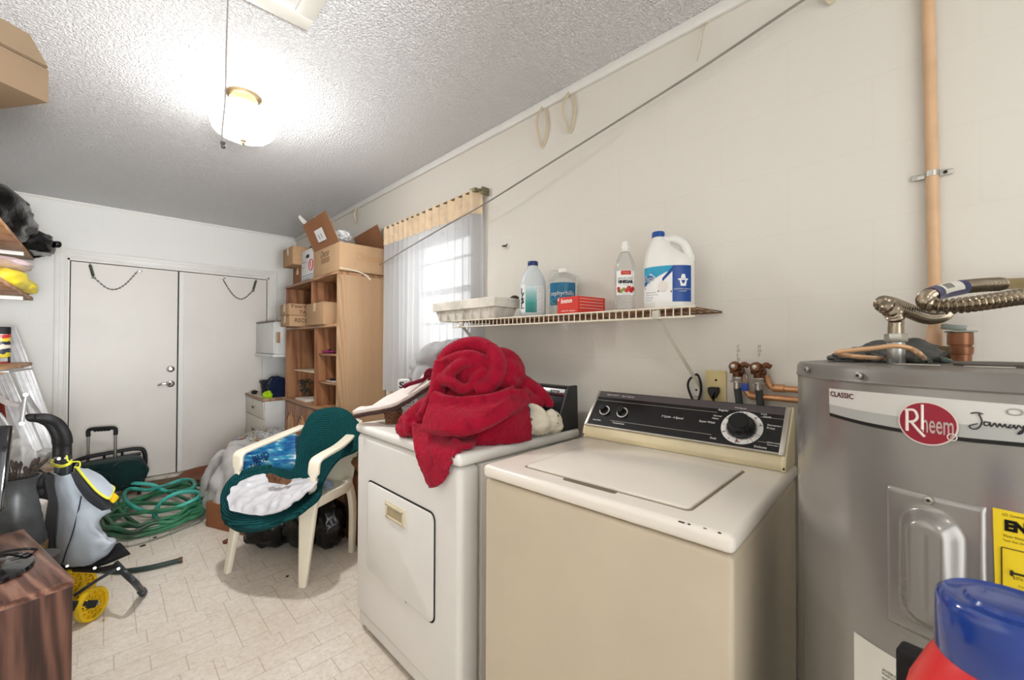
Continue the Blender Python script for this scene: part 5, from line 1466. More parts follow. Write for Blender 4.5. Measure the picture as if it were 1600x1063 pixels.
# sleeve-like fold running down to the right
fold([(1000, 270, 1.60), (1060, 300, 1.61), (1120, 335, 1.625), (1170, 375, 1.635), (1205, 420, 1.64), (1205, 440, 1.635)], 0.036, 0.016, 0.75)
fold([(1040, 360, 1.57), (1100, 395, 1.60), (1170, 425, 1.625)], 0.030, 0.016, 0.75)
# left flank and the lump on the dryer edge
fold([(520, 400, 1.56), (440, 450, 1.58), (380, 500, 1.59), (335, 545, 1.59)], 0.030, 0.026, 0.7)
q = zp(400, 565, 1.60); blob(bm, (q.x, q.y, 0.962), (0.050, 0.052, 0.048), 0.22, 2.2, 8, 3)
q = zp(350, 600, 1.60); blob(bm, (q.x, q.y, 0.944), (0.032, 0.042, 0.032), 0.25, 2.2, 4, 3)
q = zp(480, 480, 1.60); blob(bm, (q.x, q.y, q.z), (0.05, 0.06, 0.05), 0.15, 2, 4, 3)
# broad band folded round the front, with its hem
band = [[zp(520, 355, 1.50), zp(600, 385, 1.485), zp(720, 385, 1.475), zp(850, 372, 1.475), zp(960, 340, 1.50), zp(1050, 340, 1.545)],
        [zp(500, 430, 1.49), zp(590, 450, 1.465), zp(720, 455, 1.455), zp(850, 440, 1.455), zp(960, 400, 1.485), zp(1060, 370, 1.545)],
        [zp(480, 510, 1.470), zp(590, 530, 1.428), zp(720, 530, 1.410), zp(840, 500, 1.425), zp(960, 440, 1.465), zp(1065, 395, 1.55)],
        [zp(472, 578, 1.462), zp(600, 598, 1.402), zp(720, 596, 1.388), zp(840, 560, 1.415), zp(960, 490, 1.458), zp(1070, 415, 1.555)]]
sheet(bm, band, 8, thick=0.020, bumps=0.006, bs=9, seed=2)
fold([(472, 582, 1.460), (600, 600, 1.400), (720, 598, 1.386), (840, 562, 1.412), (960, 492, 1.456), (1072, 418, 1.553)], 0.009, 0.008, 0.9, 8)
fold([(505, 415, 1.490), (600, 440, 1.462), (720, 445, 1.452), (850, 430, 1.452), (960, 388, 1.485)], 0.007, 0.006, 0.9, 8)
fold([(830, 500, 1.420), (900, 450, 1.435), (980, 400, 1.475), (1050, 365, 1.535)], 0.016, 0.012, 0.8, 8)
fold([(540, 370, 1.52), (600, 420, 1.475), (640, 480, 1.43), (650, 540, 1.40)], 0.014, 0.008, 0.8, 8)
fold([(520, 360, 1.495), (640, 395, 1.478), (760, 392, 1.472), (880, 372, 1.475), (1000, 330, 1.53)], 0.012, 0.012, 0.8, 8)
# lower right fold resting on the dryer top
low = [[zp(790, 575, 1.47), zp(880, 545, 1.47), zp(980, 480, 1.50), zp(1060, 425, 1.56)],
       [zp(780, 620, 1.465), zp(880, 600, 1.47), zp(980, 560, 1.50), zp(1078, 520, 1.56)],
       [zp(775, 655, 1.475), zp(880, 650, 1.48), zp(980, 655, 1.50), zp(1088, 640, 1.555)]]
sheet(bm, low, 8, thick=0.022, bumps=0.006, bs=9, seed=6)
# flap hanging over the front edge
hang = [[zp(405, 545, 1.56), zp(470, 560, 1.53), zp(560, 590, 1.50), zp(660, 600, 1.49), zp(800, 590, 1.50)],
        [zp(403, 600, 1.51), zp(480, 620, 1.475), zp(570, 640, 1.45), zp(670, 645, 1.445), zp(790, 645, 1.46)],
        [zp(420, 690, 1.445), zp(480, 700, 1.422), zp(550, 710, 1.395), zp(620, 705, 1.380), zp(690, 690, 1.375)],
        [zp(448, 770, 1.432), zp(495, 790, 1.408), zp(545, 795, 1.388), zp(600, 780, 1.368), zp(655, 745, 1.352)],
        [zp(476, 830, 1.425), zp(505, 850, 1.405), zp(540, 858, 1.388), zp(580, 845, 1.372), zp(618, 815, 1.356)],
        [zp(500, 895, 1.412), zp(515, 910, 1.405), zp(530, 912, 1.398), zp(550, 900, 1.388), zp(575, 875, 1.378)]]
sheet(bm, hang, 8, thick=0.014, bumps=0.003, bs=12, seed=1)
fold([(500, 600, 1.45), (488, 700, 1.416), (500, 790, 1.402), (522, 905, 1.398)], 0.010, 0.006, 0.9, 8)
fold([(640, 620, 1.418), (680, 665, 1.392), (730, 680, 1.392), (770, 650, 1.43)], 0.012, 0.010, 0.8, 8)
fold([(405, 545, 1.53), (420, 690, 1.44), (476, 830, 1.42), (510, 912, 1.403)], 0.008, 0.006, 0.9, 8)
fold([(690, 690, 1.37), (655, 750, 1.348), (618, 818, 1.352), (570, 885, 1.376), (520, 915, 1.40)], 0.006, 0.006, 0.9, 8)
for v in bm.verts:
    if v.co.x > 0.806 and v.co.z < 0.9165:
        if v.co.z < 0.885: v.co.x = 0.7985
        else: v.co.z = 0.9165
tw = obj('red_towel', bm, M_towel, None, smooth=0)
tag(tw, 'big crumpled red terry towel heaped on the white dryer, a corner hanging down', 'towel')
fuse(tw, 0.0045, 2, 0.005, 0.010)
bm = B()
sheet(bm, [[zp(478, 822, 1.418), zp(500, 820, 1.412)], [zp(482, 860, 1.414), zp(512, 862, 1.408)], [zp(488, 885, 1.412), zp(515, 888, 1.406)], [zp(494, 920, 1.412), zp(500, 922, 1.411)]], 4, thick=0.0015)
obj('care_tag', bm, mat('slate_tag', (58, 72, 84), 0.6, var=0.1), tw, True, label='small slate blue care tag')

# grey cloth behind, white throw with maroon edge, tan trousers, cream printed shirt
bm = B()
for (x, y, d, r, s) in ((540, 160, 1.90, (0.085, 0.09, 0.08), 1), (470, 195, 1.95, (0.068, 0.07, 0.055), 2), (620, 115, 1.86, (0.08, 0.07, 0.055), 3), (690, 85, 1.82, (0.07, 0.06, 0.04), 4), (430, 250, 1.96, (0.050, 0.05, 0.036), 5), (520, 290, 1.90, (0.09, 0.09, 0.12), 6), (600, 350, 1.88, (0.09, 0.09, 0.16), 7), (560, 430, 1.90, (0.09, 0.10, 0.14), 8)):
    blob(bm, zp(x, y, d), r, 0.12, 1.6, s, 4)
fold([(420, 160, 1.93), (470, 140, 1.91), (530, 110, 1.88), (600, 85, 1.84), (660, 70, 1.81)], 0.022, 0.016, 0.8)
fold([(400, 220, 1.95), (440, 205, 1.92), (500, 215, 1.87), (550, 195, 1.83)], 0.018, 0.018, 0.7)
fold([(390, 280, 1.95), (440, 265, 1.92), (480, 240, 1.88)], 0.014, 0.016, 0.7)
for v in bm.verts: v.co.z = max(v.co.z, 0.9165)
gc = obj('grey_cloth', bm, cloth_mat('grey_jersey', (160, 160, 162), var=0.08, bump=0.2), None, smooth=0); tag(gc, 'pale grey crumpled garment behind the red towel, in front of the curtain', 'clothing'); fuse(gc, 0.006, 3)
bm = B()
top = [[zp(48, 480, 1.88), zp(90, 455, 1.89), zp(150, 450, 1.90), zp(230, 400, 1.90), zp(330, 350, 1.89), zp(430, 280, 1.86), zp(500, 215, 1.83)],
       [zp(46, 484, 1.86), zp(110, 462, 1.855), zp(190, 440, 1.85), zp(270, 415, 1.845), zp(360, 370, 1.83), zp(450, 320, 1.80), zp(520, 245, 1.78)],
       [zp(50, 486, 1.84), zp(130, 468, 1.82), zp(210, 455, 1.81), zp(300, 430, 1.80), zp(400, 375, 1.79), zp(470, 330, 1.77), zp(530, 280, 1.76)]]
sheet(bm, top, 7, thick=0.012, bumps=0.003, bs=14)
wt = obj('fleece_throw', bm, cloth_mat('white_fleece', (226, 212, 206), var=0.05), None, smooth=50); tag(wt, 'white fleece throw with dark lining and maroon edge jutting out over the small basket', 'blanket')
bm = B()
und = [[a + (zp(300, 440, 1.80) - zp(300, 415, 1.80)) for a in r] for r in top[1:]]
sheet(bm, [[p + V((0, 0, -0.002)) for p in top[2]], [p + V((0.004, 0.004, -0.018)) for p in top[2]]], 7, thick=0.006); obj('dark_lining', bm, cloth_mat('brown_lining', (74, 54, 50)), wt, True, smooth=50, label='dark brown lining')
bm = B(); tube(bm, cr([zp(345, 322, 1.80), zp(380, 305, 1.80), zp(430, 290, 1.79), zp(470, 272, 1.78), zp(478, 240, 1.775), zp(500, 222, 1.77), zp(530, 238, 1.765), zp(520, 262, 1.765), zp(490, 275, 1.768)], 8), 0.0085, 10)
blob(bm, zp(502, 248, 1.775), (0.016, 0.016, 0.016), 0.2, 2, 1, 3); obj('maroon_edge', bm, cloth_mat('maroon_binding', (112, 22, 44)), wt, True, smooth=60, label='maroon edge')
bm = B()
sheet(bm, [[zp(560, 220, 1.72), zp(530, 290, 1.715), zp(500, 350, 1.71), zp(470, 400, 1.705), zp(420, 430, 1.70)], [zp(575, 240, 1.68), zp(555, 310, 1.67), zp(535, 350, 1.665), zp(500, 380, 1.66), zp(450, 405, 1.665)], [zp(600, 300, 1.66), zp(570, 350, 1.65), zp(545, 390, 1.645), zp(510, 410, 1.65), zp(440, 415, 1.66)]], 7, thick=0.010, bumps=0.006, bs=12, seed=4)
tn = obj('tan_garment', bm, cloth_mat('tan_cotton', (222, 194, 148), var=0.06), None, smooth=50); tag(tn, 'tan cotton garment with a button tucked between the white throw and the red towel', 'clothing')
bm = B(); c = zp(532, 322, 1.655); cyl(bm, c, c + (_c - c).normalized() * 0.004, 0.006, n=14, bev=0.001); obj('button', bm, mat('grey_button', (136, 130, 118), 0.4), tn, True)
bm = B()
for (x, y, d, r, s) in ((1115, 490, 1.615, (0.040, 0.045, 0.040), 1), (1215, 520, 1.635, (0.048, 0.042, 0.040), 2), (1150, 540, 1.61, (0.06, 0.05, 0.045), 3), (1240, 560, 1.64, (0.034, 0.034, 0.024), 4)):
    blob(bm, zp(x, y, d), r, 0.12, 1.6, s + 20, 4)
fold([(1065, 440, 1.595), (1110, 440, 1.585), (1160, 470, 1.585), (1180, 520, 1.59), (1165, 580, 1.585)], 0.014, 0.018, 0.7)
fold([(1185, 530, 1.60), (1215, 470, 1.615), (1250, 500, 1.62), (1272, 550, 1.63)], 0.012, 0.014, 0.7)
fold([(1085, 500, 1.58), (1090, 560, 1.57), (1095, 605, 1.568)], 0.020, 0.014, 0.7)
fold([(1170, 590, 1.585), (1220, 570, 1.60), (1270, 570, 1.63)], 0.012, 0.010, 0.7)
for v in bm.verts: v.co.z = max(v.co.z, 0.9165)
t = NT('leaf_print_cotton'); v_ = t.mapping((1, 1, 1)); vo = t.new('ShaderNodeTexVoronoi'); vo.inputs['Scale'].default_value = 26; t.link(v_, vo.inputs['Vector'])
n_ = t.noise(v_, 40, 2); dd_ = t.math('ADD', vo.outputs['Distance'], t.math('MULTIPLY', n_, 0.30))
t.link(t.ramp(dd_, [(0.27, (96, 92, 60)), (0.31, (228, 220, 200))]), t.b.inputs['Base Color']); t.b.inputs['Roughness'].default_value = 0.9
sh_ = obj('printed_shirt', bm, t.m, None, smooth=0); tag(sh_, 'cream cotton garment with small dark leaf print at the right foot of the red towel', 'clothing'); fuse(sh_, 0.005, 2)
bm = B(); blob(bm, zp(1063, 470, 1.575), (0.018, 0.022, 0.034), 0.2, 2, 3, 3); o = obj('navy_garment', bm, cloth_mat('navy_cotton', (24, 42, 84)), None); tag(o, 'scrap of navy garment between the red towel and the leaf print cotton', 'clothing')

# small basket and white carton
kb = zp(280, 538, 1.0); kb = onz(540 + 282 / 3.797, 520 + 535 / 3.797, 0.9158)
bk_ = thing('small_basket', 'tiny brown wicker basket of dried bits on the left of the dryer top', 'basket', kb)
bm = B()
for k in range(7):
    z = 0.003 + k * 0.0085; r_ = 0.029 + 0.0016 * k
    tube(bm, [(r_ * math.cos(a) , r_ * math.sin(a), z + 0.0022 * math.sin(12 * a + (k % 2) * PI)) for a in [2 * PI * i / 48 for i in range(48)]], 0.0042, 6, closed=True)
lathe(bm, [(0.027, 0.0), (0.030, 0.002), (0.037, 0.056), (0.034, 0.056), (0.027, 0.004), (0, 0.004)], 24); obj('wicker_body', bm, mat('brown_wicker', (124, 80, 54), 0.6, var=0.2, vscale=90), bk_, smooth=60)
bm = B()
for i in range(14):
    a = i * 2.4; r_ = 0.005 + 0.0018 * i; blob(bm, (r_ * math.cos(a), r_ * math.sin(a), 0.056 + 0.010 * random.random()), (0.010, 0.009, 0.008), 0.3, 3, i, 2)
obj('dried_bits', bm, mat('dried_petals', (110, 84, 72), 0.8, var=0.3, vscale=70), bk_, smooth=60)['kind'] = 'stuff'
wb = onz(540 + 360 / 3.797, 520 + 470 / 3.797, 0.9158)
wbx = thing('white_carton', 'white carton with black lettering behind the white throw on the dryer', 'carton', (1.035, 1.752, 0.9158), R(-42))
bm = B(); box(bm, (-0.06, 0, 0), (0.06, 0.06, 0.185), 0.0015); cbn = obj('carton', bm, mat('white_carton_board', (228, 228, 226), 0.5, var=0.02), wbx, smooth=0)
bm = B(); Fc = frame((-0.06, -0.0008, 0), (1, 0, 0), (0, 0, 1)); text(bm, 'St', 0.05, Fc @ Matrix.Translation((0.008, 0.146, 0)), height=0.030, bold=0.0016); text(bm, 'SPRAY', 0.02, Fc @ Matrix.Translation((0.012, 0.070, 0)), height=0.016, width=0.07); box(bm, (0.004, 0.060, 0), (0.11, 0.062, 0.0005), M=Fc); obj('carton_print', bm, mat('carton_black', (30, 30, 32), 0.5, var=0), cbn)
# ------------------------------------------------------------------ oak wall unit, its boxes, and the white dresser behind
M_oak = wood('oak_veneer', (150, 100, 58), (190, 138, 88), (214, 168, 116), grain=(9, 9, 0.8), ring=2.5)
M_oakd = wood('oak_inside', (112, 68, 42), (142, 94, 60), (162, 116, 78), grain=(9, 9, 0.8), ring=2.5)
M_oakh = wood('oak_board', (134, 92, 62), (160, 118, 84), (182, 142, 104), grain=(9, 0.9, 9), ring=2.5)
def side_mat():
    t = NT('oak_side_cathedral'); v = t.mapping((1, 1, 1)); sp = t.new('ShaderNodeSeparateXYZ'); t.link(v, sp.inputs[0])
    # cathedral arches down the middle of the panel
    x = t.math('MULTIPLY', sp.outputs['X'], 7.0); n1 = t.noise(t.mapping((5, 5, 1.2)), 2.0, 3)
    zz = t.math('ADD', t.math('MULTIPLY', sp.outputs['Z'], 9.0), t.math('MULTIPLY', t.math('POWER', t.math('ABSOLUTE', x), 1.4), 16.0))
    zz = t.math('ADD', zz, t.math('MULTIPLY', n1, 5.0)); w = t.math('ADD', t.math('MULTIPLY', t.math('SINE', t.math('MULTIPLY', zz, 2.4)), 0.5), 0.5)
    fine = t.noise(t.mapping((130, 130, 3)), 2.0, 4, 0.7); big = t.noise(t.mapping((9, 9, 0.5)), 2.0, 3)
    near = t.math('SUBTRACT', 1.0, t.math('MINIMUM', t.math('MULTIPLY', t.math('ABSOLUTE', x), 1.6), 0.85))
    a = t.math('ADD', t.math('ADD', t.math('MULTIPLY', t.math('MULTIPLY', w, near), 0.30), t.math('MULTIPLY', fine, 0.38)), t.math('MULTIPLY', big, 0.30))
    t.link(t.ramp(a, [(0.28, (186, 153, 119)), (0.50, (170, 135, 101)), (0.78, (136, 99, 68))]), t.b.inputs['Base Color']); t.b.inputs['Roughness'].default_value = 0.42
    return t.m
UX, UY0, UY1, UZ = 1.165, 2.955, 4.13, 1.787
UB = XR - 0.012
wu = thing('wall_unit', 'tall oak wall unit with open shelves against the right wall, cardboard boxes on it', 'wall unit', (UX, UY0, 0))
T_ = 0.018
bm = B(); box(bm, (UX, UY0, 0), (UB, UY0 + T_, UZ - 0.001), 0.001); obj('side_panel', bm, side_mat(), wu, True, 0)
bm = B(); box(bm, (UX, UY1 - T_, 0), (UB, UY1, UZ - 0.001), 0.001); obj('side_panel', bm, M_oakd, wu, True, 0)
bm = B(); box(bm, (UB - 0.008, UY0 + T_, 0.02), (UB - 0.001, UY1 - T_, UZ - T_)); obj('back_panel', bm, M_oakd, wu, True, 0)
zmid, zct = 1.412, 0.785
for nm, z, x0 in (('top_board', UZ - 0.022, UX - 0.008), ('shelf_board', zmid - 0.02, UX - 0.006), ('counter_board', zct - 0.022, UX - 0.012), ('bottom_board', 0.06, UX + 0.01)):
    bm = B(); box(bm, (x0, UY0 + T_ + 0.0006 if nm != 'top_board' else UY0 - 0.002, z), (UB - 0.008, UY1 - T_ - 0.0006 if nm != 'top_board' else UY1 + 0.002, z + 0.022), 0.003); obj(nm, bm, M_oakh, wu, True)
yd1 = onx(491, 540, UX).y; yd2 = onx(486, 450, UX).y
bm = B(); box(bm, (UX + 0.004, yd1 - 0.009, zct), (UB - 0.008, yd1 + 0.009, zmid - 0.02), 0.001); obj('divider', bm, M_oakd, wu, True, 0)
bm = B(); box(bm, (UX + 0.004, yd2 - 0.009, zmid + 0.002), (UB - 0.008, yd2 + 0.009, UZ - 0.022), 0.001); obj('divider', bm, M_oakd, wu, True, 0)
zs1 = onx(512, 553, UX + 0.05).z; zs2 = onx(512, 597, UX + 0.05).z
for z in (zs1, zs2): bm = B(); box(bm, (UX + 0.03, UY0 + T_, z - 0.014), (UB - 0.008, yd1 - 0.009, z), 0.002); obj('small_shelf', bm, M_oakh, wu, True)
nd = 4
for k in range(nd):
    y0 = UY0 + T_ + 0.004 + (UY1 - UY0 - 2 * T_ - 0.008) * k / nd; y1 = UY0 + T_ + 0.004 + (UY1 - UY0 - 2 * T_ - 0.008) * (k + 1) / nd
    bm = B(); box(bm, (UX - 0.004, y0 + 0.002, 0.09), (UX + 0.014, y1 - 0.002, zct - 0.028), 0.003)
    d_ = obj('cabinet_door', bm, M_oakd, wu, True); w_ = y1 - y0
    arch = [(-0.5, -0.5), (0.5, -0.5), (0.5, 0.32)] + [(0.5 - i / 12, 0.32 + 0.18 * math.sin(PI * i / 12) ** 0.8) for i in range(1, 12)] + [(-0.5, 0.32)]
    Mx = frame((UX - 0.0042, (y0 + y1) / 2, (0.09 + zct - 0.028) / 2), (0, -1, 0), (0, 0, 1))
    bm = B(); pts = [Mx @ V((x * w_ * 0.70, y * 0.50, 0)) for x, y in arch]; tube(bm, pts, 0.005, 6, closed=True, flat=0.6); prism(bm, [(x * w_ * 0.60, y * 0.45) for x, y in arch], 0.003, Mx, bev=0.002); obj('arched_panel', bm, M_oak, d_, True, smooth=40)
    bm = B(); s = 1 if k % 2 == 0 else -1; cyl(bm, (UX - 0.004, (y0 + y1) / 2 + s * w_ * 0.42, 0.5), (UX - 0.024, (y0 + y1) / 2 + s * w_ * 0.42, 0.5), 0.006, 0.011, n=14, bev=0.001); obj('knob', bm, M_brass, d_, True)

def card(name, base, d=0.0, dark=False):
    t = NT(name); v = t.mapping((1, 1, 1)); n = t.noise(v, 3.0, 4); f = t.noise(t.mapping((120, 120, 3)), 3, 2)
    c = lin(base); a = tuple(x * 0.86 for x in c[:3]) + (1,); e = tuple(min(1, x * 1.06) for x in c[:3]) + (1,)
    t.link(t.mix(t.math('MULTIPLY', f, 0.12), t.ramp(n, [(0.3, a), (0.7, e)]), (150, 108, 70)), t.b.inputs['Base Color']); t.b.inputs['Roughness'].default_value = 0.8; t.b.inputs['Specular IOR Level'].default_value = 0.2
    return t.m
M_card = card('brown_cardboard', (180, 146, 112)); M_cardd = card('dark_cardboard', (150, 104, 72)); M_cardl = card('light_cardboard', (200, 166, 130))
M_tape = mat('packing_tape', (204, 178, 140), 0.22, var=0.05)
M_mark = mat('marker_brown', (92, 62, 44), 0.7, var=0)
def carton(name, label, lo, hi, m, rot=0.0, group=None, flaps=True, tape=True):
    lo, hi = V(lo), V(hi); c = V(((lo.x + hi.x) / 2, (lo.y + hi.y) / 2, lo.z)); s = hi - lo
    t = thing(name, label, 'box', c, rot, group)
    bm = B(); box(bm, (-s.x / 2, -s.y / 2, 0), (s.x / 2, s.y / 2, s.z), 0.003); o = obj('carton_body', bm, m, t)
    if flaps:
        for sg in (-1, 1):
            bm = B(); box(bm, (-s.x / 2 + 0.001, 0.0015 if sg > 0 else -s.y / 2 + 0.001, s.z + 0.0002), (s.x / 2 - 0.001, s.y / 2 - 0.001 if sg > 0 else -0.0015, s.z + 0.0042), 0.001); obj('top_flap', bm, m, t)
    if tape:
        bm = B(); box(bm, (-s.x / 2 - 0.0008, -0.025, s.z + 0.0044), (s.x / 2 + 0.0008, 0.025, s.z + 0.005)); box(bm, (-s.x / 2 - 0.0009, -0.025, s.z - 0.06), (-s.x / 2 - 0.0002, 0.025, s.z + 0.005)); obj('tape_strip', bm, M_tape, t)
    t['_'] = 0; del t['_']
    return t, s
# big open box marked in pen
ob = thing('open_box', 'large open cardboard box with raised flaps and pen writing on top of the wall unit', 'box', (1.172, 2.945, UZ + 0.002))
bx0, bx1, by0, by1, bz0, bz1 = 1.172, 1.532, 2.945, 3.46, UZ + 0.0022, UZ + 0.205
bm = B(); box(bm, (bx0, by0, bz0), (bx1, by1, bz0 + 0.004)); box(bm, (bx0, by0, bz0), (bx1, by0 + 0.005, bz1), 0.001); box(bm, (bx0, by1 - 0.005, bz0), (bx1, by1, bz1), 0.001); box(bm, (bx1 - 0.005, by0 + 0.005, bz0), (bx1, by1 - 0.005, bz1), 0.001)
box(bm, (bx0, by0 + 0.005, bz0), (bx0 + 0.005, by1 - 0.005, bz1), 0.001); body = obj('carton_body', bm, M_cardl, ob, True)
def flap(nm, pts, m, th=0.005):
    bm = B(); b2 = bmesh.new(); f = b2.faces.new([b2.verts.new(p) for p in pts]); bmesh.ops.triangulate(b2, faces=[f]); bmesh.ops.solidify(b2, geom=list(b2.faces), thickness=th); addbm(bm, b2); return obj(nm, bm, m, ob, True, smooth=0)
dB = (V((bx0, by0, bz1)) - _c).dot(_f)
fl = flap('front_flap', [V((bx0, by0 + 0.012, bz1)), ond(508, 329, dB + 0.06), ond(473, 352, dB + 0.36), V((bx0, by1 - 0.01, bz1))], M_cardd)
flap('wall_flap', [V((bx1 - 0.003, by0 + 0.005, bz1)), ond(589, 351, dB + 0.22), ond(553, 372, dB + 0.52), V((bx1 - 0.003, by1 - 0.02, bz1))], M_cardd)
def onflap(k, j):   # k along the box edge, j up the flap
    a = V((bx0, by0 + 0.012, bz1)).lerp(V((bx0, by1 - 0.01, bz1)), k); c = ond(508, 329, dB + 0.06).lerp(ond(473, 352, dB + 0.36), k); return a.lerp(c, j)
fn_ = (onflap(1, 0) - onflap(0, 0)).cross(onflap(0, 1) - onflap(0, 0)).normalized()
if fn_.x > 0: fn_ = -fn_
bm = B(); b2 = bmesh.new(); b2.faces.new([b2.verts.new(onflap(k, j) + fn_ * 0.0035) for k, j in ((0.33, 0.22), (0.33, 0.62), (0.66, 0.62), (0.66, 0.22))]); addbm(bm, b2); lb = obj('paper_label', bm, mat('white_paper_label', (232, 232, 230), 0.6, var=0.02), fl, True, 0)
bm = B()
for k in (0.44, 0.54): tube(bm, [onflap(k, 0.30) + fn_ * 0.0042, onflap(k + 0.02, 0.46) + fn_ * 0.0042], 0.0035, 5)
obj('label_marks', bm, mat('label_grey', (128, 130, 134), 0.7), lb, True)
Ff = frame((bx0 - 0.0006, by1, bz0), (0, -1, 0), (0, 0, 1)); Fr = frame((bx0, by0 - 0.0006, bz0), (1, 0, 0), (0, 0, 1))
bm = B(); text(bm, 'Christmas', 0.09, Fr @ Matrix.Translation((0.125, 0.09, 0)), width=0.20, height=0.055, shear=0.25, extrude=0.0003); obj('pen_word', bm, mat('pale_brown_pen', (188, 148, 104), 0.8, var=0), body, True)
bm = B(); text(bm, 'Decor', 0.09, Ff @ Matrix.Translation((0.16, 0.135, 0)), width=0.17, height=0.05, shear=0.2, extrude=0.0003)
for i in range(5): tube(bm, [Ff @ V((0.17 + 0.02 * j, 0.085 + 0.012 * ((j + i) % 2) + i * 0.008, 0)) for j in range(9)], 0.0014, 4)
obj('pen_scribble', bm, M_mark, body, True)
bm = B(); c = ond(533, 371, dB + 0.26); blob(bm, c, (0.07, 0.09, 0.05), 0.25, 2.5, 3, 4, ridge=0.4)
for v in bm.verts: v.co.z = max(v.co.z, bz0 + 0.01)
blob(bm, (1.35, 3.2, bz0 + 0.09), (0.13, 0.18, 0.08), 0.2, 2, 8, 3); o = obj('plastic_bag', bm, mat('white_film', (232, 232, 232), 0.35, var=0.04), None); tag(o, 'white plastic bag peeping out of the big open box on the wall unit', 'bag')
bm = B(); sheet(bm, [[ond(466, 340, dB + 0.36), ond(474, 350, dB + 0.36), ond(482, 353, dB + 0.34)], [ond(468, 336, dB + 0.37), ond(478, 345, dB + 0.37), ond(484, 352, dB + 0.35)]], 5, thick=0.003, bumps=0.01, bs=20); sheet(bm, [[ond(490, 338, dB + 0.3), ond(496, 338, dB + 0.28), ond(500, 336, dB + 0.24)], [ond(491, 342, dB + 0.3), ond(495, 341, dB + 0.28), ond(501, 340, dB + 0.24)]], 4, thick=0.002); obj('loose_tape', bm, mat('clear_tape', (222, 218, 210), 0.2, alpha=0.7, var=0.02), fl, True)
bm = B(); tube(bm, cr([(1.175, 2.943, UZ + 0.02), (1.28, 2.941, UZ + 0.012), (1.36, 2.940, UZ - 0.01), (1.40, 2.938, UZ - 0.045)], 6), [0.003] * 6 + [0.004] * 6 + [0.006] * 6 + [0.002], 6, flat=0.3); obj('tape_end', bm, mat('cream_tape', (232, 222, 204), 0.4), body, True)
# white file box, small box and its carrier
fb, s = carton('file_box', 'white file storage box with a hand hole beside the open box on the wall unit', (1.19, 3.49, UZ + 0.002), (1.50, 3.80, UZ + 0.262), mat('white_file_board', (226, 226, 226), 0.6, var=0.04), flaps=True, tape=False)
FF = frame((-0.1556, 0.155, 0), (0, -1, 0), (0, 0, 1))
bm = B(); prism(bm, rrect(0.075, 0.028, 0.01, 4, 0.155, 0.205), 0.0015, FF); obj('hand_hole', bm, M_black, fb)
bm = B(); tube(bm, [FF @ V((0.235 + 0.045 * math.cos(a), 0.125 + 0.045 * math.sin(a), 0.001)) for a in [2 * PI * i / 24 for i in range(24)]], 0.005, 5, closed=True, flat=0.4); text(bm, 'R', 0.06, FF @ Matrix.Translation((0.215, 0.105, 0.001)), height=0.045); obj('red_mark', bm, M_red, fb)
bm = B()
for i, w_ in enumerate((0.10, 0.07, 0.26, 0.26, 0.18)): box(bm, (0.02, (0.16, 0.12, 0.045, 0.025, 0.012)[i], 0), (0.02 + w_, (0.164, 0.124, 0.050, 0.029, 0.016)[i], 0.0012), M=FF)
obj('printed_lines', bm, mat('slate_print', (104, 128, 138), 0.6), fb)
hid, s = carton('cardboard_box', 'cardboard box half hidden behind the white file box, under the small box', (1.21, 3.84, UZ + 0.002), (1.50, 4.09, UZ + 0.155), M_cardd)
bq = ony(462, 416, 3.83); 
sm, s = carton('cardboard_box', 'small cardboard box at the far top end of the wall unit, over its edge', (1.130, 3.83, UZ + 0.162), (1.40, 4.10, UZ + 0.315), M_card)
bm = B(); blob(bm, (1.33, 3.68, UZ + 0.277 + 0.02), (0.10, 0.07, 0.03), 0.3, 2.5, 4, 3, -0.028, ridge=0.3); o = obj('black_bag', bm, mat('black_film', (20, 20, 22), 0.3, var=0.1), None); tag(o, 'black plastic scrap lying on top of the white file box', 'bag')
# boxes on the shelf
zsb = zmid + 0.0026
def at_z(u, v, z): return onz(u, v, z)
c = onx(452, 507, UX - 0.085)
t1, s = carton('tax_box', 'lower flat cardboard box of the stacked pair on the oak shelf, marked RECORDS', (c.x, c.y, zsb), (c.x + 0.33, c.y + 0.24, zsb + 0.088), M_card)
t2, s2 = carton('tax_box', 'upper flat cardboard box of the stacked pair on the oak shelf, marked Yearly TAX', (c.x - 0.004, c.y, zsb + 0.0945), (c.x + 0.33, c.y + 0.24, zsb + 0.185), M_card)
for tt, ss, ws_ in ((t1, s, [('RECORDS', 0.09, 0.035, 0.20, 0.034)]), (t2, s2, [('Yearly', 0.06, 0.052, 0.15, 0.036), ('TAX', 0.13, 0.012, 0.09, 0.030)])):
    FF = frame((-ss.x / 2, -ss.y / 2 - 0.0006, 0), (1, 0, 0), (0, 0, 1)); bm = B()
    for s_, x, y, w_, h_ in ws_: text(bm, s_, 0.05, FF @ Matrix.Translation((x - 0.05, y, 0)), width=w_, height=h_, shear=0.15, bold=0.0006)
    obj('pen_words', bm, M_mark, tt)
c = onx(505, 502, UX - 0.02)
carton('cardboard_box', 'plain cardboard box on the middle shelf of the wall unit, right of the stacked pair', (c.x, c.y, zsb), (c.x + 0.30, c.y + 0.36, zsb + 0.165), M_card)
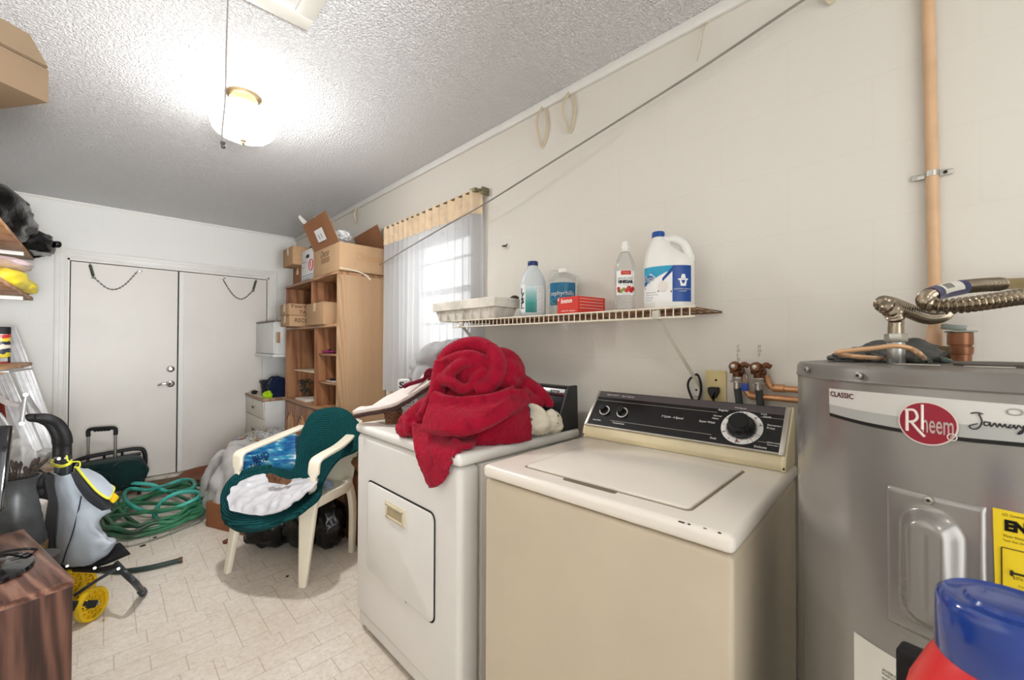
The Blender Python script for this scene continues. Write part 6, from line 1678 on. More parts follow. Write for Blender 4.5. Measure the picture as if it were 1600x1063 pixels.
# oddments in the unit
bm = B(); c = onx(514, 550, UX + 0.10); blob(bm, (c.x, c.y + 0.02, zs1 + 0.0125), (0.05, 0.10, 0.014), 0.3, 3, 2, 3, -0.0115); o = obj('magenta_cloth', bm, cloth_mat('magenta_cloth', (150, 34, 100)), None); tag(o, 'folded magenta cloth on the upper small shelf of the wall unit', 'cloth')
bm = B(); y0 = onx(494, 553, UX + 0.06).y; tube(bm, cr([(UX + 0.058, y0 - 0.012, zs1 + 0.006), (UX + 0.07, y0 - 0.10, zs1 + 0.010), (UX + 0.09, y0 - 0.22, zs1 + 0.03)], 5), [0.005] * 8 + [0.007] * 3, 8); o = obj('dark_stick', bm, M_black, None); tag(o, 'thin dark stick lying on the upper small shelf in front of the magenta cloth', 'stick')
bm = B(); c = onx(520, 594, UX + 0.08); box(bm, (c.x - 0.02, c.y - 0.06, zs2 + 0.0005), (c.x + 0.12, c.y + 0.09, zs2 + 0.008), 0.001, M=None); o = obj('paper_stack', bm, mat('grey_paper', (190, 184, 176), 0.7, var=0.1), None); tag(o, 'grey papers on the lower small shelf of the wall unit', 'papers')
bm = B(); blob(bm, (c.x + 0.02, c.y + 0.03, zs2 + 0.016), (0.03, 0.05, 0.008), 0.3, 3, 5, 3, -0.0075); o = obj('dark_scrap', bm, M_black, None); tag(o, 'small dark item lying on the grey papers of the lower small shelf', 'scrap')
ps = thing('post_stand', 'pale board on an upright post inside the left niche of the wall unit', 'stand', (UX + 0.12, yd1 + 0.04, zct))
zt = onx(480, 578, UX + 0.10).z
bm = B(); box(bm, (UX + 0.09, yd1 + 0.012, zct + 0.0005), (UX + 0.17, yd1 + 0.055, zt - 0.006), 0.002); obj('post', bm, mat('pale_grey_post', (196, 184, 168), 0.5, var=0.12, vscale=20), ps, True)
bm = B(); box(bm, (UX + 0.02, yd1 + 0.012, zt - 0.006), (UX + 0.22, onx(467, 577, UX + 0.06).y, zt + 0.002), 0.001); obj('board', bm, mat('pale_board', (222, 206, 180), 0.5), ps, True)
bm = B(); blob(bm, (UX + 0.10, yd1 + 0.09, zt + 0.012), (0.02, 0.035, 0.010), 0.3, 3, 3, 3, -0.0095); o = obj('dark_scrap', bm, M_black, None); tag(o, 'small dark item on the pale board in the left niche', 'scrap')
bm = B(); c = onx(477, 628, UX + 0.06); box(bm, (UX + 0.02, c.y - 0.12, zct + 0.0006), (UX + 0.20, c.y + 0.14, zct + 0.016), 0.002); o = obj('notebook', bm, mat('white_notebook', (212, 206, 196), 0.6, var=0.05), None); tag(o, 'pale notebook lying on the counter of the wall unit in the left niche', 'book')
bm = B(); gx, gy = UX + 0.13, onx(476, 620, UX + 0.13).y
for i in range(60):
    a = random.random() * 2 * PI; h_ = 0.02 + random.random() * 0.12; r_ = 0.05 * math.sqrt(random.random()); p = V((gx + r_ * math.cos(a), gy + r_ * math.sin(a), zct + 0.017 + h_)); d_ = V((random.random() - .5, random.random() - .5, random.random() - .3)).normalized() * 0.022
    tube(bm, [p, p + d_ * 0.5, p + d_], [0.002, 0.008, 0.001], 5, flat=0.3)
tube(bm, [(gx, gy, zct + 0.016), (gx, gy, zct + 0.12)], 0.006, 6); o = obj('artificial_plant', bm, mat('dark_green_leaf', (46, 62, 50), 0.6, var=0.2), None); tag(o, 'little dark green artificial plant in the left niche of the wall unit', 'plant')

# white dresser with wood-edged top, hutch above, things on it
M_lam = mat('white_laminate', (226, 226, 224), 0.4, var=0.02)
QX, QY0, QY1, QZ = 1.052, 4.375, 5.06, 0.755
ds = thing('dresser', 'white dresser with a wood-edged top in the corner beyond the wall unit', 'dresser', (QX, QY0, 0))
bm = B(); box(bm, (QX + 0.012, QY0 + 0.01, 0.0), (XR - 0.01, QY1, QZ - 0.024), 0.001); obj('carcass', bm, M_lam, ds, True, 0)
bm = B(); box(bm, (QX - 0.006, QY0, QZ - 0.023), (XR - 0.008, QY1 + 0.01, QZ), 0.004); tpb = obj('top_board', bm, M_oakh, ds, True)
bm = B(); box(bm, (QX + 0.006, QY0 + 0.012, QZ), (XR - 0.01, QY1, QZ + 0.0012)); obj('top_surface', bm, mat('almond_top', (214, 204, 186), 0.4, var=0.04), tpb, True)
for k, (z0, z1) in enumerate(((QZ - 0.19, QZ - 0.028), (QZ - 0.45, QZ - 0.196), (0.05, QZ - 0.456))):
    bm = B(); box(bm, (QX, QY0 + 0.012, z0), (QX + 0.0115, QY1 - 0.01, z1), 0.002); d_ = obj('drawer', bm, mat('almond_drawer', (216, 210, 198), 0.4, var=0.02), ds, True)
    bm = B(); ym = (QY0 + QY1) / 2; cyl(bm, (QX, ym, (z0 + z1) / 2), (QX - 0.012, ym, (z0 + z1) / 2), 0.006, n=10); lathe(bm, [(0, -0.006), (0.02, -0.004), (0.022, 0.001), (0.012, 0.006), (0, 0.007)], 20, Matrix.Translation((QX - 0.014, ym, (z0 + z1) / 2)) @ Matrix.Rotation(R(-90), 4, 'Y'), sx=0.7, sy=1.3); obj('drawer_pull', bm, mat('pewter_pull', (130, 124, 118), 0.4, 0.6), d_, True)
hz0, hz1 = onx(432, 559, 1.135).z, onx(432, 503, 1.135).z
hu = thing('hutch', 'white hutch with a wooden handle standing on the dresser beyond the wall unit', 'hutch', (1.135, 4.40, QZ + 0.002))
bm = B(); box(bm, (1.15, 4.395, hz0 + 0.03), (1.50, 5.05, hz1 + 0.006), 0.002); box(bm, (1.485, 4.395, QZ + 0.002), (1.50, 5.05, hz0 + 0.029)); box(bm, (1.20, 5.035, QZ + 0.002), (1.50, 5.05, hz0 + 0.029)); box(bm, (1.13, 4.39, hz0), (1.50, 5.052, hz0 + 0.028), 0.003); obj('hutch_body', bm, M_lam, hu, True, 0)
bm = B(); box(bm, (1.14, 4.405, hz0 + 0.034), (1.1495, 5.045, hz1), 0.002); hd = obj('hutch_door', bm, M_lam, hu, True); bm = B(); box(bm, (1.128, onx(436, 528, 1.135).y - 0.02, onx(436, 536, 1.135).z), (1.1398, onx(436, 528, 1.135).y + 0.055, onx(436, 519, 1.135).z), 0.004); obj('door_handle', bm, M_oak, hd, True)
bm = B(); box(bm, (1.136, 4.392, hz1 + 0.0065), (1.50, 5.052, hz1 + 0.02), 0.003); obj('top_board', bm, mat('grey_edge', (120, 108, 96), 0.5), hu, True)
zt_ = QZ + 0.0016
bm = B(); c = onx(420, 614, 1.12); lathe(bm, [(0.055, 0), (0.060, 0.003), (0.074, 0.125), (0.082, 0.126), (0.082, 0.150), (0.074, 0.150), (0.058, 0.006), (0, 0.006)], 28, Matrix.Translation((1.165, 4.66, zt_))); o = obj('bucket', bm, mat('black_bucket', (34, 36, 40), 0.4), None); tag(o, 'black plastic pot on the white dresser', 'pot')
bm = B(); blob(bm, (1.20, 4.47, zt_ + 0.086), (0.085, 0.062, 0.11), 0.15, 2, 3, 4, -0.0855, ridge=0.2); tube(bm, cr([(1.10, 4.47, zt_ + 0.04), (1.09, 4.48, zt_ + 0.12), (1.14, 4.47, zt_ + 0.19), (1.20, 4.46, zt_ + 0.18)], 6), 0.009, 8); o = obj('blue_bag', bm, cloth_mat('dark_blue_nylon', (26, 36, 62)), None); tag(o, 'dark blue fabric bag on the dresser beside the wall unit', 'bag')
bm = B(); blob(bm, (1.095, 4.425, zt_ + 0.028), (0.035, 0.045, 0.030), 0.35, 2.4, 6, 4, -0.0275, ridge=0.6); blob(bm, (1.10, 4.40, zt_ + 0.05), (0.02, 0.02, 0.02), 0.3, 2.4, 9, 3, -0.04, ridge=0.6); o = obj('lime_cloth', bm, cloth_mat('lime_cloth', (186, 226, 30)), None); tag(o, 'crumpled lime green cloth at the corner of the white dresser', 'cloth')
bm = B(); blob(bm, (1.095, 4.90, zt_ + 0.016), (0.03, 0.04, 0.018), 0.4, 3, 2, 3, -0.0155); o = obj('dark_scrap', bm, M_black, None); tag(o, 'small dark bits at the back left of the white dresser top', 'scrap')
# ------------------------------------------------------------------ the plastic chair with the braided rug
M_chair = mat('aged_white_plastic', (243, 235, 214), 0.35, var=0.05, vscale=4)
CR = R(-59.3)
ch = thing('plastic_chair', 'white plastic garden armchair with a teal rug thrown over it', 'chair', (0.626, 2.55, 0), CR)
hw, dp, sz = 0.243, 0.37, 0.415
bm = B()
seat = [[V((x * (1.0 - 0.10 * (y / 0.42)), y, sz + 0.012 * (x / 0.24) ** 2 - 0.02 * math.sin(PI * y / 0.44) - (0.03 * (0.06 - y) / 0.06 if y < 0.06 else 0))) for x in (-0.235, -0.12, 0, 0.12, 0.235)] for y in (-0.02, 0.04, 0.16, 0.30, 0.41)]
sheet(bm, seat, 5, thick=0.008); obj('seat', bm, M_chair, ch, smooth=60)
bm = B()
back = [[V((x * (1 - 0.10 * k), 0.40 + 0.13 * k - 0.05 * (1 - (x / 0.22) ** 2) + 0.045, sz - 0.01 + (0.41 - 0.05 * (x / 0.22) ** 2) * k)) for x in (-0.22, -0.11, 0, 0.11, 0.22)] for k in (0, 0.3, 0.65, 1.0)]
sheet(bm, back, 5, thick=0.008); obj('backrest', bm, M_chair, ch, smooth=60)
def leg(p_top, p_bot, w0, w1, t0, t1, ang, p_mid=None):
    """tapering moulded leg: width w across, thickness t"""
    bm = B(); pts = cr([p_top, p_mid or (V(p_top).lerp(V(p_bot), 0.5)), p_bot], 6); n = len(pts); b2 = bmesh.new(); rings = []
    c, s = math.cos(ang), math.sin(ang)
    for i, p in enumerate(pts):
        k = i / (n - 1); w = (w0 + (w1 - w0) * k) / 2; t_ = (t0 + (t1 - t0) * k) / 2
        rings.append([b2.verts.new((p.x + x * w * c - y * t_ * s, p.y + x * w * s + y * t_ * c, p.z)) for x, y in rrect(2, 2, 0.45, 3)])
    for r1, r2 in zip(rings, rings[1:]):
        for i in range(len(r1)): b2.faces.new((r1[i], r1[(i + 1) % len(r1)], r2[(i + 1) % len(r1)], r2[i]))
    b2.faces.new(rings[0][::-1]); b2.faces.new(rings[-1]); bmesh.ops.recalc_face_normals(b2, faces=b2.faces); addbm(bm, b2); return bm
obj('leg', leg((hw - 0.005, 0.05, sz + 0.01), (hw + 0.005, 0.0, 0), 0.10, 0.042, 0.035, 0.03, R(12)), M_chair, ch, smooth=50)
obj('leg', leg((-hw + 0.01, 0.06, sz + 0.0), (-hw - 0.01, 0.0, 0), 0.085, 0.036, 0.035, 0.03, R(-12)), M_chair, ch, smooth=50)
obj('leg', leg((hw - 0.03, 0.40, sz + 0.02), (hw + 0.02, 0.385, 0), 0.035, 0.034, 0.06, 0.034, 0, (hw + 0.012, 0.40, sz - 0.13)), M_chair, ch, smooth=50)
obj('leg', leg((-hw + 0.03, 0.40, sz + 0.02), (-hw - 0.02, 0.40, 0), 0.035, 0.034, 0.06, 0.034, 0, (-hw - 0.012, 0.40, sz - 0.13)), M_chair, ch, smooth=50)
for sg in (-1, 1):
    bm = B(); x = sg * (hw + 0.012)
    post = [(sg * (hw - 0.002), 0.055, sz - 0.03), (x, 0.060, sz + 0.08), (x + sg * 0.004, 0.062, sz + 0.185), (x + sg * 0.006, 0.075, sz + 0.222), (x + sg * 0.004, 0.13, sz + 0.236), (x, 0.26, sz + 0.252), (x - sg * 0.02, 0.38, sz + 0.275), (x - sg * 0.05, 0.50, sz + 0.30)]
    p = cr(post, 6); n = len(p); b2 = bmesh.new(); rings = []
    for i, q_ in enumerate(p):
        a = p[max(0, i - 1)]; c = p[min(n - 1, i + 1)]; d_ = (c - a).normalized(); sx = V((1, 0, 0)); nn = d_.cross(sx).normalized()
        w = 0.018 if i < 10 else 0.034; th = 0.011
        rings.append([b2.verts.new(q_ + sx * u * w + nn * v * th) for u, v in rrect(2, 2, 0.5, 3)])
    for r1, r2 in zip(rings, rings[1:]):
        for i in range(len(r1)): b2.faces.new((r1[i], r1[(i + 1) % len(r1)], r2[(i + 1) % len(r1)], r2[i]))
    b2.faces.new(rings[0][::-1]); b2.faces.new(rings[-1]); bmesh.ops.recalc_face_normals(b2, faces=b2.faces); addbm(bm, b2); obj('armrest', bm, M_chair, ch, smooth=50)
    bm = B(); box(bm, (sg * (hw - 0.005) - 0.01, 0.05, sz - 0.05), (sg * (hw - 0.005) + 0.01, 0.40, sz + 0.005), 0.006); obj('side_rail', bm, M_chair, ch, smooth=50)

def rug_mat():
    t = NT('teal_braided_rug'); v = t.mapping((1, 1, 1)); w = t.new('ShaderNodeTexWave', wave_type='RINGS', rings_direction='SPHERICAL')
    w.inputs['Scale'].default_value = 34; w.inputs['Distortion'].default_value = 1.2; w.inputs['Detail'].default_value = 1.0
    c = ond(512, 690, 2.62); m = w.inputs['Vector']; mp = t.new('ShaderNodeMapping'); mp.inputs['Scale'].default_value = (1.0, 1.0, 0.7); mp.inputs['Location'].default_value = (-0.13, -0.11, -0.30 * 0.7); t.link(t.tc.outputs['Object'], mp.inputs['Vector']); t.link(mp.outputs[0], m)
    n = t.noise(v, 160, 3, 0.7); n2 = t.noise(v, 12, 3)
    f = t.math('ADD', t.math('MULTIPLY', w.outputs['Fac'], 0.36), t.math('MULTIPLY', n, 0.68))
    base = t.ramp(f, [(0.22, (8, 34, 40)), (0.50, (16, 64, 69)), (0.85, (44, 104, 106))])
    t.link(t.mix(t.math('MULTIPLY', n2, 0.22), base, (24, 100, 96)), t.b.inputs['Base Color']); t.b.inputs['Roughness'].default_value = 0.95; t.b.inputs['Specular IOR Level'].default_value = 0.1
    t.bump(f, 1.0, 0.010); return t.m
M_rug = rug_mat()
rows = [[ond(484, 668, 2.80), ond(496, 655, 2.80), ond(515, 648, 2.78), ond(536, 652, 2.76), ond(552, 664, 2.74)],
        [ond(477, 670, 2.70), ond(490, 648, 2.715), ond(514, 641, 2.70), ond(540, 645, 2.68), ond(558, 664, 2.65)],
        [ond(469, 690, 2.66), ond(486, 680, 2.67), ond(512, 674, 2.665), ond(538, 680, 2.62), ond(559, 690, 2.57)],
        [ond(466, 716, 2.615), ond(480, 714, 2.635), ond(505, 712, 2.62), ond(530, 712, 2.58), ond(556, 703, 2.53)],
        [ond(458, 738, 2.56), ond(474, 742, 2.575), ond(490, 744, 2.565), ond(505, 738, 2.535), ond(527, 718, 2.515)],
        [ond(425, 734, 2.48), ond(445, 750, 2.45), ond(468, 762, 2.43), ond(488, 766, 2.38), ond(503, 752, 2.36)],
        [ond(392, 740, 2.42), ond(412, 762, 2.34), ond(440, 778, 2.28), ond(470, 784, 2.22), ond(497, 777, 2.18)],
        [ond(364, 755, 2.36), ond(380, 778, 2.25), ond(410, 794, 2.18), ond(445, 798, 2.14), ond(478, 794, 2.12)],
        [ond(350, 782, 2.31), ond(364, 798, 2.22), ond(388, 808, 2.15), ond(420, 810, 2.11), ond(455, 807, 2.09)],
        [ond(351, 805, 2.25), ond(362, 815, 2.18), ond(384, 822, 2.12), ond(412, 820, 2.095), ond(440, 814, 2.09)],
        [ond(356, 816, 2.28), ond(368, 824, 2.21), ond(386, 828, 2.16), ond(408, 826, 2.14), ond(432, 819, 2.12)]]
bm = B(); sheet(bm, rows, 9, thick=0.016, bumps=0.004, bs=9, seed=3)
rim = cr([rows[0][0], rows[1][0], rows[2][0], rows[3][0], rows[4][0], rows[5][0], rows[6][0], rows[7][0], rows[8][0], rows[9][0], rows[10][1], rows[10][2], rows[10][3], rows[10][4], rows[9][4], rows[8][4], rows[7][4], rows[6][4], rows[5][4], rows[4][4], rows[3][4], rows[2][4], rows[1][4], rows[0][4], rows[0][3], rows[0][2], rows[0][1]], 6, closed=True)
tube(bm, rim, 0.013, 8, closed=True)
# turned up lip round the lower lobe
lip = cr([rows[5][0] + V((0, 0, 0.012)), rows[6][0] + V((0, 0, 0.016)), rows[7][0] + V((0, 0, 0.018)), rows[8][0] + V((0, 0, 0.010)), rows[9][1], rows[9][2] + V((0, 0, 0.004)), rows[9][3], rows[8][4] + V((0, 0, 0.0)), rows[7][4] + V((0, 0, 0.008)), rows[6][4] + V((0, 0, 0.012))], 6)
tube(bm, lip, 0.019, 10)
o = obj('braided_rug', bm, M_rug, None, smooth=70); tag(o, 'teal braided oval rug draped over the back and seat of the plastic chair', 'rug')
M_wbag = mat('white_plastic_film', (204, 204, 208), 0.32, var=0.05, vscale=12, bump=0.3, bscale=40)
c = ond(425, 770, 2.36); bm = B()
wr = [[p + V((-0.02, -0.02, 0.035)) * 0.5 + V((0, 0, 0.006)) for p in r] for r in (
      [ond(410, 746, 2.39), ond(434, 750, 2.38), ond(464, 750, 2.37), ond(500, 755, 2.32)],
      [ond(376, 760, 2.32), ond(412, 766, 2.26), ond(450, 766, 2.21), ond(494, 766, 2.17)],
      [ond(360, 784, 2.24), ond(396, 786, 2.17), ond(434, 784, 2.13), ond(474, 782, 2.10)],
      [ond(364, 804, 2.17), ond(394, 809, 2.11), ond(424, 807, 2.075), ond(452, 799, 2.07)])]
def wrk(i, j, p): return 0.020 * (1 - abs(2 * i - 1)) * 1.2 + 0.010 * noise.noise(V((p.x * 16 + 8 * p.z, p.y * 30, 3))) + 0.008 * (1 - 2 * abs(noise.noise(V((p.x * 22, p.y * 22, p.z * 22)))))
sheet(bm, wr, 12, thick=0.010, wrinkle=wrk); o = obj('plastic_bag', bm, M_wbag, None, smooth=60); tag(o, 'flat white plastic bag lying in the lap of the teal rug on the chair', 'bag')
bm = B(); sheet(bm, [[ond(416, 750, 2.25) + V((0, 0, 0.02)), ond(424, 748, 2.25) + V((0, 0, 0.028)), ond(440, 756, 2.22) + V((0, 0, 0.030)), ond(456, 758, 2.21) + V((0, 0, 0.02))], [ond(420, 760, 2.22) + V((0, 0, 0.02)), ond(430, 762, 2.21) + V((0, 0, 0.022)), ond(442, 763, 2.19) + V((0, 0, 0.02)), ond(452, 762, 2.18) + V((0, 0, 0.018))]], 8, thick=0.0025, bumps=0.012, bs=26); o = obj('dry_leaf', bm, mat('dry_brown_leaf', (96, 62, 38), 0.7, var=0.25, vscale=40), None); tag(o, 'curled dry brown leaf on the white plastic bag in the chair', 'leaf')
bm = B(); sheet(bm, [[ond(494, 756, 2.55), ond(510, 752, 2.53), ond(521, 756, 2.52)], [ond(494, 770, 2.50), ond(508, 766, 2.48), ond(520, 763, 2.48)]], 6, thick=0.01, bumps=0.012, bs=22); o = obj('crumpled_wrapper', bm, mat('blue_white_wrapper', (178, 190, 208), 0.4, var=0.25, vscale=30), None); tag(o, 'blue and white crumpled wrapper at the back right of the chair seat', 'wrapper')

# ------------------------------------------------------------------ boxes and bags round the chair
M_bbox = card('red_brown_cardboard', (150, 98, 66))
p = onz(538, 838, 0); carton('cardboard_box', 'tall brown cardboard box on the floor between the chair, the wall unit and the dryer', (p.x, 2.20, 0.001), (1.50, p.y, 0.43), M_bbox, flaps=True, tape=False)
bm = B(); blob(bm, (p.x + 0.13, p.y - 0.15, 0.505), (0.13, 0.16, 0.085), 0.25, 2.4, 4, 4, -0.068, ridge=0.4); o = obj('paper_bag', bm, card('crumpled_brown_paper', (168, 122, 84)), None, smooth=60); tag(o, 'crumpled brown paper bag on the tall brown cardboard box beside the dryer', 'paper bag')
pb_ = onz(350, 838, 0); carton('cardboard_box', 'low brown cardboard box on the floor under the grey plastic bag, left of the chair', (pb_.x, pb_.y - 0.03, 0.001), (pb_.x + 0.40, pb_.y + 0.36, 0.165), M_bbox, R(24), flaps=True, tape=False)
M_gbag = mat('grey_plastic_film', (190, 188, 186), 0.30, var=0.06, vscale=8, bump=0.35, bscale=26, bdist=0.006)
bm = B(); c = ond(368, 762, 3.08)
gb = [[ond(362, 692, 3.20), ond(385, 690, 3.25), ond(410, 692, 3.30), ond(430, 700, 3.30)],
      [ond(338, 712, 3.08), ond(366, 708, 3.02), ond(400, 705, 3.08), ond(430, 712, 3.16)],
      [ond(318, 742, 3.10), ond(345, 740, 2.96), ond(380, 735, 2.94), ond(420, 735, 3.0)],
      [ond(313, 768, 3.08), ond(340, 772, 2.90), ond(370, 770, 2.86), ond(410, 765, 2.9)],
      [ond(318, 793, 3.04), ond(342, 800, 2.90), ond(368, 800, 2.86), ond(405, 795, 2.88)],
      [ond(330, 800, 3.10), ond(348, 806, 3.0), ond(372, 808, 2.96), ond(400, 803, 2.98)]]
def wrg(i, j, p): return 0.030 * (1 - 2 * abs(noise.noise(V((p.x * 7 + 2, p.y * 7, p.z * 5)))) ) + 0.015 * noise.noise(p * 16)
sheet(bm, gb, 10, thick=0.02, wrinkle=wrg); blob(bm, ond(385, 750, 3.22), (0.22, 0.20, 0.20), 0.12, 2, 3, 4)
o = obj('plastic_bag', bm, M_gbag, None, smooth=70); tag(o, 'big grey white plastic bag slumped on a low box left of the chair', 'bag')
bm = B(); tube(bm, cr([ond(347, 714, 3.03), ond(340, 730, 3.0), ond(330, 752, 2.99), ond(322, 768, 3.0)], 6), [0.018, 0.018, 0.02, 0.02, 0.022, 0.022, 0.022, 0.022, 0.022, 0.022, 0.022, 0.02, 0.02, 0.018, 0.016, 0.012, 0.01, 0.008, 0.006], 8, flat=0.4); obj('dark_fold', bm, mat('grey_fold_strip', (120, 116, 112), 0.4), o, True)  # darker grey strip running down the left of the bag
t = NT('newsprint'); v = t.mapping((1, 1, 1)); n1 = t.noise(v, 17, 3, 0.75, 1.2); n2 = t.noise(v, 60, 3, 0.8)
base = t.ramp(n1, [(0.38, (30, 70, 130)), (0.43, (180, 188, 192)), (0.48, (204, 192, 176)), (0.51, (86, 124, 146)), (0.545, (184, 168, 140)), (0.59, (104, 112, 52)), (0.64, (142, 56, 44))])
t.link(t.mix(t.math('MULTIPLY', t.ramp(n2, [(0.5, (0, 0, 0, 1)), (0.6, (1, 1, 1, 1))]), 0.45), base, (96, 98, 108)), t.b.inputs['Base Color']); t.b.inputs['Roughness'].default_value = 0.6
bm = B()
for (u, v_, d, r, s) in ((385, 694, 3.36, (0.09, 0.09, 0.07), 1), (405, 685, 3.40, (0.10, 0.10, 0.06), 2), (425, 682, 3.42, (0.10, 0.10, 0.06), 3), (442, 686, 3.40, (0.08, 0.08, 0.06), 4), (410, 702, 3.36, (0.14, 0.14, 0.10), 5), (438, 708, 3.36, (0.10, 0.10, 0.12), 6), (395, 690, 3.3, (0.07, 0.07, 0.05), 7)): blob(bm, ond(u, v_, d), r, 0.3, 2.6, s, 4, ridge=0.5)
bs_ = ond(425, 760, 3.38); box(bm, (bs_.x - 0.16, bs_.y - 0.16, 0.001), (bs_.x + 0.09, bs_.y + 0.14, 0.43), 0.02)
o = obj('newspaper_heap', bm, t.m, None, smooth=70); tag(o, 'heap of crumpled coloured newspapers behind the chair in front of the wall unit', 'newspapers')
fuse(o, 0.014, 1)
# blue printed drinks bag
bm = B(); bb = [[ond(390, 710, 3.02), ond(412, 700, 3.05), ond(440, 690, 3.08), ond(468, 682, 3.08)], [ond(388, 722, 2.98), ond(412, 716, 2.98), ond(440, 712, 2.98), ond(466, 706, 3.0)], [ond(388, 732, 2.95), ond(412, 729, 2.94), ond(440, 729, 2.92), ond(464, 728, 2.95)], [ond(390, 742, 2.96), ond(412, 744, 2.95), ond(440, 744, 2.94), ond(462, 746, 2.96)]]
sheet(bm, bb, 9, thick=0.05, bumps=0.012, bs=14, seed=4)
t = NT('blue_drinks_film'); v = t.mapping((1, 1, 1)); n1 = t.noise(t.mapping((3, 3, 14)), 3, 3)
t.link(t.ramp(n1, [(0.3, (16, 60, 132)), (0.48, (28, 112, 170)), (0.58, (60, 156, 186)), (0.68, (216, 224, 230))]), t.b.inputs['Base Color']); t.b.inputs['Roughness'].default_value = 0.3
o = obj('drinks_bag', bm, t.m, None, smooth=70); tag(o, 'shiny blue printed drinks wrapper with lettering seen under the left chair arm', 'wrapper')
bm = B(); Fd = frame(ond(394, 735, 2.90), ond(450, 716, 2.90) - ond(394, 735, 2.90), ond(390, 715, 2.93) - ond(394, 735, 2.90)); text(bm, 'BUD', 0.1, Fd @ Matrix.Translation((0.02, 0.05, 0.012)), width=0.12, height=0.038, bold=0.002, shear=-0.2); text(bm, 'LIGHT', 0.1, Fd @ Matrix.Translation((0.0, 0.005, 0.012)), width=0.13, height=0.038, bold=0.002, shear=-0.2); obj('wrapper_words', bm, mat('navy_word', (20, 40, 92), 0.4), o, True)
bm = B(); c = onz(450, 850, 0.0); c = onz(455, 838, 0)
for (x, y, r, s) in ((0.80, 2.98, (0.18, 0.17, 0.15), 1), (0.93, 2.83, (0.15, 0.15, 0.18), 2), (1.02, 2.70, (0.10, 0.12, 0.15), 4)): blob(bm, (x, y, r[2] * 0.92), r, 0.16, 2.4, s, 4, -r[2] * 0.9, ridge=0.5)
o = obj('bin_bag', bm, mat('black_bin_film', (14, 14, 15), 0.22, var=0.05, bump=0.4, bscale=22, bdist=0.008), None, smooth=70); tag(o, 'black bin bag on the floor underneath the plastic chair', 'bin bag')
bm = B(); q_ = onz(356, 846, 0.01); blob(bm, (q_.x, q_.y, 0.012), (0.03, 0.018, 0.012), 0.3, 3, 2, 3, -0.0115); o = obj('red_scrap', bm, mat('red_brown_scrap', (110, 50, 40), 0.7), None); tag(o, 'small red brown scrap on the floor behind the left front chair leg', 'scrap')

# ------------------------------------------------------------------ by the door: saucer, mat, luggage, hoses
c = onz(330, 744, 0.02); M_terra = mat('terracotta_plastic', (134, 82, 58), 0.5, var=0.12, vscale=8)
bm = B(); lathe(bm, [(0.20, 0), (0.22, 0.004), (0.262, 0.055), (0.268, 0.057), (0.262, 0.060), (0.214, 0.010), (0, 0.009)], 48, Matrix.Translation((c.x + 0.03, c.y + 0.02, 0.001))); o = obj('plant_saucer', bm, M_terra, None, smooth=50); tag(o, 'large brown terracotta plant saucer on the floor at the foot of the right door leaf', 'saucer')
a = onz(225, 757, 0); b_ = onz(300, 748, 0); bm = B(); box(bm, (a.x - 0.15, YB - 0.34, 0.0005), (0.66, YB - 0.056, 0.010), 0.003); o = obj('door_mat', bm, mat('brown_mat', (124, 100, 76), 0.9, var=0.2, vscale=40, bump=0.6, bscale=200), None); tag(o, 'brown mat along the foot of the double door', 'mat')
M_hoseT = NT('teal_hose'); v = M_hoseT.mapping(); M_hoseT.link(M_hoseT.ramp(M_hoseT.noise(v, 3.2, 4, 0.65), [(0.30, (48, 92, 76)), (0.42, (36, 134, 116)), (0.54, (58, 172, 156)), (0.68, (92, 200, 188))]), M_hoseT.b.inputs['Base Color']); M_hoseT.b.inputs['Roughness'].default_value = 0.4; M_hoseT = M_hoseT.m
M_hoseG = NT('green_hose'); v = M_hoseG.mapping(); M_hoseG.link(M_hoseG.ramp(M_hoseG.noise(v, 4, 4, 0.65), [(0.34, (44, 60, 44)), (0.48, (40, 98, 66)), (0.62, (52, 132, 92)), (0.72, (96, 120, 92))]), M_hoseG.b.inputs['Base Color']); M_hoseG.b.inputs['Roughness'].default_value = 0.42; M_hoseG = M_hoseG.m
def hose_path(us, seed, lift):
    """loops lying on the floor: list of measured pixels with a height above the floor"""
    return cr([onz(u, v, z + lift) for u, v, z in us], 10)
rnd = random.Random(5)
def ring(cx, cy, rx, ry, rot, z, wob, n=11, a0=0.0, a1=2 * PI):
    out = []
    for i in range(n):
        a = a0 + (a1 - a0) * i / n; k = 1 + wob * (rnd.random() - 0.5)
        x, y = rx * k * math.cos(a), ry * k * math.sin(a)
        out.append(V((cx + x * math.cos(rot) - y * math.sin(rot), cy + x * math.sin(rot) + y * math.cos(rot), z + 0.03 * rnd.random())))
    return out
cc = onz(255, 792, 0.05)
def coil(n, zs, rmin, rmax, seed):
    global rnd
    rnd = random.Random(seed); pts = []
    for k in range(n):
        pts += ring(cc.x + 0.06 * (rnd.random() - .5), cc.y + 0.12 * (rnd.random() - .5), rmin + (rmax - rmin) * rnd.random(), (rmin + (rmax - rmin) * rnd.random()) * 1.75, R(-22) + 0.25 * (rnd.random() - .5), zs[0] + (zs[1] - zs[0]) * k / n, 0.13, 11, 0.7 * k)
    return pts
pt_ = coil(6, (0.016, 0.085), 0.19, 0.31, 3)
bm = B(); tube(bm, cr(pt_, 7), 0.0135, 10); o = obj('garden_hose', bm, M_hoseG, None, smooth=70); tag(o, 'dark green garden hose in a wide coil on the floor by the door', 'garden hose')
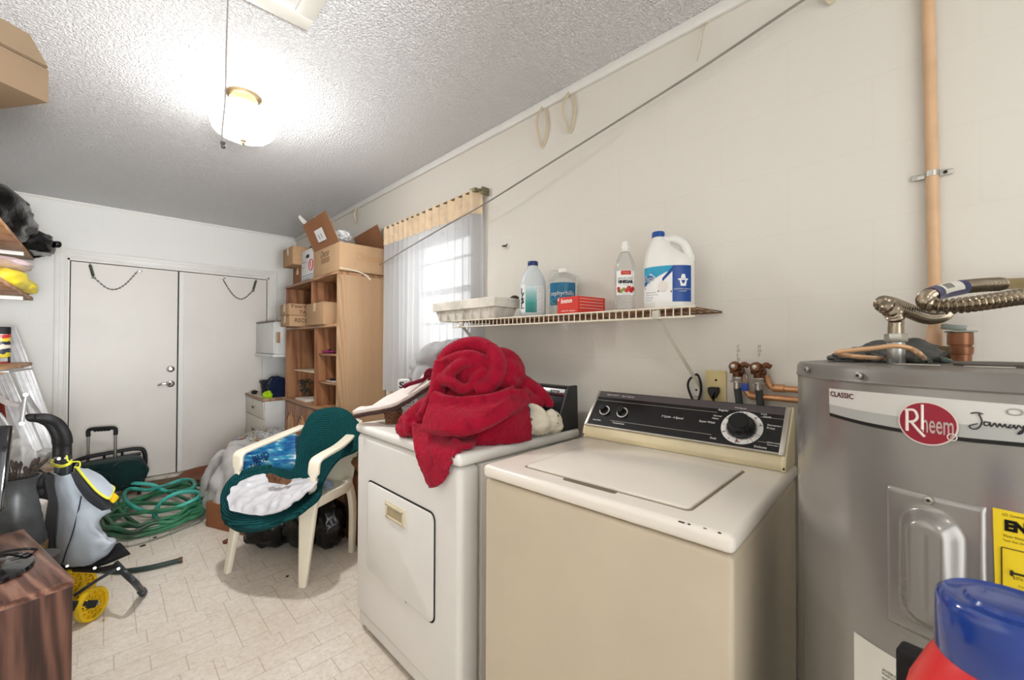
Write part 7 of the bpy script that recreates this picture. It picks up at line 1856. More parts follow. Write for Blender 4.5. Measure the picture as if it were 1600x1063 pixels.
p2 = [onz(218, 742, 0.20), onz(190, 756, 0.16)] and [ond(178, 752, 3.62), ond(205, 755, 3.60), ond(238, 758, 3.62), ond(262, 768, 3.60), ond(300, 764, 3.55), ond(302, 752, 3.75), ond(285, 750, 3.85), ond(262, 758, 3.75), ond(248, 762, 3.6), ond(230, 766, 3.5), ond(205, 764, 3.45), ond(194, 772, 3.35), ond(200, 786, 3.28), ond(222, 798, 3.2), ond(246, 800, 3.18), ond(280, 792, 3.2), ond(312, 776, 3.3), ond(306, 769, 3.42), ond(280, 770, 3.4), ond(256, 782, 3.3), ond(242, 800, 3.2), ond(246, 812, 3.14), ond(264, 816, 3.15), ond(295, 800, 3.2), ond(316, 784, 3.3), ond(318, 795, 3.25)]
bm = B(); tube(bm, cr([_c + (q_ - _c) * 0.95 for q_ in p2], 9), 0.0150, 10); o = obj('garden_hose', bm, M_hoseT, None, smooth=70); tag(o, 'bright teal garden hose looped over the dark green one by the door', 'garden hose')
p3 = [ond(186, 775, 3.12), ond(182, 790, 3.1), ond(196, 806, 3.05), ond(215, 820, 3.0), ond(240, 828, 2.97), ond(272, 822, 3.0), ond(300, 808, 3.08), ond(320, 796, 3.15), ond(318, 786, 3.25), ond(290, 806, 3.1), ond(258, 822, 3.02), ond(225, 834, 2.90), ond(205, 842, 2.83), ond(182, 846, 2.79), ond(172, 838, 2.82)]
bm = B(); tube(bm, cr([_c + (q_ - _c) * 0.975 for q_ in p3], 9), 0.0145, 10); o = obj('garden_hose', bm, M_hoseG, None, smooth=70); tag(o, 'grey green garden hose at the near edge of the hose heap', 'garden hose')
ho = thing('garden_hose', 'short black-green hose end stretched across the floor past the shopping trolley', 'garden hose', onz(230, 886, 0.0))
e0, e1 = onz(150, 890, 0.016), onz(284, 875, 0.016)
bm = B(); hp = cr([e0 + V((-0.25, 0.2, 0)), e0, onz(190, 893, 0.016), onz(235, 887, 0.016), e1 - (e1 - onz(260, 881, 0.016)) * 0.2], 8); tube(bm, hp, 0.0135, 10); obj('hose_run', bm, mat('dark_green_hose', (40, 56, 50), 0.45, var=0.1), ho, True)
bm = B(); cyl(bm, hp[-1], e1 + (e1 - hp[-1]) * 0.3, 0.0165, n=14, bev=0.001); obj('hose_coupling', bm, mat('rusty_brass', (84, 64, 50), 0.5, 0.5, var=0.2), ho, True)
# dark green wheeled tool bag with its pulled out handle
dL = 3.42; lg = thing('wheeled_bag', 'dark green wheeled bag with a tall chrome pull handle against the left door leaf', 'bag', (ond(172, 776, dL).x, ond(172, 776, dL).y, 0))
M_dkg = cloth_mat('dark_green_nylon', (26, 52, 50), var=0.08, bump=0.2); gA = V((lg.location.x, lg.location.y, 0))
bx_ = frame(gA + V((0, 0.0, 0.004)), (1, 0.06, 0), (-0.06, 1, 0))
bm = B(); box(bm, (-0.20, -0.10, 0.05), (0.21, 0.14, 0.30), 0.05, 5, M=bx_); blob(bm, bx_ @ V((0.10, -0.10, 0.20)), (0.13, 0.07, 0.11), 0.1, 2, 4, 4); o = obj('bag_body', bm, M_dkg, lg, True, smooth=60)
bm = B(); blob(bm, bx_ @ V((-0.10, -0.13, 0.15)), (0.11, 0.05, 0.11), 0.1, 2, 7, 4); obj('front_pocket', bm, cloth_mat('green_pocket', (20, 44, 44)), lg, True, smooth=60)
top_ = [(-0.22, 0.13, 0.10), (-0.22, 0.13, 0.27), (-0.16, 0.13, 0.325), (0.0, 0.13, 0.340), (0.17, 0.13, 0.345), (0.225, 0.13, 0.30), (0.23, 0.13, 0.12)]
bm = B(); tube(bm, cr([bx_ @ V(q_) for q_ in top_], 6), 0.016, 10); tube(bm, [bx_ @ V((-0.18, 0.12, 0.285)), bx_ @ V((0.20, 0.12, 0.30))], 0.012, 8)
for x in (-0.03, 0.08): tube(bm, [bx_ @ V((x, 0.125, 0.29)), bx_ @ V((x, 0.125, 0.335))], 0.009, 8)
obj('top_frame', bm, mat('black_frame', (22, 24, 26), 0.45), lg, True)
y_ = 0.10; hz_ = ond(160, 671, 3.48).z
a, c = ond(137.5, 720, 3.45), ond(180, 716, 3.52); a = V((a.x, a.y, 0.25)); c = V((c.x, c.y, 0.25))
for q_ in (a, c): bm = B(); cyl(bm, q_, (q_.x, q_.y, hz_ - 0.03), 0.0095, n=12); cyl(bm, q_, (q_.x, q_.y, 0.36), 0.0125, n=12); obj('pull_tube', bm, M_steel, lg, True)
bm = B(); tube(bm, cr([(a.x, a.y, hz_ - 0.055), (a.x, a.y, hz_ - 0.01), a.lerp(c, 0.12) * 1 + V((0, 0, hz_ - 0.25 + 0.004)), a.lerp(c, 0.5) + V((0, 0, hz_ - 0.25 + 0.006)), a.lerp(c, 0.88) + V((0, 0, hz_ - 0.25 + 0.004)), (c.x, c.y, hz_ - 0.01), (c.x, c.y, hz_ - 0.055)], 6), 0.0145, 10)
for i in range(5): q_ = a.lerp(c, 0.25 + 0.125 * i) + V((0, -0.002, hz_ - 0.25 - 0.010)); blob(bm, q_, (0.012, 0.010, 0.010), 0, 1, 1, 2)
obj('grip', bm, M_black, lg, True)
for s_ in (-1, 1):
    bm = B(); q_ = bx_ @ V((0.17 * s_, -0.08, 0.04)); cyl(bm, q_ - V((0.012, 0, 0)), q_ + V((0.012, 0, 0)), 0.04, n=20, bev=0.004); obj('wheel', bm, M_black, lg, True)
# leaf scraps
for (u, v_, r_, lab) in ((242, 841, 0.011, 'dark leaf scrap on the floor by the hoses, the one nearer the chair'), (223, 854, 0.017, 'dark leaf scrap on the floor by the hoses, the one nearer the trolley'), (449, 902, 0.008, 'dark round speck on the floor between the two front chair legs')):
    c = onz(u, v_, 0); bm = B(); blob(bm, (c.x, c.y, 0.004), (r_, r_ * 0.5, 0.004), 0.3, 3, int(u), 2, -0.0036); o = obj('leaf_scrap', bm, M_dark, None); tag(o, lab, 'leaf')
# ------------------------------------------------------------------ shopping trolley
M_gfab = cloth_mat('grey_trolley_fabric', (178, 188, 198), rough=0.7, var=0.05, vscale=5, bump=0.25, bscale=500, sheen=0.1)
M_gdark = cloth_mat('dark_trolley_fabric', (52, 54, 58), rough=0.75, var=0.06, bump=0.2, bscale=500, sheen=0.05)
M_yel = mat('yellow_plastic', (226, 186, 24), 0.4, var=0.06, vscale=20)
M_yelb = mat('yellow_binding', (224, 222, 70), 0.5, var=0.05)
M_tubeg = mat('dark_grey_tube', (58, 62, 66), 0.4, 0.3, var=0.06)
TD = 2.0
tl = thing('shopping_trolley', 'folding grey shopping trolley with yellow wheels and black curved handles', 'shopping trolley', onz(160, 950, 0))
U = lambda u, v, d=TD: ond(u, v, d)
# upright tubes, handles
for (du, dd, nm) in ((0, 0, 1), (-14, 0.10, 0)):
    bm = B(); tube(bm, cr([U(106 + du, 712, TD + dd), U(104 + du, 760, TD + dd), U(100 + du, 830, TD + dd), U(99 + du, 885, TD + dd)], 5), 0.0155, 12); obj('upright_tube', bm, M_tubeg, tl, True)
    bm = B(); hp = cr([U(104 + du, 716, TD + dd), U(104 + du, 700, TD + dd), U(103 + du, 682, TD + dd - 0.01), U(93 + du, 664, TD + dd - 0.03), U(78 + du, 655, TD + dd - 0.06), U(63 + du, 653, TD + dd - 0.08), U(55 + du, 655, TD + dd - 0.09)], 7); n_ = len(hp)
    tube(bm, hp, [0.0185] * 10 + [0.021] * 8 + [0.0205] * (n_ - 22) + [0.020, 0.018, 0.014, 0.007], 14); obj('handle', bm, M_black, tl, True, smooth=60)
bm = B(); c = U(92, 717, TD - 0.02); cyl(bm, U(86, 716, TD + 0.08), U(103, 716, TD - 0.02), 0.006, n=10); cyl(bm, c, c + (_c - c).normalized() * 0.012, 0.008, n=14, bev=0.001); obj('handle_bolt', bm, M_zinc, tl, True)
# bag: an open sagging sack built as rings from the rim down to the floor plate
rings = [  # left, front(near), right, back: pixel + distance
    [U(80, 738, 2.10), U(98, 744, 1.97), U(122, 738, 1.99), U(146, 752, 2.06), U(130, 742, 2.18), U(100, 736, 2.18)],
    [U(80, 756, 2.10), U(98, 768, 1.95), U(130, 770, 1.96), U(172, 786, 2.03), U(150, 765, 2.17), U(105, 755, 2.18)],
    [U(84, 778, 2.10), U(104, 798, 1.94), U(140, 796, 1.93), U(177, 800, 2.01), U(160, 785, 2.15), U(110, 778, 2.18)],
    [U(80, 806, 2.10), U(104, 826, 1.94), U(136, 822, 1.92), U(160, 816, 1.98), U(148, 808, 2.12), U(108, 804, 2.16)],
    [U(77, 840, 2.08), U(102, 856, 1.94), U(142, 846, 1.91), U(172, 838, 1.95), U(150, 836, 2.08), U(108, 836, 2.14)],
    [U(80, 868, 2.06), U(106, 878, 1.95), U(148, 868, 1.91), U(183, 849, 1.95), U(155, 850, 2.06), U(108, 858, 2.10)],
    [U(92, 884, 2.03), U(112, 886, 1.97), U(140, 885, 1.94), U(168, 868, 1.98), U(150, 870, 2.02), U(112, 872, 2.05)]]
def wrt(i, j, p): return (0.013 * (1 - 2.4 * abs(noise.noise(V((p.x * 9 + 3 * p.z, p.y * 9, p.z * 8 + 4))))) + 0.009 * (1 - 2.4 * abs(noise.noise(p * 15)))) * min(1, i * 2) * (0.6 + 1.1 * i)
bm = B(); sheet(bm, [r + [r[0]] for r in rings], 9, thick=0.004, wrinkle=wrt); ba = obj('bag', bm, M_gfab, tl, True, smooth=60)
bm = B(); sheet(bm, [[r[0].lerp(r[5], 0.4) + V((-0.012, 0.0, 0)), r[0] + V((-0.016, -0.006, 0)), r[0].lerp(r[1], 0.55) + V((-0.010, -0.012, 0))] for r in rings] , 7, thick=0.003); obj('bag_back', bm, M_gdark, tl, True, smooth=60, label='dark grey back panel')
bm = B(); tube(bm, cr([U(127, 776, 1.925), U(122, 800, 1.92), U(113, 835, 1.915), U(104, 860, 1.925), U(98, 880, 1.95)], 8), 0.0026, 6); obj('seam_piping', bm, M_gdark, ba, True)
bm = B(); sheet(bm, [[U(110, 740, 1.965), U(124, 738, 1.98), U(136, 748, 2.0)], [U(122, 762, 1.93), U(140, 762, 1.93), U(156, 764, 1.97)], [U(140, 785, 1.915), U(156, 780, 1.915), U(174, 784, 1.96)], [U(160, 798, 1.93), U(170, 796, 1.93), U(178, 794, 1.975)]], 6, thick=0.003, bumps=0.003, bs=16); obj('mouth_lining', bm, M_gdark, ba, True, smooth=60, label='dark open mouth of the bag')  # dark fabric lining across the mouth of the bag
# flap with yellow binding
fl_ = [[U(120, 731, 2.00), U(128, 734, 2.04), U(136, 734, 2.10)], [U(134, 748, 1.95), U(148, 748, 2.0), U(156, 744, 2.06)], [U(152, 768, 1.92), U(164, 764, 1.96), U(170, 757, 2.02)], [U(169, 779, 1.92), U(174, 773, 1.95), U(178, 763, 2.00)]]
bm = B(); sheet(bm, fl_, 7, thick=0.006); fp = obj('flap', bm, M_gfab, tl, True, smooth=60)
edge = cr([fl_[0][0], fl_[1][0], fl_[2][0], fl_[3][0], fl_[3][1], fl_[3][2], fl_[2][2], fl_[1][2], fl_[0][2]], 7); bm = B(); tube(bm, edge, 0.0052, 8); obj('yellow_binding', bm, M_yelb, fp, True)
bm = B(); sheet(bm, [[U(122, 738, 1.985), U(130, 742, 1.965)], [U(124, 748, 1.985), U(140, 758, 1.955)], [U(132, 756, 1.985), U(150, 772, 1.94)], [U(150, 766, 1.97), U(160, 776, 1.94)]], 7, thick=0.003); sheet(bm, [[U(170, 781, 1.95), U(177, 770, 1.99)], [U(175, 786, 1.95), U(184, 776, 1.99)], [U(178, 786, 1.96), U(184, 779, 1.99)]], 5, thick=0.003); obj('yellow_lining', bm, M_yel, fp, True, smooth=60)
bm = B()
for k in range(2): tube(bm, cr([U(80, 722 + 3 * k, 2.09), U(84, 725 + 3 * k, 2.00), U(96, 728 + 2 * k, 1.95), U(108, 724 + 2 * k, 1.95), U(111, 719 + 3 * k, 2.0), U(100, 716, 2.12), U(84, 718, 2.16)], 6, closed=True), 0.004, 7, closed=True)
tube(bm, cr([U(104, 712, 1.965), U(106, 720, 1.96), U(112, 722, 1.97), U(124, 722, 2.0), U(124, 730, 2.0), U(116, 730, 1.98)], 6), 0.003, 6); obj('tie_cord', bm, M_yelb, tl, True, label='thin yellow tie cord')
# foot plate, fold-out leg, braces
pl = [U(100, 868, 2.04), U(150, 889, 1.92), U(200, 866, 1.94), U(183, 843, 2.06), U(150, 840, 2.12)]
bm = B(); sheet(bm, [[U(104, 886, 1.99), U(150, 883, 1.93), U(201, 863, 1.945)], [U(104, 868, 2.06), U(150, 862, 2.02), U(187, 848, 2.02)]], 4, thick=0.016); obj('foot_plate', bm, M_black, tl, True, smooth=40)
bm = B(); tube(bm, [U(104, 890, 1.99), U(150, 892, 1.93), U(180, 885, 1.925)], 0.011, 8, flat=0.7)
for u, v in ((105, 885), (148, 888), (185, 889)): c = U(u, v, 1.93); cyl(bm, c, c + (_c - c).normalized() * 0.022, 0.006, n=12, mi=1)
obj('plate_rail', bm, [M_black, M_zinc], tl, True)
pf = onz(224, 927, 0.012); pf2 = onz(210, 905, 0.012)
bm = B(); tube(bm, cr([U(180, 880, 1.955), U(196, 897, 1.95), U(210, 910, 1.945), pf], 5), 0.0155, 10, flat=0.7); cyl(bm, pf + (U(210, 910, 1.945) - pf) * 0.25, pf, 0.018, n=12, bev=0.003); obj('fold_out_leg', bm, M_tubeg, tl, True)
bm = B(); tube(bm, [U(182, 889, 1.95), U(150, 908, 1.90), U(116, 931, 1.88)], 0.0075, 8, flat=0.6); obj('cross_brace', bm, M_tubeg, tl, True)
def wheel(center, axis, r, w, n_holes=12):
    a = axis.normalized(); Mx = V((0, 0, 1)).rotation_difference(a).to_matrix().to_4x4(); Mx.translation = center
    bm = B(); lathe.open = True
    lathe(bm, [(r * 0.80, -w * 0.4), (r * 0.97, -w * 0.5), (r, -w * 0.3), (r, w * 0.3), (r * 0.97, w * 0.5), (r * 0.80, w * 0.4), (r * 0.80, -w * 0.4)], 48, Mx); lathe(bm, [(r * 0.30, -w * 0.4), (r * 0.30, w * 0.4), (r * 0.10, w * 0.45), (r * 0.10, -w * 0.45), (r * 0.30, -w * 0.4)], 32, Mx); lathe(bm, [(r * 0.54, -w * 0.25), (r * 0.60, -w * 0.25), (r * 0.60, w * 0.3), (r * 0.54, w * 0.3), (r * 0.54, -w * 0.25)], 40, Mx); lathe(bm, [(r * 0.28, -w * 0.12), (r * 0.82, -w * 0.12), (r * 0.82, w * 0.0), (r * 0.28, w * 0.0), (r * 0.28, -w * 0.12)], 40, Mx); lathe.open = False
    for k in range(n_holes):
        q_ = Matrix.Rotation(2 * PI * k / n_holes, 4, 'Z'); box(bm, (r * 0.58, -r * 0.035, -w * 0.3), (r * 0.82, r * 0.035, w * 0.38), 0, M=Mx @ q_); box(bm, (r * 0.28, -r * 0.03, -w * 0.3), (r * 0.56, r * 0.03, w * 0.34), 0, M=Mx @ q_ @ Matrix.Rotation(0.26, 4, 'Z'))
    return bm
wc = onz(143, 971, 0.0); ax = V((0.60, -0.55, 0.05)); rw = 0.072
wc = V((wc.x, wc.y + 0.01, rw + 0.001)); obj('wheel', wheel(wc, ax, rw, 0.026), M_yel, tl, True, smooth=40)
c2 = U(102, 913, 1.90); c2 = V((c2.x, c2.y, 0.20)); w2 = onz(113, 940, 0.0)
for uu, dd in ((103, 1.955), (124, 2.06)):
    q_ = U(uu, 916, dd); obj('wheel', wheel(V((q_.x, q_.y, q_.z)), V((0.50, -0.70, 0.0)), rw * 0.98, 0.026), M_yel, tl, True, smooth=40)
bm = B(); q_ = wc + ax.normalized() * 0.020; e = U(112, 948, 1.84)
tube(bm, [e, e.lerp(q_, 0.5), q_], [0.022, 0.018, 0.016], 12, flat=0.45); cyl(bm, q_ + ax.normalized() * -0.004, q_ + ax.normalized() * 0.012, 0.006, n=12, mi=1); e2 = U(98, 885, 2.0); tube(bm, [e2, U(104, 930, 1.90), e], 0.012, 8); obj('wheel_arm', bm, [M_black, M_zinc], tl, True)

# ------------------------------------------------------------------ media console, monitor, cable, floor vase
M_wal = wood('walnut_laminate', (40, 22, 17), (70, 43, 34), (100, 68, 54), rough=0.32, grain=(16, 16, 1.3), ring=2.2, bump=0.03)
M_walt = wood('walnut_top', (62, 37, 30), (98, 66, 54), (138, 102, 86), rough=0.25, grain=(16, 1.3, 16), ring=2.2, bump=0.03)
CZ = 0.60; k0 = onz(115, 905, CZ); k1 = onz(40, 831, CZ)
ang = math.atan2(k1.y - k0.y, k1.x - k0.x) - PI / 2
cn = thing('media_console', 'dark walnut laminate console with a raised back strip in the lower left corner', 'console', (k0.x, k0.y, 0), ang)
cd = (V((k1.x, k1.y)) - V((k0.x, k0.y))).length + 0.04
CM2 = mat_of(cn)
lim = 0.56
bm = B(); box(bm, (-lim, 0.004, 0.0), (0.0, cd, CZ - 0.021), 0.002); obj('cabinet_body', bm, M_wal, cn, smooth=0)
bm = B(); box(bm, (-lim, -0.002, CZ - 0.02), (0.002, cd, CZ), 0.003); obj('top_board', bm, M_walt, cn)
bm = B(); box(bm, (-lim, cd - 0.02, CZ + 0.0005), (-0.055, cd, CZ + 0.022), 0.002); obj('back_strip', bm, M_wal, cn)
mb = onz(-2, 893, CZ + 0.001); M_gloss = mat('glossy_black', (14, 14, 16), 0.1, var=0.05, coat=0.5)
bm = B(); lathe(bm, [(0.112, 0), (0.116, 0.003), (0.112, 0.012), (0.06, 0.020), (0.03, 0.022), (0, 0.022)], 48, Matrix.Translation((mb.x - 0.012, mb.y, CZ + 0.001)), sx=0.72); o = obj('round_plate', bm, M_gloss, None, smooth=50); tag(o, 'round glossy black plate lying on the walnut console', 'plate')
tr_ = U(19, 664, 1.14); br_ = U(1, 800, 1.10); x_dir = V((-0.97, 0.22, 0)).normalized(); nrm_ = x_dir.cross(tr_ - br_).normalized()
if nrm_.y > 0: nrm_ = -nrm_
cm_ = (tr_ + br_) / 2 + x_dir * 0.19
mo = thing('monitor', 'black flat screen tilted back on its stand at the left edge of the photo', 'monitor', (cm_.x, cm_.y, CZ + 0.001))
bm = B(); box(bm, (-0.09, -0.055, 0), (0.09, 0.075, 0.012), 0.004, M=Matrix.Translation((cm_.x, cm_.y, CZ + 0.001))); obj('foot', bm, M_gloss, mo, True)
bm = B(); tube(bm, [(cm_.x, cm_.y + 0.03, CZ + 0.01), (cm_.x, cm_.y + 0.03, CZ + 0.14), cm_ - nrm_ * 0.012], 0.018, 12); obj('neck', bm, M_gloss, mo, True)
bm = B(); Ms = frame(br_, x_dir, tr_ - br_); hs_ = (tr_ - br_).length; sg = 1 if (Ms.to_3x3() @ V((0, 0, 1))).dot(nrm_) > 0 else -1
box(bm, (0, 0, -0.024 if sg > 0 else 0.0), (0.38, hs_, 0.0 if sg > 0 else 0.024), 0.004, M=Ms); obj('screen', bm, M_gloss, mo, True, smooth=40)
bm = B(); zc_ = CZ + 0.006
cb_ = [V((k0.x, k0.y, 0))] and [onz(-12, 868, zc_), onz(10, 862, zc_ + 0.012), onz(30, 859, zc_ + 0.02), onz(48, 858, zc_ + 0.02), U(62, 861, 1.38), U(72, 872, 1.38), U(75, 888, 1.40), U(76, 930, 1.42)]
tube(bm, cr(cb_, 8), 0.0042, 8); o = obj('black_cable', bm, M_black, None); tag(o, 'black cable looping off the back of the walnut console', 'cable')
vz = 0.69; vb = U(27, 765, 1.84)
fv = thing('floor_vase', 'tall grey ribbed floor vase with a woven bronze base behind the walnut console', 'vase', (vb.x, vb.y, 0))
prof = [(0.072, 0.30), (0.085, 0.34), (0.092, 0.38)] + [(0.092 - 0.030 * k / 9 + (0.002 if k % 2 else 0), 0.38 + 0.022 * k) for k in range(1, 10)] + [(0.058, 0.60), (0.055, 0.63), (0.060, 0.655), (0.072, 0.672), (0.074, 0.678), (0.066, 0.678), (0.050, 0.64), (0.048, 0.60), (0, 0.60)]
bm = B(); lathe(bm, [(0.0, 0.30)] + prof, 40); obj('ribbed_body', bm, mat('grey_ceramic', (66, 68, 69), 0.4, var=0.15, vscale=22), fv, smooth=30)
bm = B(); lathe(bm, [(0.07, 0.0), (0.078, 0.01), (0.085, 0.15), (0.090, 0.30), (0.094, 0.372), (0.088, 0.379), (0, 0.379)], 40, fn=lambda r, z, a: r * (1 + 0.03 * math.cos(20 * a) * math.cos(260 * z))); obj('woven_base', bm, mat('woven_bronze', (120, 96, 62), 0.4, 0.3, var=0.35, vscale=60, bump=0.5, bscale=90), fv, smooth=60)
bm = B(); random.seed(3)
for i in range(26):
    a = random.random() * 2 * PI; r_ = 0.035 * random.random(); p0_ = V((r_ * math.cos(a), r_ * math.sin(a), 0.61)); p1_ = p0_ + V((0.07 * math.cos(a) * random.random(), 0.07 * math.sin(a) * random.random(), 0.08 + 0.07 * random.random())); tube(bm, cr([p0_, p0_.lerp(p1_, 0.5) + V((0, 0, 0.02)), p1_], 3), [0.0025] * 4 + [0.006, 0.008, 0.003], 5)
obj('dried_stems', bm, mat('dark_dry_stems', (58, 50, 44), 0.8, var=0.3, vscale=50), fv, smooth=50)
# disc behind the console
bm = B(); q_ = U(60, 872, 1.62); lathe(bm, [(0.0, 0), (0.06, 0.0), (0.068, 0.006), (0.068, q_.z), (0.055, q_.z + 0.006), (0.0, q_.z + 0.008)], 32, Matrix.Translation((q_.x - 0.01, q_.y + 0.02, 0))); o = obj('dark_canister', bm, mat('charcoal_canister', (66, 64, 62), 0.5, var=0.1), None); tag(o, 'dark round canister between the walnut console and the trolley', 'canister')

# ------------------------------------------------------------------ shelves on the left wall
M_ply = wood('chipboard_shelf', (158, 110, 72), (190, 142, 98), (208, 164, 120), rough=0.55, grain=(2.2, 2.2, 2.2), ring=6, bump=0.05)
SXF, SYE = -0.327, 3.95
zt1, zt2, zt3 = ond(52, 407, 2.6).z, ond(50, 470, 2.6).z, ond(52, 571, 2.6).z
def wshelf(z, label, ang=0.0, y0=2.4):
    t = thing('wall_shelf', label, 'shelf', (SXF - 0.28, (SYE + y0) / 2, z), 0, 'chipboard shelves on the left wall')
    bm = B(); box(bm, (XL + 0.002, y0, z), (SXF, SYE, z + 0.020), 0.002); obj('shelf_board', bm, M_ply, t, True)
    for y in (SYE - 0.33, y0 + 0.25):
        bm = B(); box(bm, (XL + 0.003, y - 0.012, z - 0.022), (SXF - 0.010, y + 0.012, z - 0.0006), 0.003); prism(bm, [(0, 0), (0.46, 0), (0.46, 0.006), (0.0, 0.18)], 0.004, frame((XL + 0.003, y + 0.002, z - 0.023), (1, 0, 0), (0, 0, -1))); obj('bracket', bm, M_trimw, t, True)
    return t
wshelf(zt1, 'upper of the three chipboard shelves at the left edge, carrying the black bag')
wshelf(zt2, 'middle chipboard wall shelf at the left edge, carrying the yellow bag')
wshelf(zt3, 'lowest chipboard wall shelf at the left edge, carrying the can')
zs_ = 1.985
t = thing('wall_shelf', 'chipboard shelf high on the left wall under the cardboard box, mostly outside the photo', 'shelf', (XL + 0.2, 1.7, zs_)); bm = B(); box(bm, (XL + 0.002, 0.9, zs_), (-0.36, 2.6, zs_ + 0.02), 0.002); obj('shelf_board', bm, M_ply, t, True)
bm = B()
for y in (1.1, 2.4): box(bm, (XL + 0.003, y - 0.012, zs_ - 0.02), (-0.40, y + 0.012, zs_ - 0.0006), 0.003)
obj('bracket', bm, M_trimw, t, True)
# long cardboard box, its end over the edge
db = (zs_ + 0.0215 - CAM_H) / ((545 - 171) / 651.0); pc_ = ond(76, 169, db)
hb = 0.165
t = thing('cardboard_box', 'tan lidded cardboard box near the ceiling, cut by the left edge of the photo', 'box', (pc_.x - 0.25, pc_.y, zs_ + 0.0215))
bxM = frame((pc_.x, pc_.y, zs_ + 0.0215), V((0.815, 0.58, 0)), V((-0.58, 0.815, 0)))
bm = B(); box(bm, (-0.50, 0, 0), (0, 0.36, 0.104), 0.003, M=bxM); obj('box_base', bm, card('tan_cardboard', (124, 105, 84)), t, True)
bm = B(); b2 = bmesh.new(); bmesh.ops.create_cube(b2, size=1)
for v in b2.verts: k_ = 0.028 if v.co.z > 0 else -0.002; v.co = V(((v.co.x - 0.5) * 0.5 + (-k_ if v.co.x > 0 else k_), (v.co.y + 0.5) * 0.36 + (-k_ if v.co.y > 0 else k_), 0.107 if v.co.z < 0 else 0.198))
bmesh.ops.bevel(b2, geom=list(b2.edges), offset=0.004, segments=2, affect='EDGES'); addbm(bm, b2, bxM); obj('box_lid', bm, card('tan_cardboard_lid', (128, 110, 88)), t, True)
# things on the shelves
bm = B(); zz = zt1 + 0.0215
c = V((SXF - 0.06, SYE - 0.42, zz)); blob(bm, (c.x - 0.12, c.y - 0.05, zz + 0.13), (0.22, 0.42, 0.16), 0.14, 2.2, 4, 4, -0.128, ridge=0.4)
blob(bm, (SXF + 0.0, SYE - 0.16, zz + 0.055), (0.10, 0.16, 0.085), 0.16, 2.2, 6, 4, -0.0535, ridge=0.4)
tp_ = cr([ond(44, 386, 2.62), ond(60, 383, 2.60), ond(76, 383, 2.58), ond(88, 382, 2.56), ond(93, 382.5, 2.555)], 7); tube(bm, tp_, [0.034] * 6 + [0.028] * 6 + [0.022] * 8 + [0.020] * (len(tp_) - 22) + [0.014, 0.006], 12, flat=0.8)
tp_ = cr([ond(42, 392, 2.62), ond(56, 398, 2.60), ond(70, 394, 2.58), ond(82, 389, 2.565)], 6); tube(bm, tp_, [0.03] * 6 + [0.022] * 6 + [0.012] * (len(tp_) - 12), 10, flat=0.5)
o = obj('bin_bag', bm, mat('black_bag_film', (15, 16, 18), 0.20, var=0.05, bump=0.5, bscale=28, bdist=0.008), None, smooth=70); tag(o, 'black bin bag lying on the highest visible left shelf, its tail sticking out', 'bin bag')
zz = zt2 + 0.0212
bm = B(); blob(bm, (SXF - 0.02, SYE - 0.28, zz + 0.035), (0.060, 0.12, 0.045), 0.15, 2, 2, 4, -0.0345, ridge=0.3); blob(bm, (SXF - 0.06, SYE - 0.55, zz + 0.045), (0.09, 0.18, 0.06), 0.15, 2, 5, 4, -0.0445, ridge=0.3); o = obj('yellow_bag', bm, mat('yellow_film', (226, 206, 60), 0.35, var=0.08, bump=0.4, bscale=40), None, smooth=70); tag(o, 'yellow plastic bag on the middle left shelf', 'bag')
bm = B(); blob(bm, (SXF - 0.10, SYE - 0.30, zz + 0.10), (0.08, 0.14, 0.07), 0.12, 2, 3, 4, ridge=0.3); blob(bm, (SXF - 0.11, SYE - 0.30, zz + 0.045), (0.05, 0.10, 0.045), 0.1, 2, 3, 3, -0.044); o = obj('clear_bag', bm, mat('cloudy_film', (222, 222, 220), 0.2, alpha=0.35, var=0.03), None, smooth=70); tag(o, 'cloudy clear plastic bag behind the yellow bag on the middle left shelf', 'bag')
bm = B(); q_ = V((SXF - 0.06, SYE - 0.55, zz + 0.125)); blob(bm, (q_.x, q_.y, q_.z), (0.10, 0.20, 0.03), 0.2, 2.4, 8, 3, ridge=0.4); o = obj('pink_packet', bm, mat('pale_pink_packet', (222, 200, 204), 0.4, var=0.1, vscale=20), None, smooth=70); tag(o, 'pale pink and white packet on top of the yellow bag at the left edge', 'packet')
bm = B(); q_ = ond(28, 411, 2.62); blob(bm, (SXF - 0.16, SYE - 0.20, zz + 0.19), (0.08, 0.06, 0.030), 0.2, 2, 4, 3); blob(bm, (SXF - 0.18, SYE - 0.16, zz + 0.08), (0.06, 0.05, 0.08), 0.2, 2, 4, 3, -0.0795); o = obj('black_pouch', bm, M_black, None, smooth=70); tag(o, 'black pouch on the middle left shelf just under the shelf above', 'pouch')
zz = zt3 + 0.0206; cq = ond(2, 566, 2.02)
cq = onz(1, 568, zz)
ca = thing('spray_can', 'black capped red and yellow can on the lowest left shelf', 'can', (cq.x, cq.y, zz))
kq = (V((cq.x, cq.y, zz)) - _c).dot(_f); rc = 14.5 * kq / 651 / 1.45; hc = 57 * kq / 651
bm = B(); lathe(bm, [(rc * 0.95, 0), (rc, 0.004), (rc, hc * 0.80)], 32); 
t = NT('can_print'); sp = t.new('ShaderNodeSeparateXYZ'); t.link(t.tc.outputs['Generated'], sp.inputs[0]); nn = t.noise(t.mapping((30, 30, 18)), 1.2, 2)
zz_ = t.math('ADD', sp.outputs['Z'], t.math('MULTIPLY', t.math('SUBTRACT', nn, 0.5), 0.22))
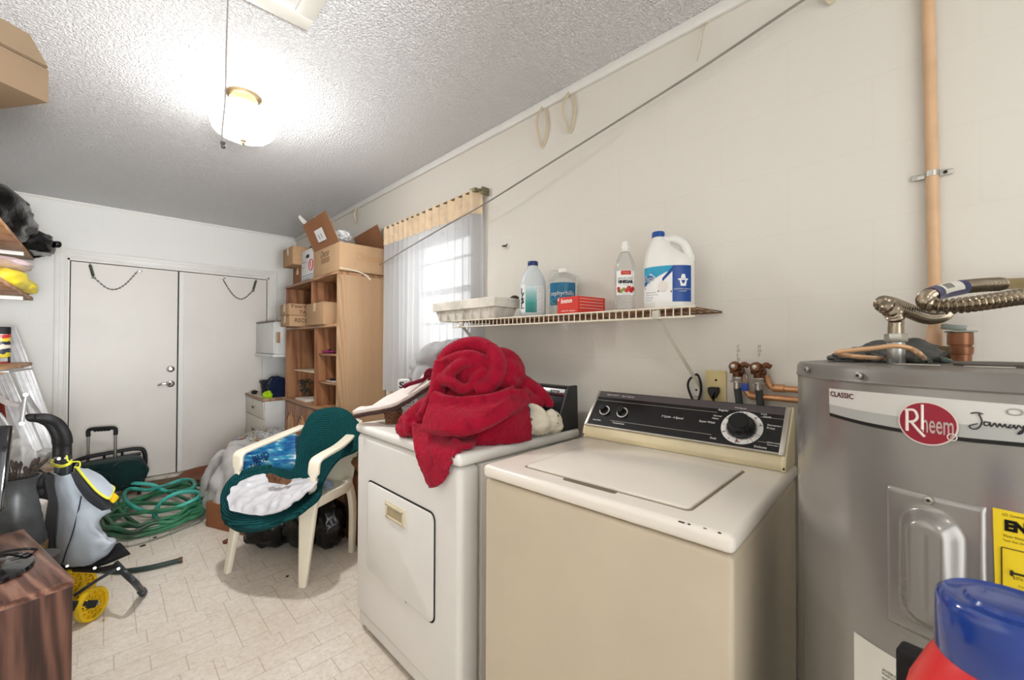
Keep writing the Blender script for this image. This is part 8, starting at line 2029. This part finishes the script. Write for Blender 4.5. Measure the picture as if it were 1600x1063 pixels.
t.link(t.ramp(zz_, [(0.0, (190, 60, 56)), (0.05, (60, 60, 74)), (0.22, (214, 198, 60)), (0.34, (52, 60, 70)), (0.50, (222, 214, 196)), (0.64, (40, 46, 56)), (0.74, (220, 196, 70)), (0.88, (186, 52, 50)), (1.0, (210, 170, 168))], 'CONSTANT'), t.b.inputs['Base Color']); t.b.inputs['Roughness'].default_value = 0.35
obj('can_body', bm, t.m, ca, smooth=50)
bm = B(); lathe(bm, [(rc * 1.01, hc * 0.80), (rc * 1.01, hc * 0.985), (rc * 0.95, hc), (0, hc)], 32); obj('cap', bm, M_black, ca, smooth=50)
bm = B()
for i, s in enumerate(('WD', '40')): text(bm, 'PRO', 0.01, None, height=hc * 0.08, width=rc * 0.5, fn=lambda p, i=i: V((rc * 1.003 * math.sin(p.x / rc + 0.15), -rc * 1.003 * math.cos(p.x / rc + 0.15), hc * 0.83 + p.y))) if i == 0 else None
for i in range(9): box(bm, (rc * 0.995 * math.sin(0.1 + 0.09 * i) - 0.0006, -rc * 1.006 * math.cos(0.1 + 0.09 * i) - 0.0004, hc * 0.05), (rc * 0.995 * math.sin(0.1 + 0.09 * i) + 0.0008, -rc * 1.0 * math.cos(0.1 + 0.09 * i), hc * 0.15))
obj('can_bars', bm, M_white, ca)
bm = B(); a_ = onz(-4, 582, zz + 0.003); c_ = onz(36, 577, zz + 0.003); box(bm, (0, -0.03, -0.002), ((c_ - a_).length, 0.03, 0.004), 0.001, M=frame(a_, c_ - a_, (c_ - a_).cross(V((0, 0, -1))))); o = obj('putty_knife', bm, mat('grey_blade', (150, 152, 152), 0.35, 0.6, var=0.1), None); tag(o, 'flat grey blade lying on the lowest left shelf in front of the can', 'blade')

# ------------------------------------------------------------------ ladder, cardboard, bits behind the trolley
M_alu = mat('white_aluminium', (214, 214, 214), 0.38, 0.35, var=0.08, vscale=14)
ld = thing('step_ladder', 'white aluminium step ladder leaning in the corner left of the double door', 'ladder', onz(70, 735, 0))
def rail(a, c, w, th, nm='rail'):
    """ribbed channel between two points"""
    bm = B(); d_ = (c - a).normalized(); toc = (_c - a).normalized(); s_ = d_.cross(toc).normalized(); f_ = s_.cross(d_).normalized()
    Mx = Matrix((s_, d_, f_)).transposed().to_4x4(); Mx.translation = a; L_ = (c - a).length
    box(bm, (-w / 2, 0, -th), (w / 2, L_, 0), 0.002, M=Mx)
    for k in range(4): x = -w / 2 + w * (k + 0.5) / 4; box(bm, (x - w * 0.045, 0.004, 0), (x + w * 0.045, L_ - 0.004, 0.004), 0.001, M=Mx)
    return obj(nm, bm, M_alu, ld, True)
rail(U(10, 512, 2.84), U(97, 742, 2.92), 0.085, 0.03); rail(U(0, 582, 2.74), U(55, 706, 2.76), 0.075, 0.03)
for a, c in ((U(40, 617, 2.72), U(34, 660, 2.70)), (U(41, 617, 2.73), U(62, 648, 2.8)), (U(-2, 646, 2.6), U(20, 676, 2.64))):
    bm = B(); tube(bm, [a, c], 0.012, 8, flat=0.4); obj('spreader', bm, M_alu, ld, True)
bm = B(); a, c = U(36, 617, 2.71), U(44, 617, 2.71); cyl(bm, U(40, 617, 2.73), U(40, 617, 2.68), 0.012, n=12); cyl(bm, U(34, 662, 2.72), U(34, 662, 2.66), 0.012, n=12); obj('hinge', bm, M_zinc, ld, True)
bm = B(); a, c = U(12, 702, 2.76), U(80, 708, 2.84); box(bm, (0, -0.02, -0.05), ((c - a).length, 0.015, 0.05), 0.004, M=frame(a, c - a, (0, 0, 1))); obj('step', bm, M_alu, ld, True)
bm = B(); b2_ = V((onz(75, 742, 0).x, onz(75, 742, 0).y, 0)); q1 = U(97, 742, 2.92); cyl(bm, q1, (q1.x + 0.01, q1.y, 0.0), 0.022, n=12); q1 = U(55, 706, 2.76); tube(bm, [q1, q1.lerp(V((q1.x + 0.05, q1.y - 0.05, 0.0)), 0.5), (q1.x + 0.08, q1.y - 0.06, 0.0)], 0.02, 10); obj('foot', bm, M_alu, ld, True)
bm = B(); a = U(-4, 622, 2.58); sheet(bm, [[U(-6, 612, 2.60), U(10, 624, 2.60), U(30, 632, 2.60)], [U(-6, 626, 2.58), U(10, 634, 2.58), U(29, 637, 2.59)]], 5, thick=0.004, bumps=0.006, bs=14); o = obj('paper_strip', bm, mat('white_red_paper', (220, 212, 208), 0.6, var=0.08, vscale=20), ld, True)
bm = B(); sheet(bm, [[U(-4, 618, 2.66), U(6, 624, 2.66)], [U(-4, 650, 2.66), U(10, 654, 2.66)]], 4, thick=0.01); o = obj('red_rag', bm, cloth_mat('red_rag', (130, 48, 40)), ld, True)
# cardboard box with papers, sheet of white cardboard, stick, dark bag, film bag
q_ = onz(84, 800, 0); t, s = carton('cardboard_box', 'brown cardboard box on the floor between the ladder and the shopping trolley', (-0.62, 4.36, 0.001), (-0.28, 4.74, 0.30), card('box_cardboard', (186, 150, 116)), R(-12), flaps=True, tape=False)
bm = B(); c = U(70, 731, 2.45); sheet(bm, [[U(38, 726, 2.50), U(60, 722, 2.52), U(84, 724, 2.55)], [U(36, 736, 2.42), U(60, 735, 2.42), U(84, 736, 2.45)]], 7, thick=0.012, bumps=0.015, bs=12); o = obj('crumpled_paper', bm, mat('grey_brown_paper', (150, 132, 116), 0.7, var=0.2, vscale=16), None); tag(o, 'crumpled grey brown papers on the cardboard box behind the trolley handles', 'papers')
bm = B(); sheet(bm, [[U(38, 790, 2.12), U(60, 780, 2.16), U(84, 786, 2.20)], [U(42, 830, 2.06), U(60, 830, 2.10), U(80, 832, 2.14)], [U(46, 880, 2.0), U(62, 884, 2.02), U(78, 890, 2.06)]], 6, thick=0.006, bumps=0.004, bs=8)
t = NT('stained_white_card'); v = t.mapping(); n1 = t.noise(v, 9, 4, 0.7, 0.6); t.link(t.ramp(n1, [(0.62, (218, 210, 200)), (0.66, (140, 96, 80))]), t.b.inputs['Base Color']); t.b.inputs['Roughness'].default_value = 0.7
o = obj('white_card_sheet', bm, t.m, None); tag(o, 'stained white cardboard sheet leaning behind the walnut console', 'cardboard sheet')
bm = B(); tube(bm, [U(34, 735, 2.14), U(55, 786, 2.10)], 0.011, 8); o = obj('white_stick', bm, mat('pinkish_white_wood', (206, 190, 178), 0.6), None); tag(o, 'pale stick leaning beside the grey floor vase', 'stick')
bm = B(); blob(bm, U(58, 768, 2.22), (0.05, 0.05, 0.10), 0.35, 2.4, 7, 4, ridge=0.4); blob(bm, U(52, 782, 2.30) - V((0, 0, 0.12)), (0.06, 0.06, 0.18), 0.2, 2, 3, 4); o = obj('black_bag', bm, M_black, None, smooth=70); tag(o, 'small black bag in front of the cardboard box behind the trolley', 'bag')
bm = B(); sheet(bm, [[U(22, 690, 2.20), U(36, 688, 2.22), U(48, 700, 2.24)], [U(18, 700, 2.16), U(36, 705, 2.14), U(54, 712, 2.20)], [U(20, 735, 2.16), U(30, 735, 2.12), U(44, 722, 2.18)], [U(22, 752, 2.18), U(28, 752, 2.15), U(36, 740, 2.18)]], 7, thick=0.004, bumps=0.018, bs=14)
o = obj('film_bag', bm, mat('cloudy_clear_film', (224, 224, 222), 0.2, alpha=0.5, var=0.03), ld, True)
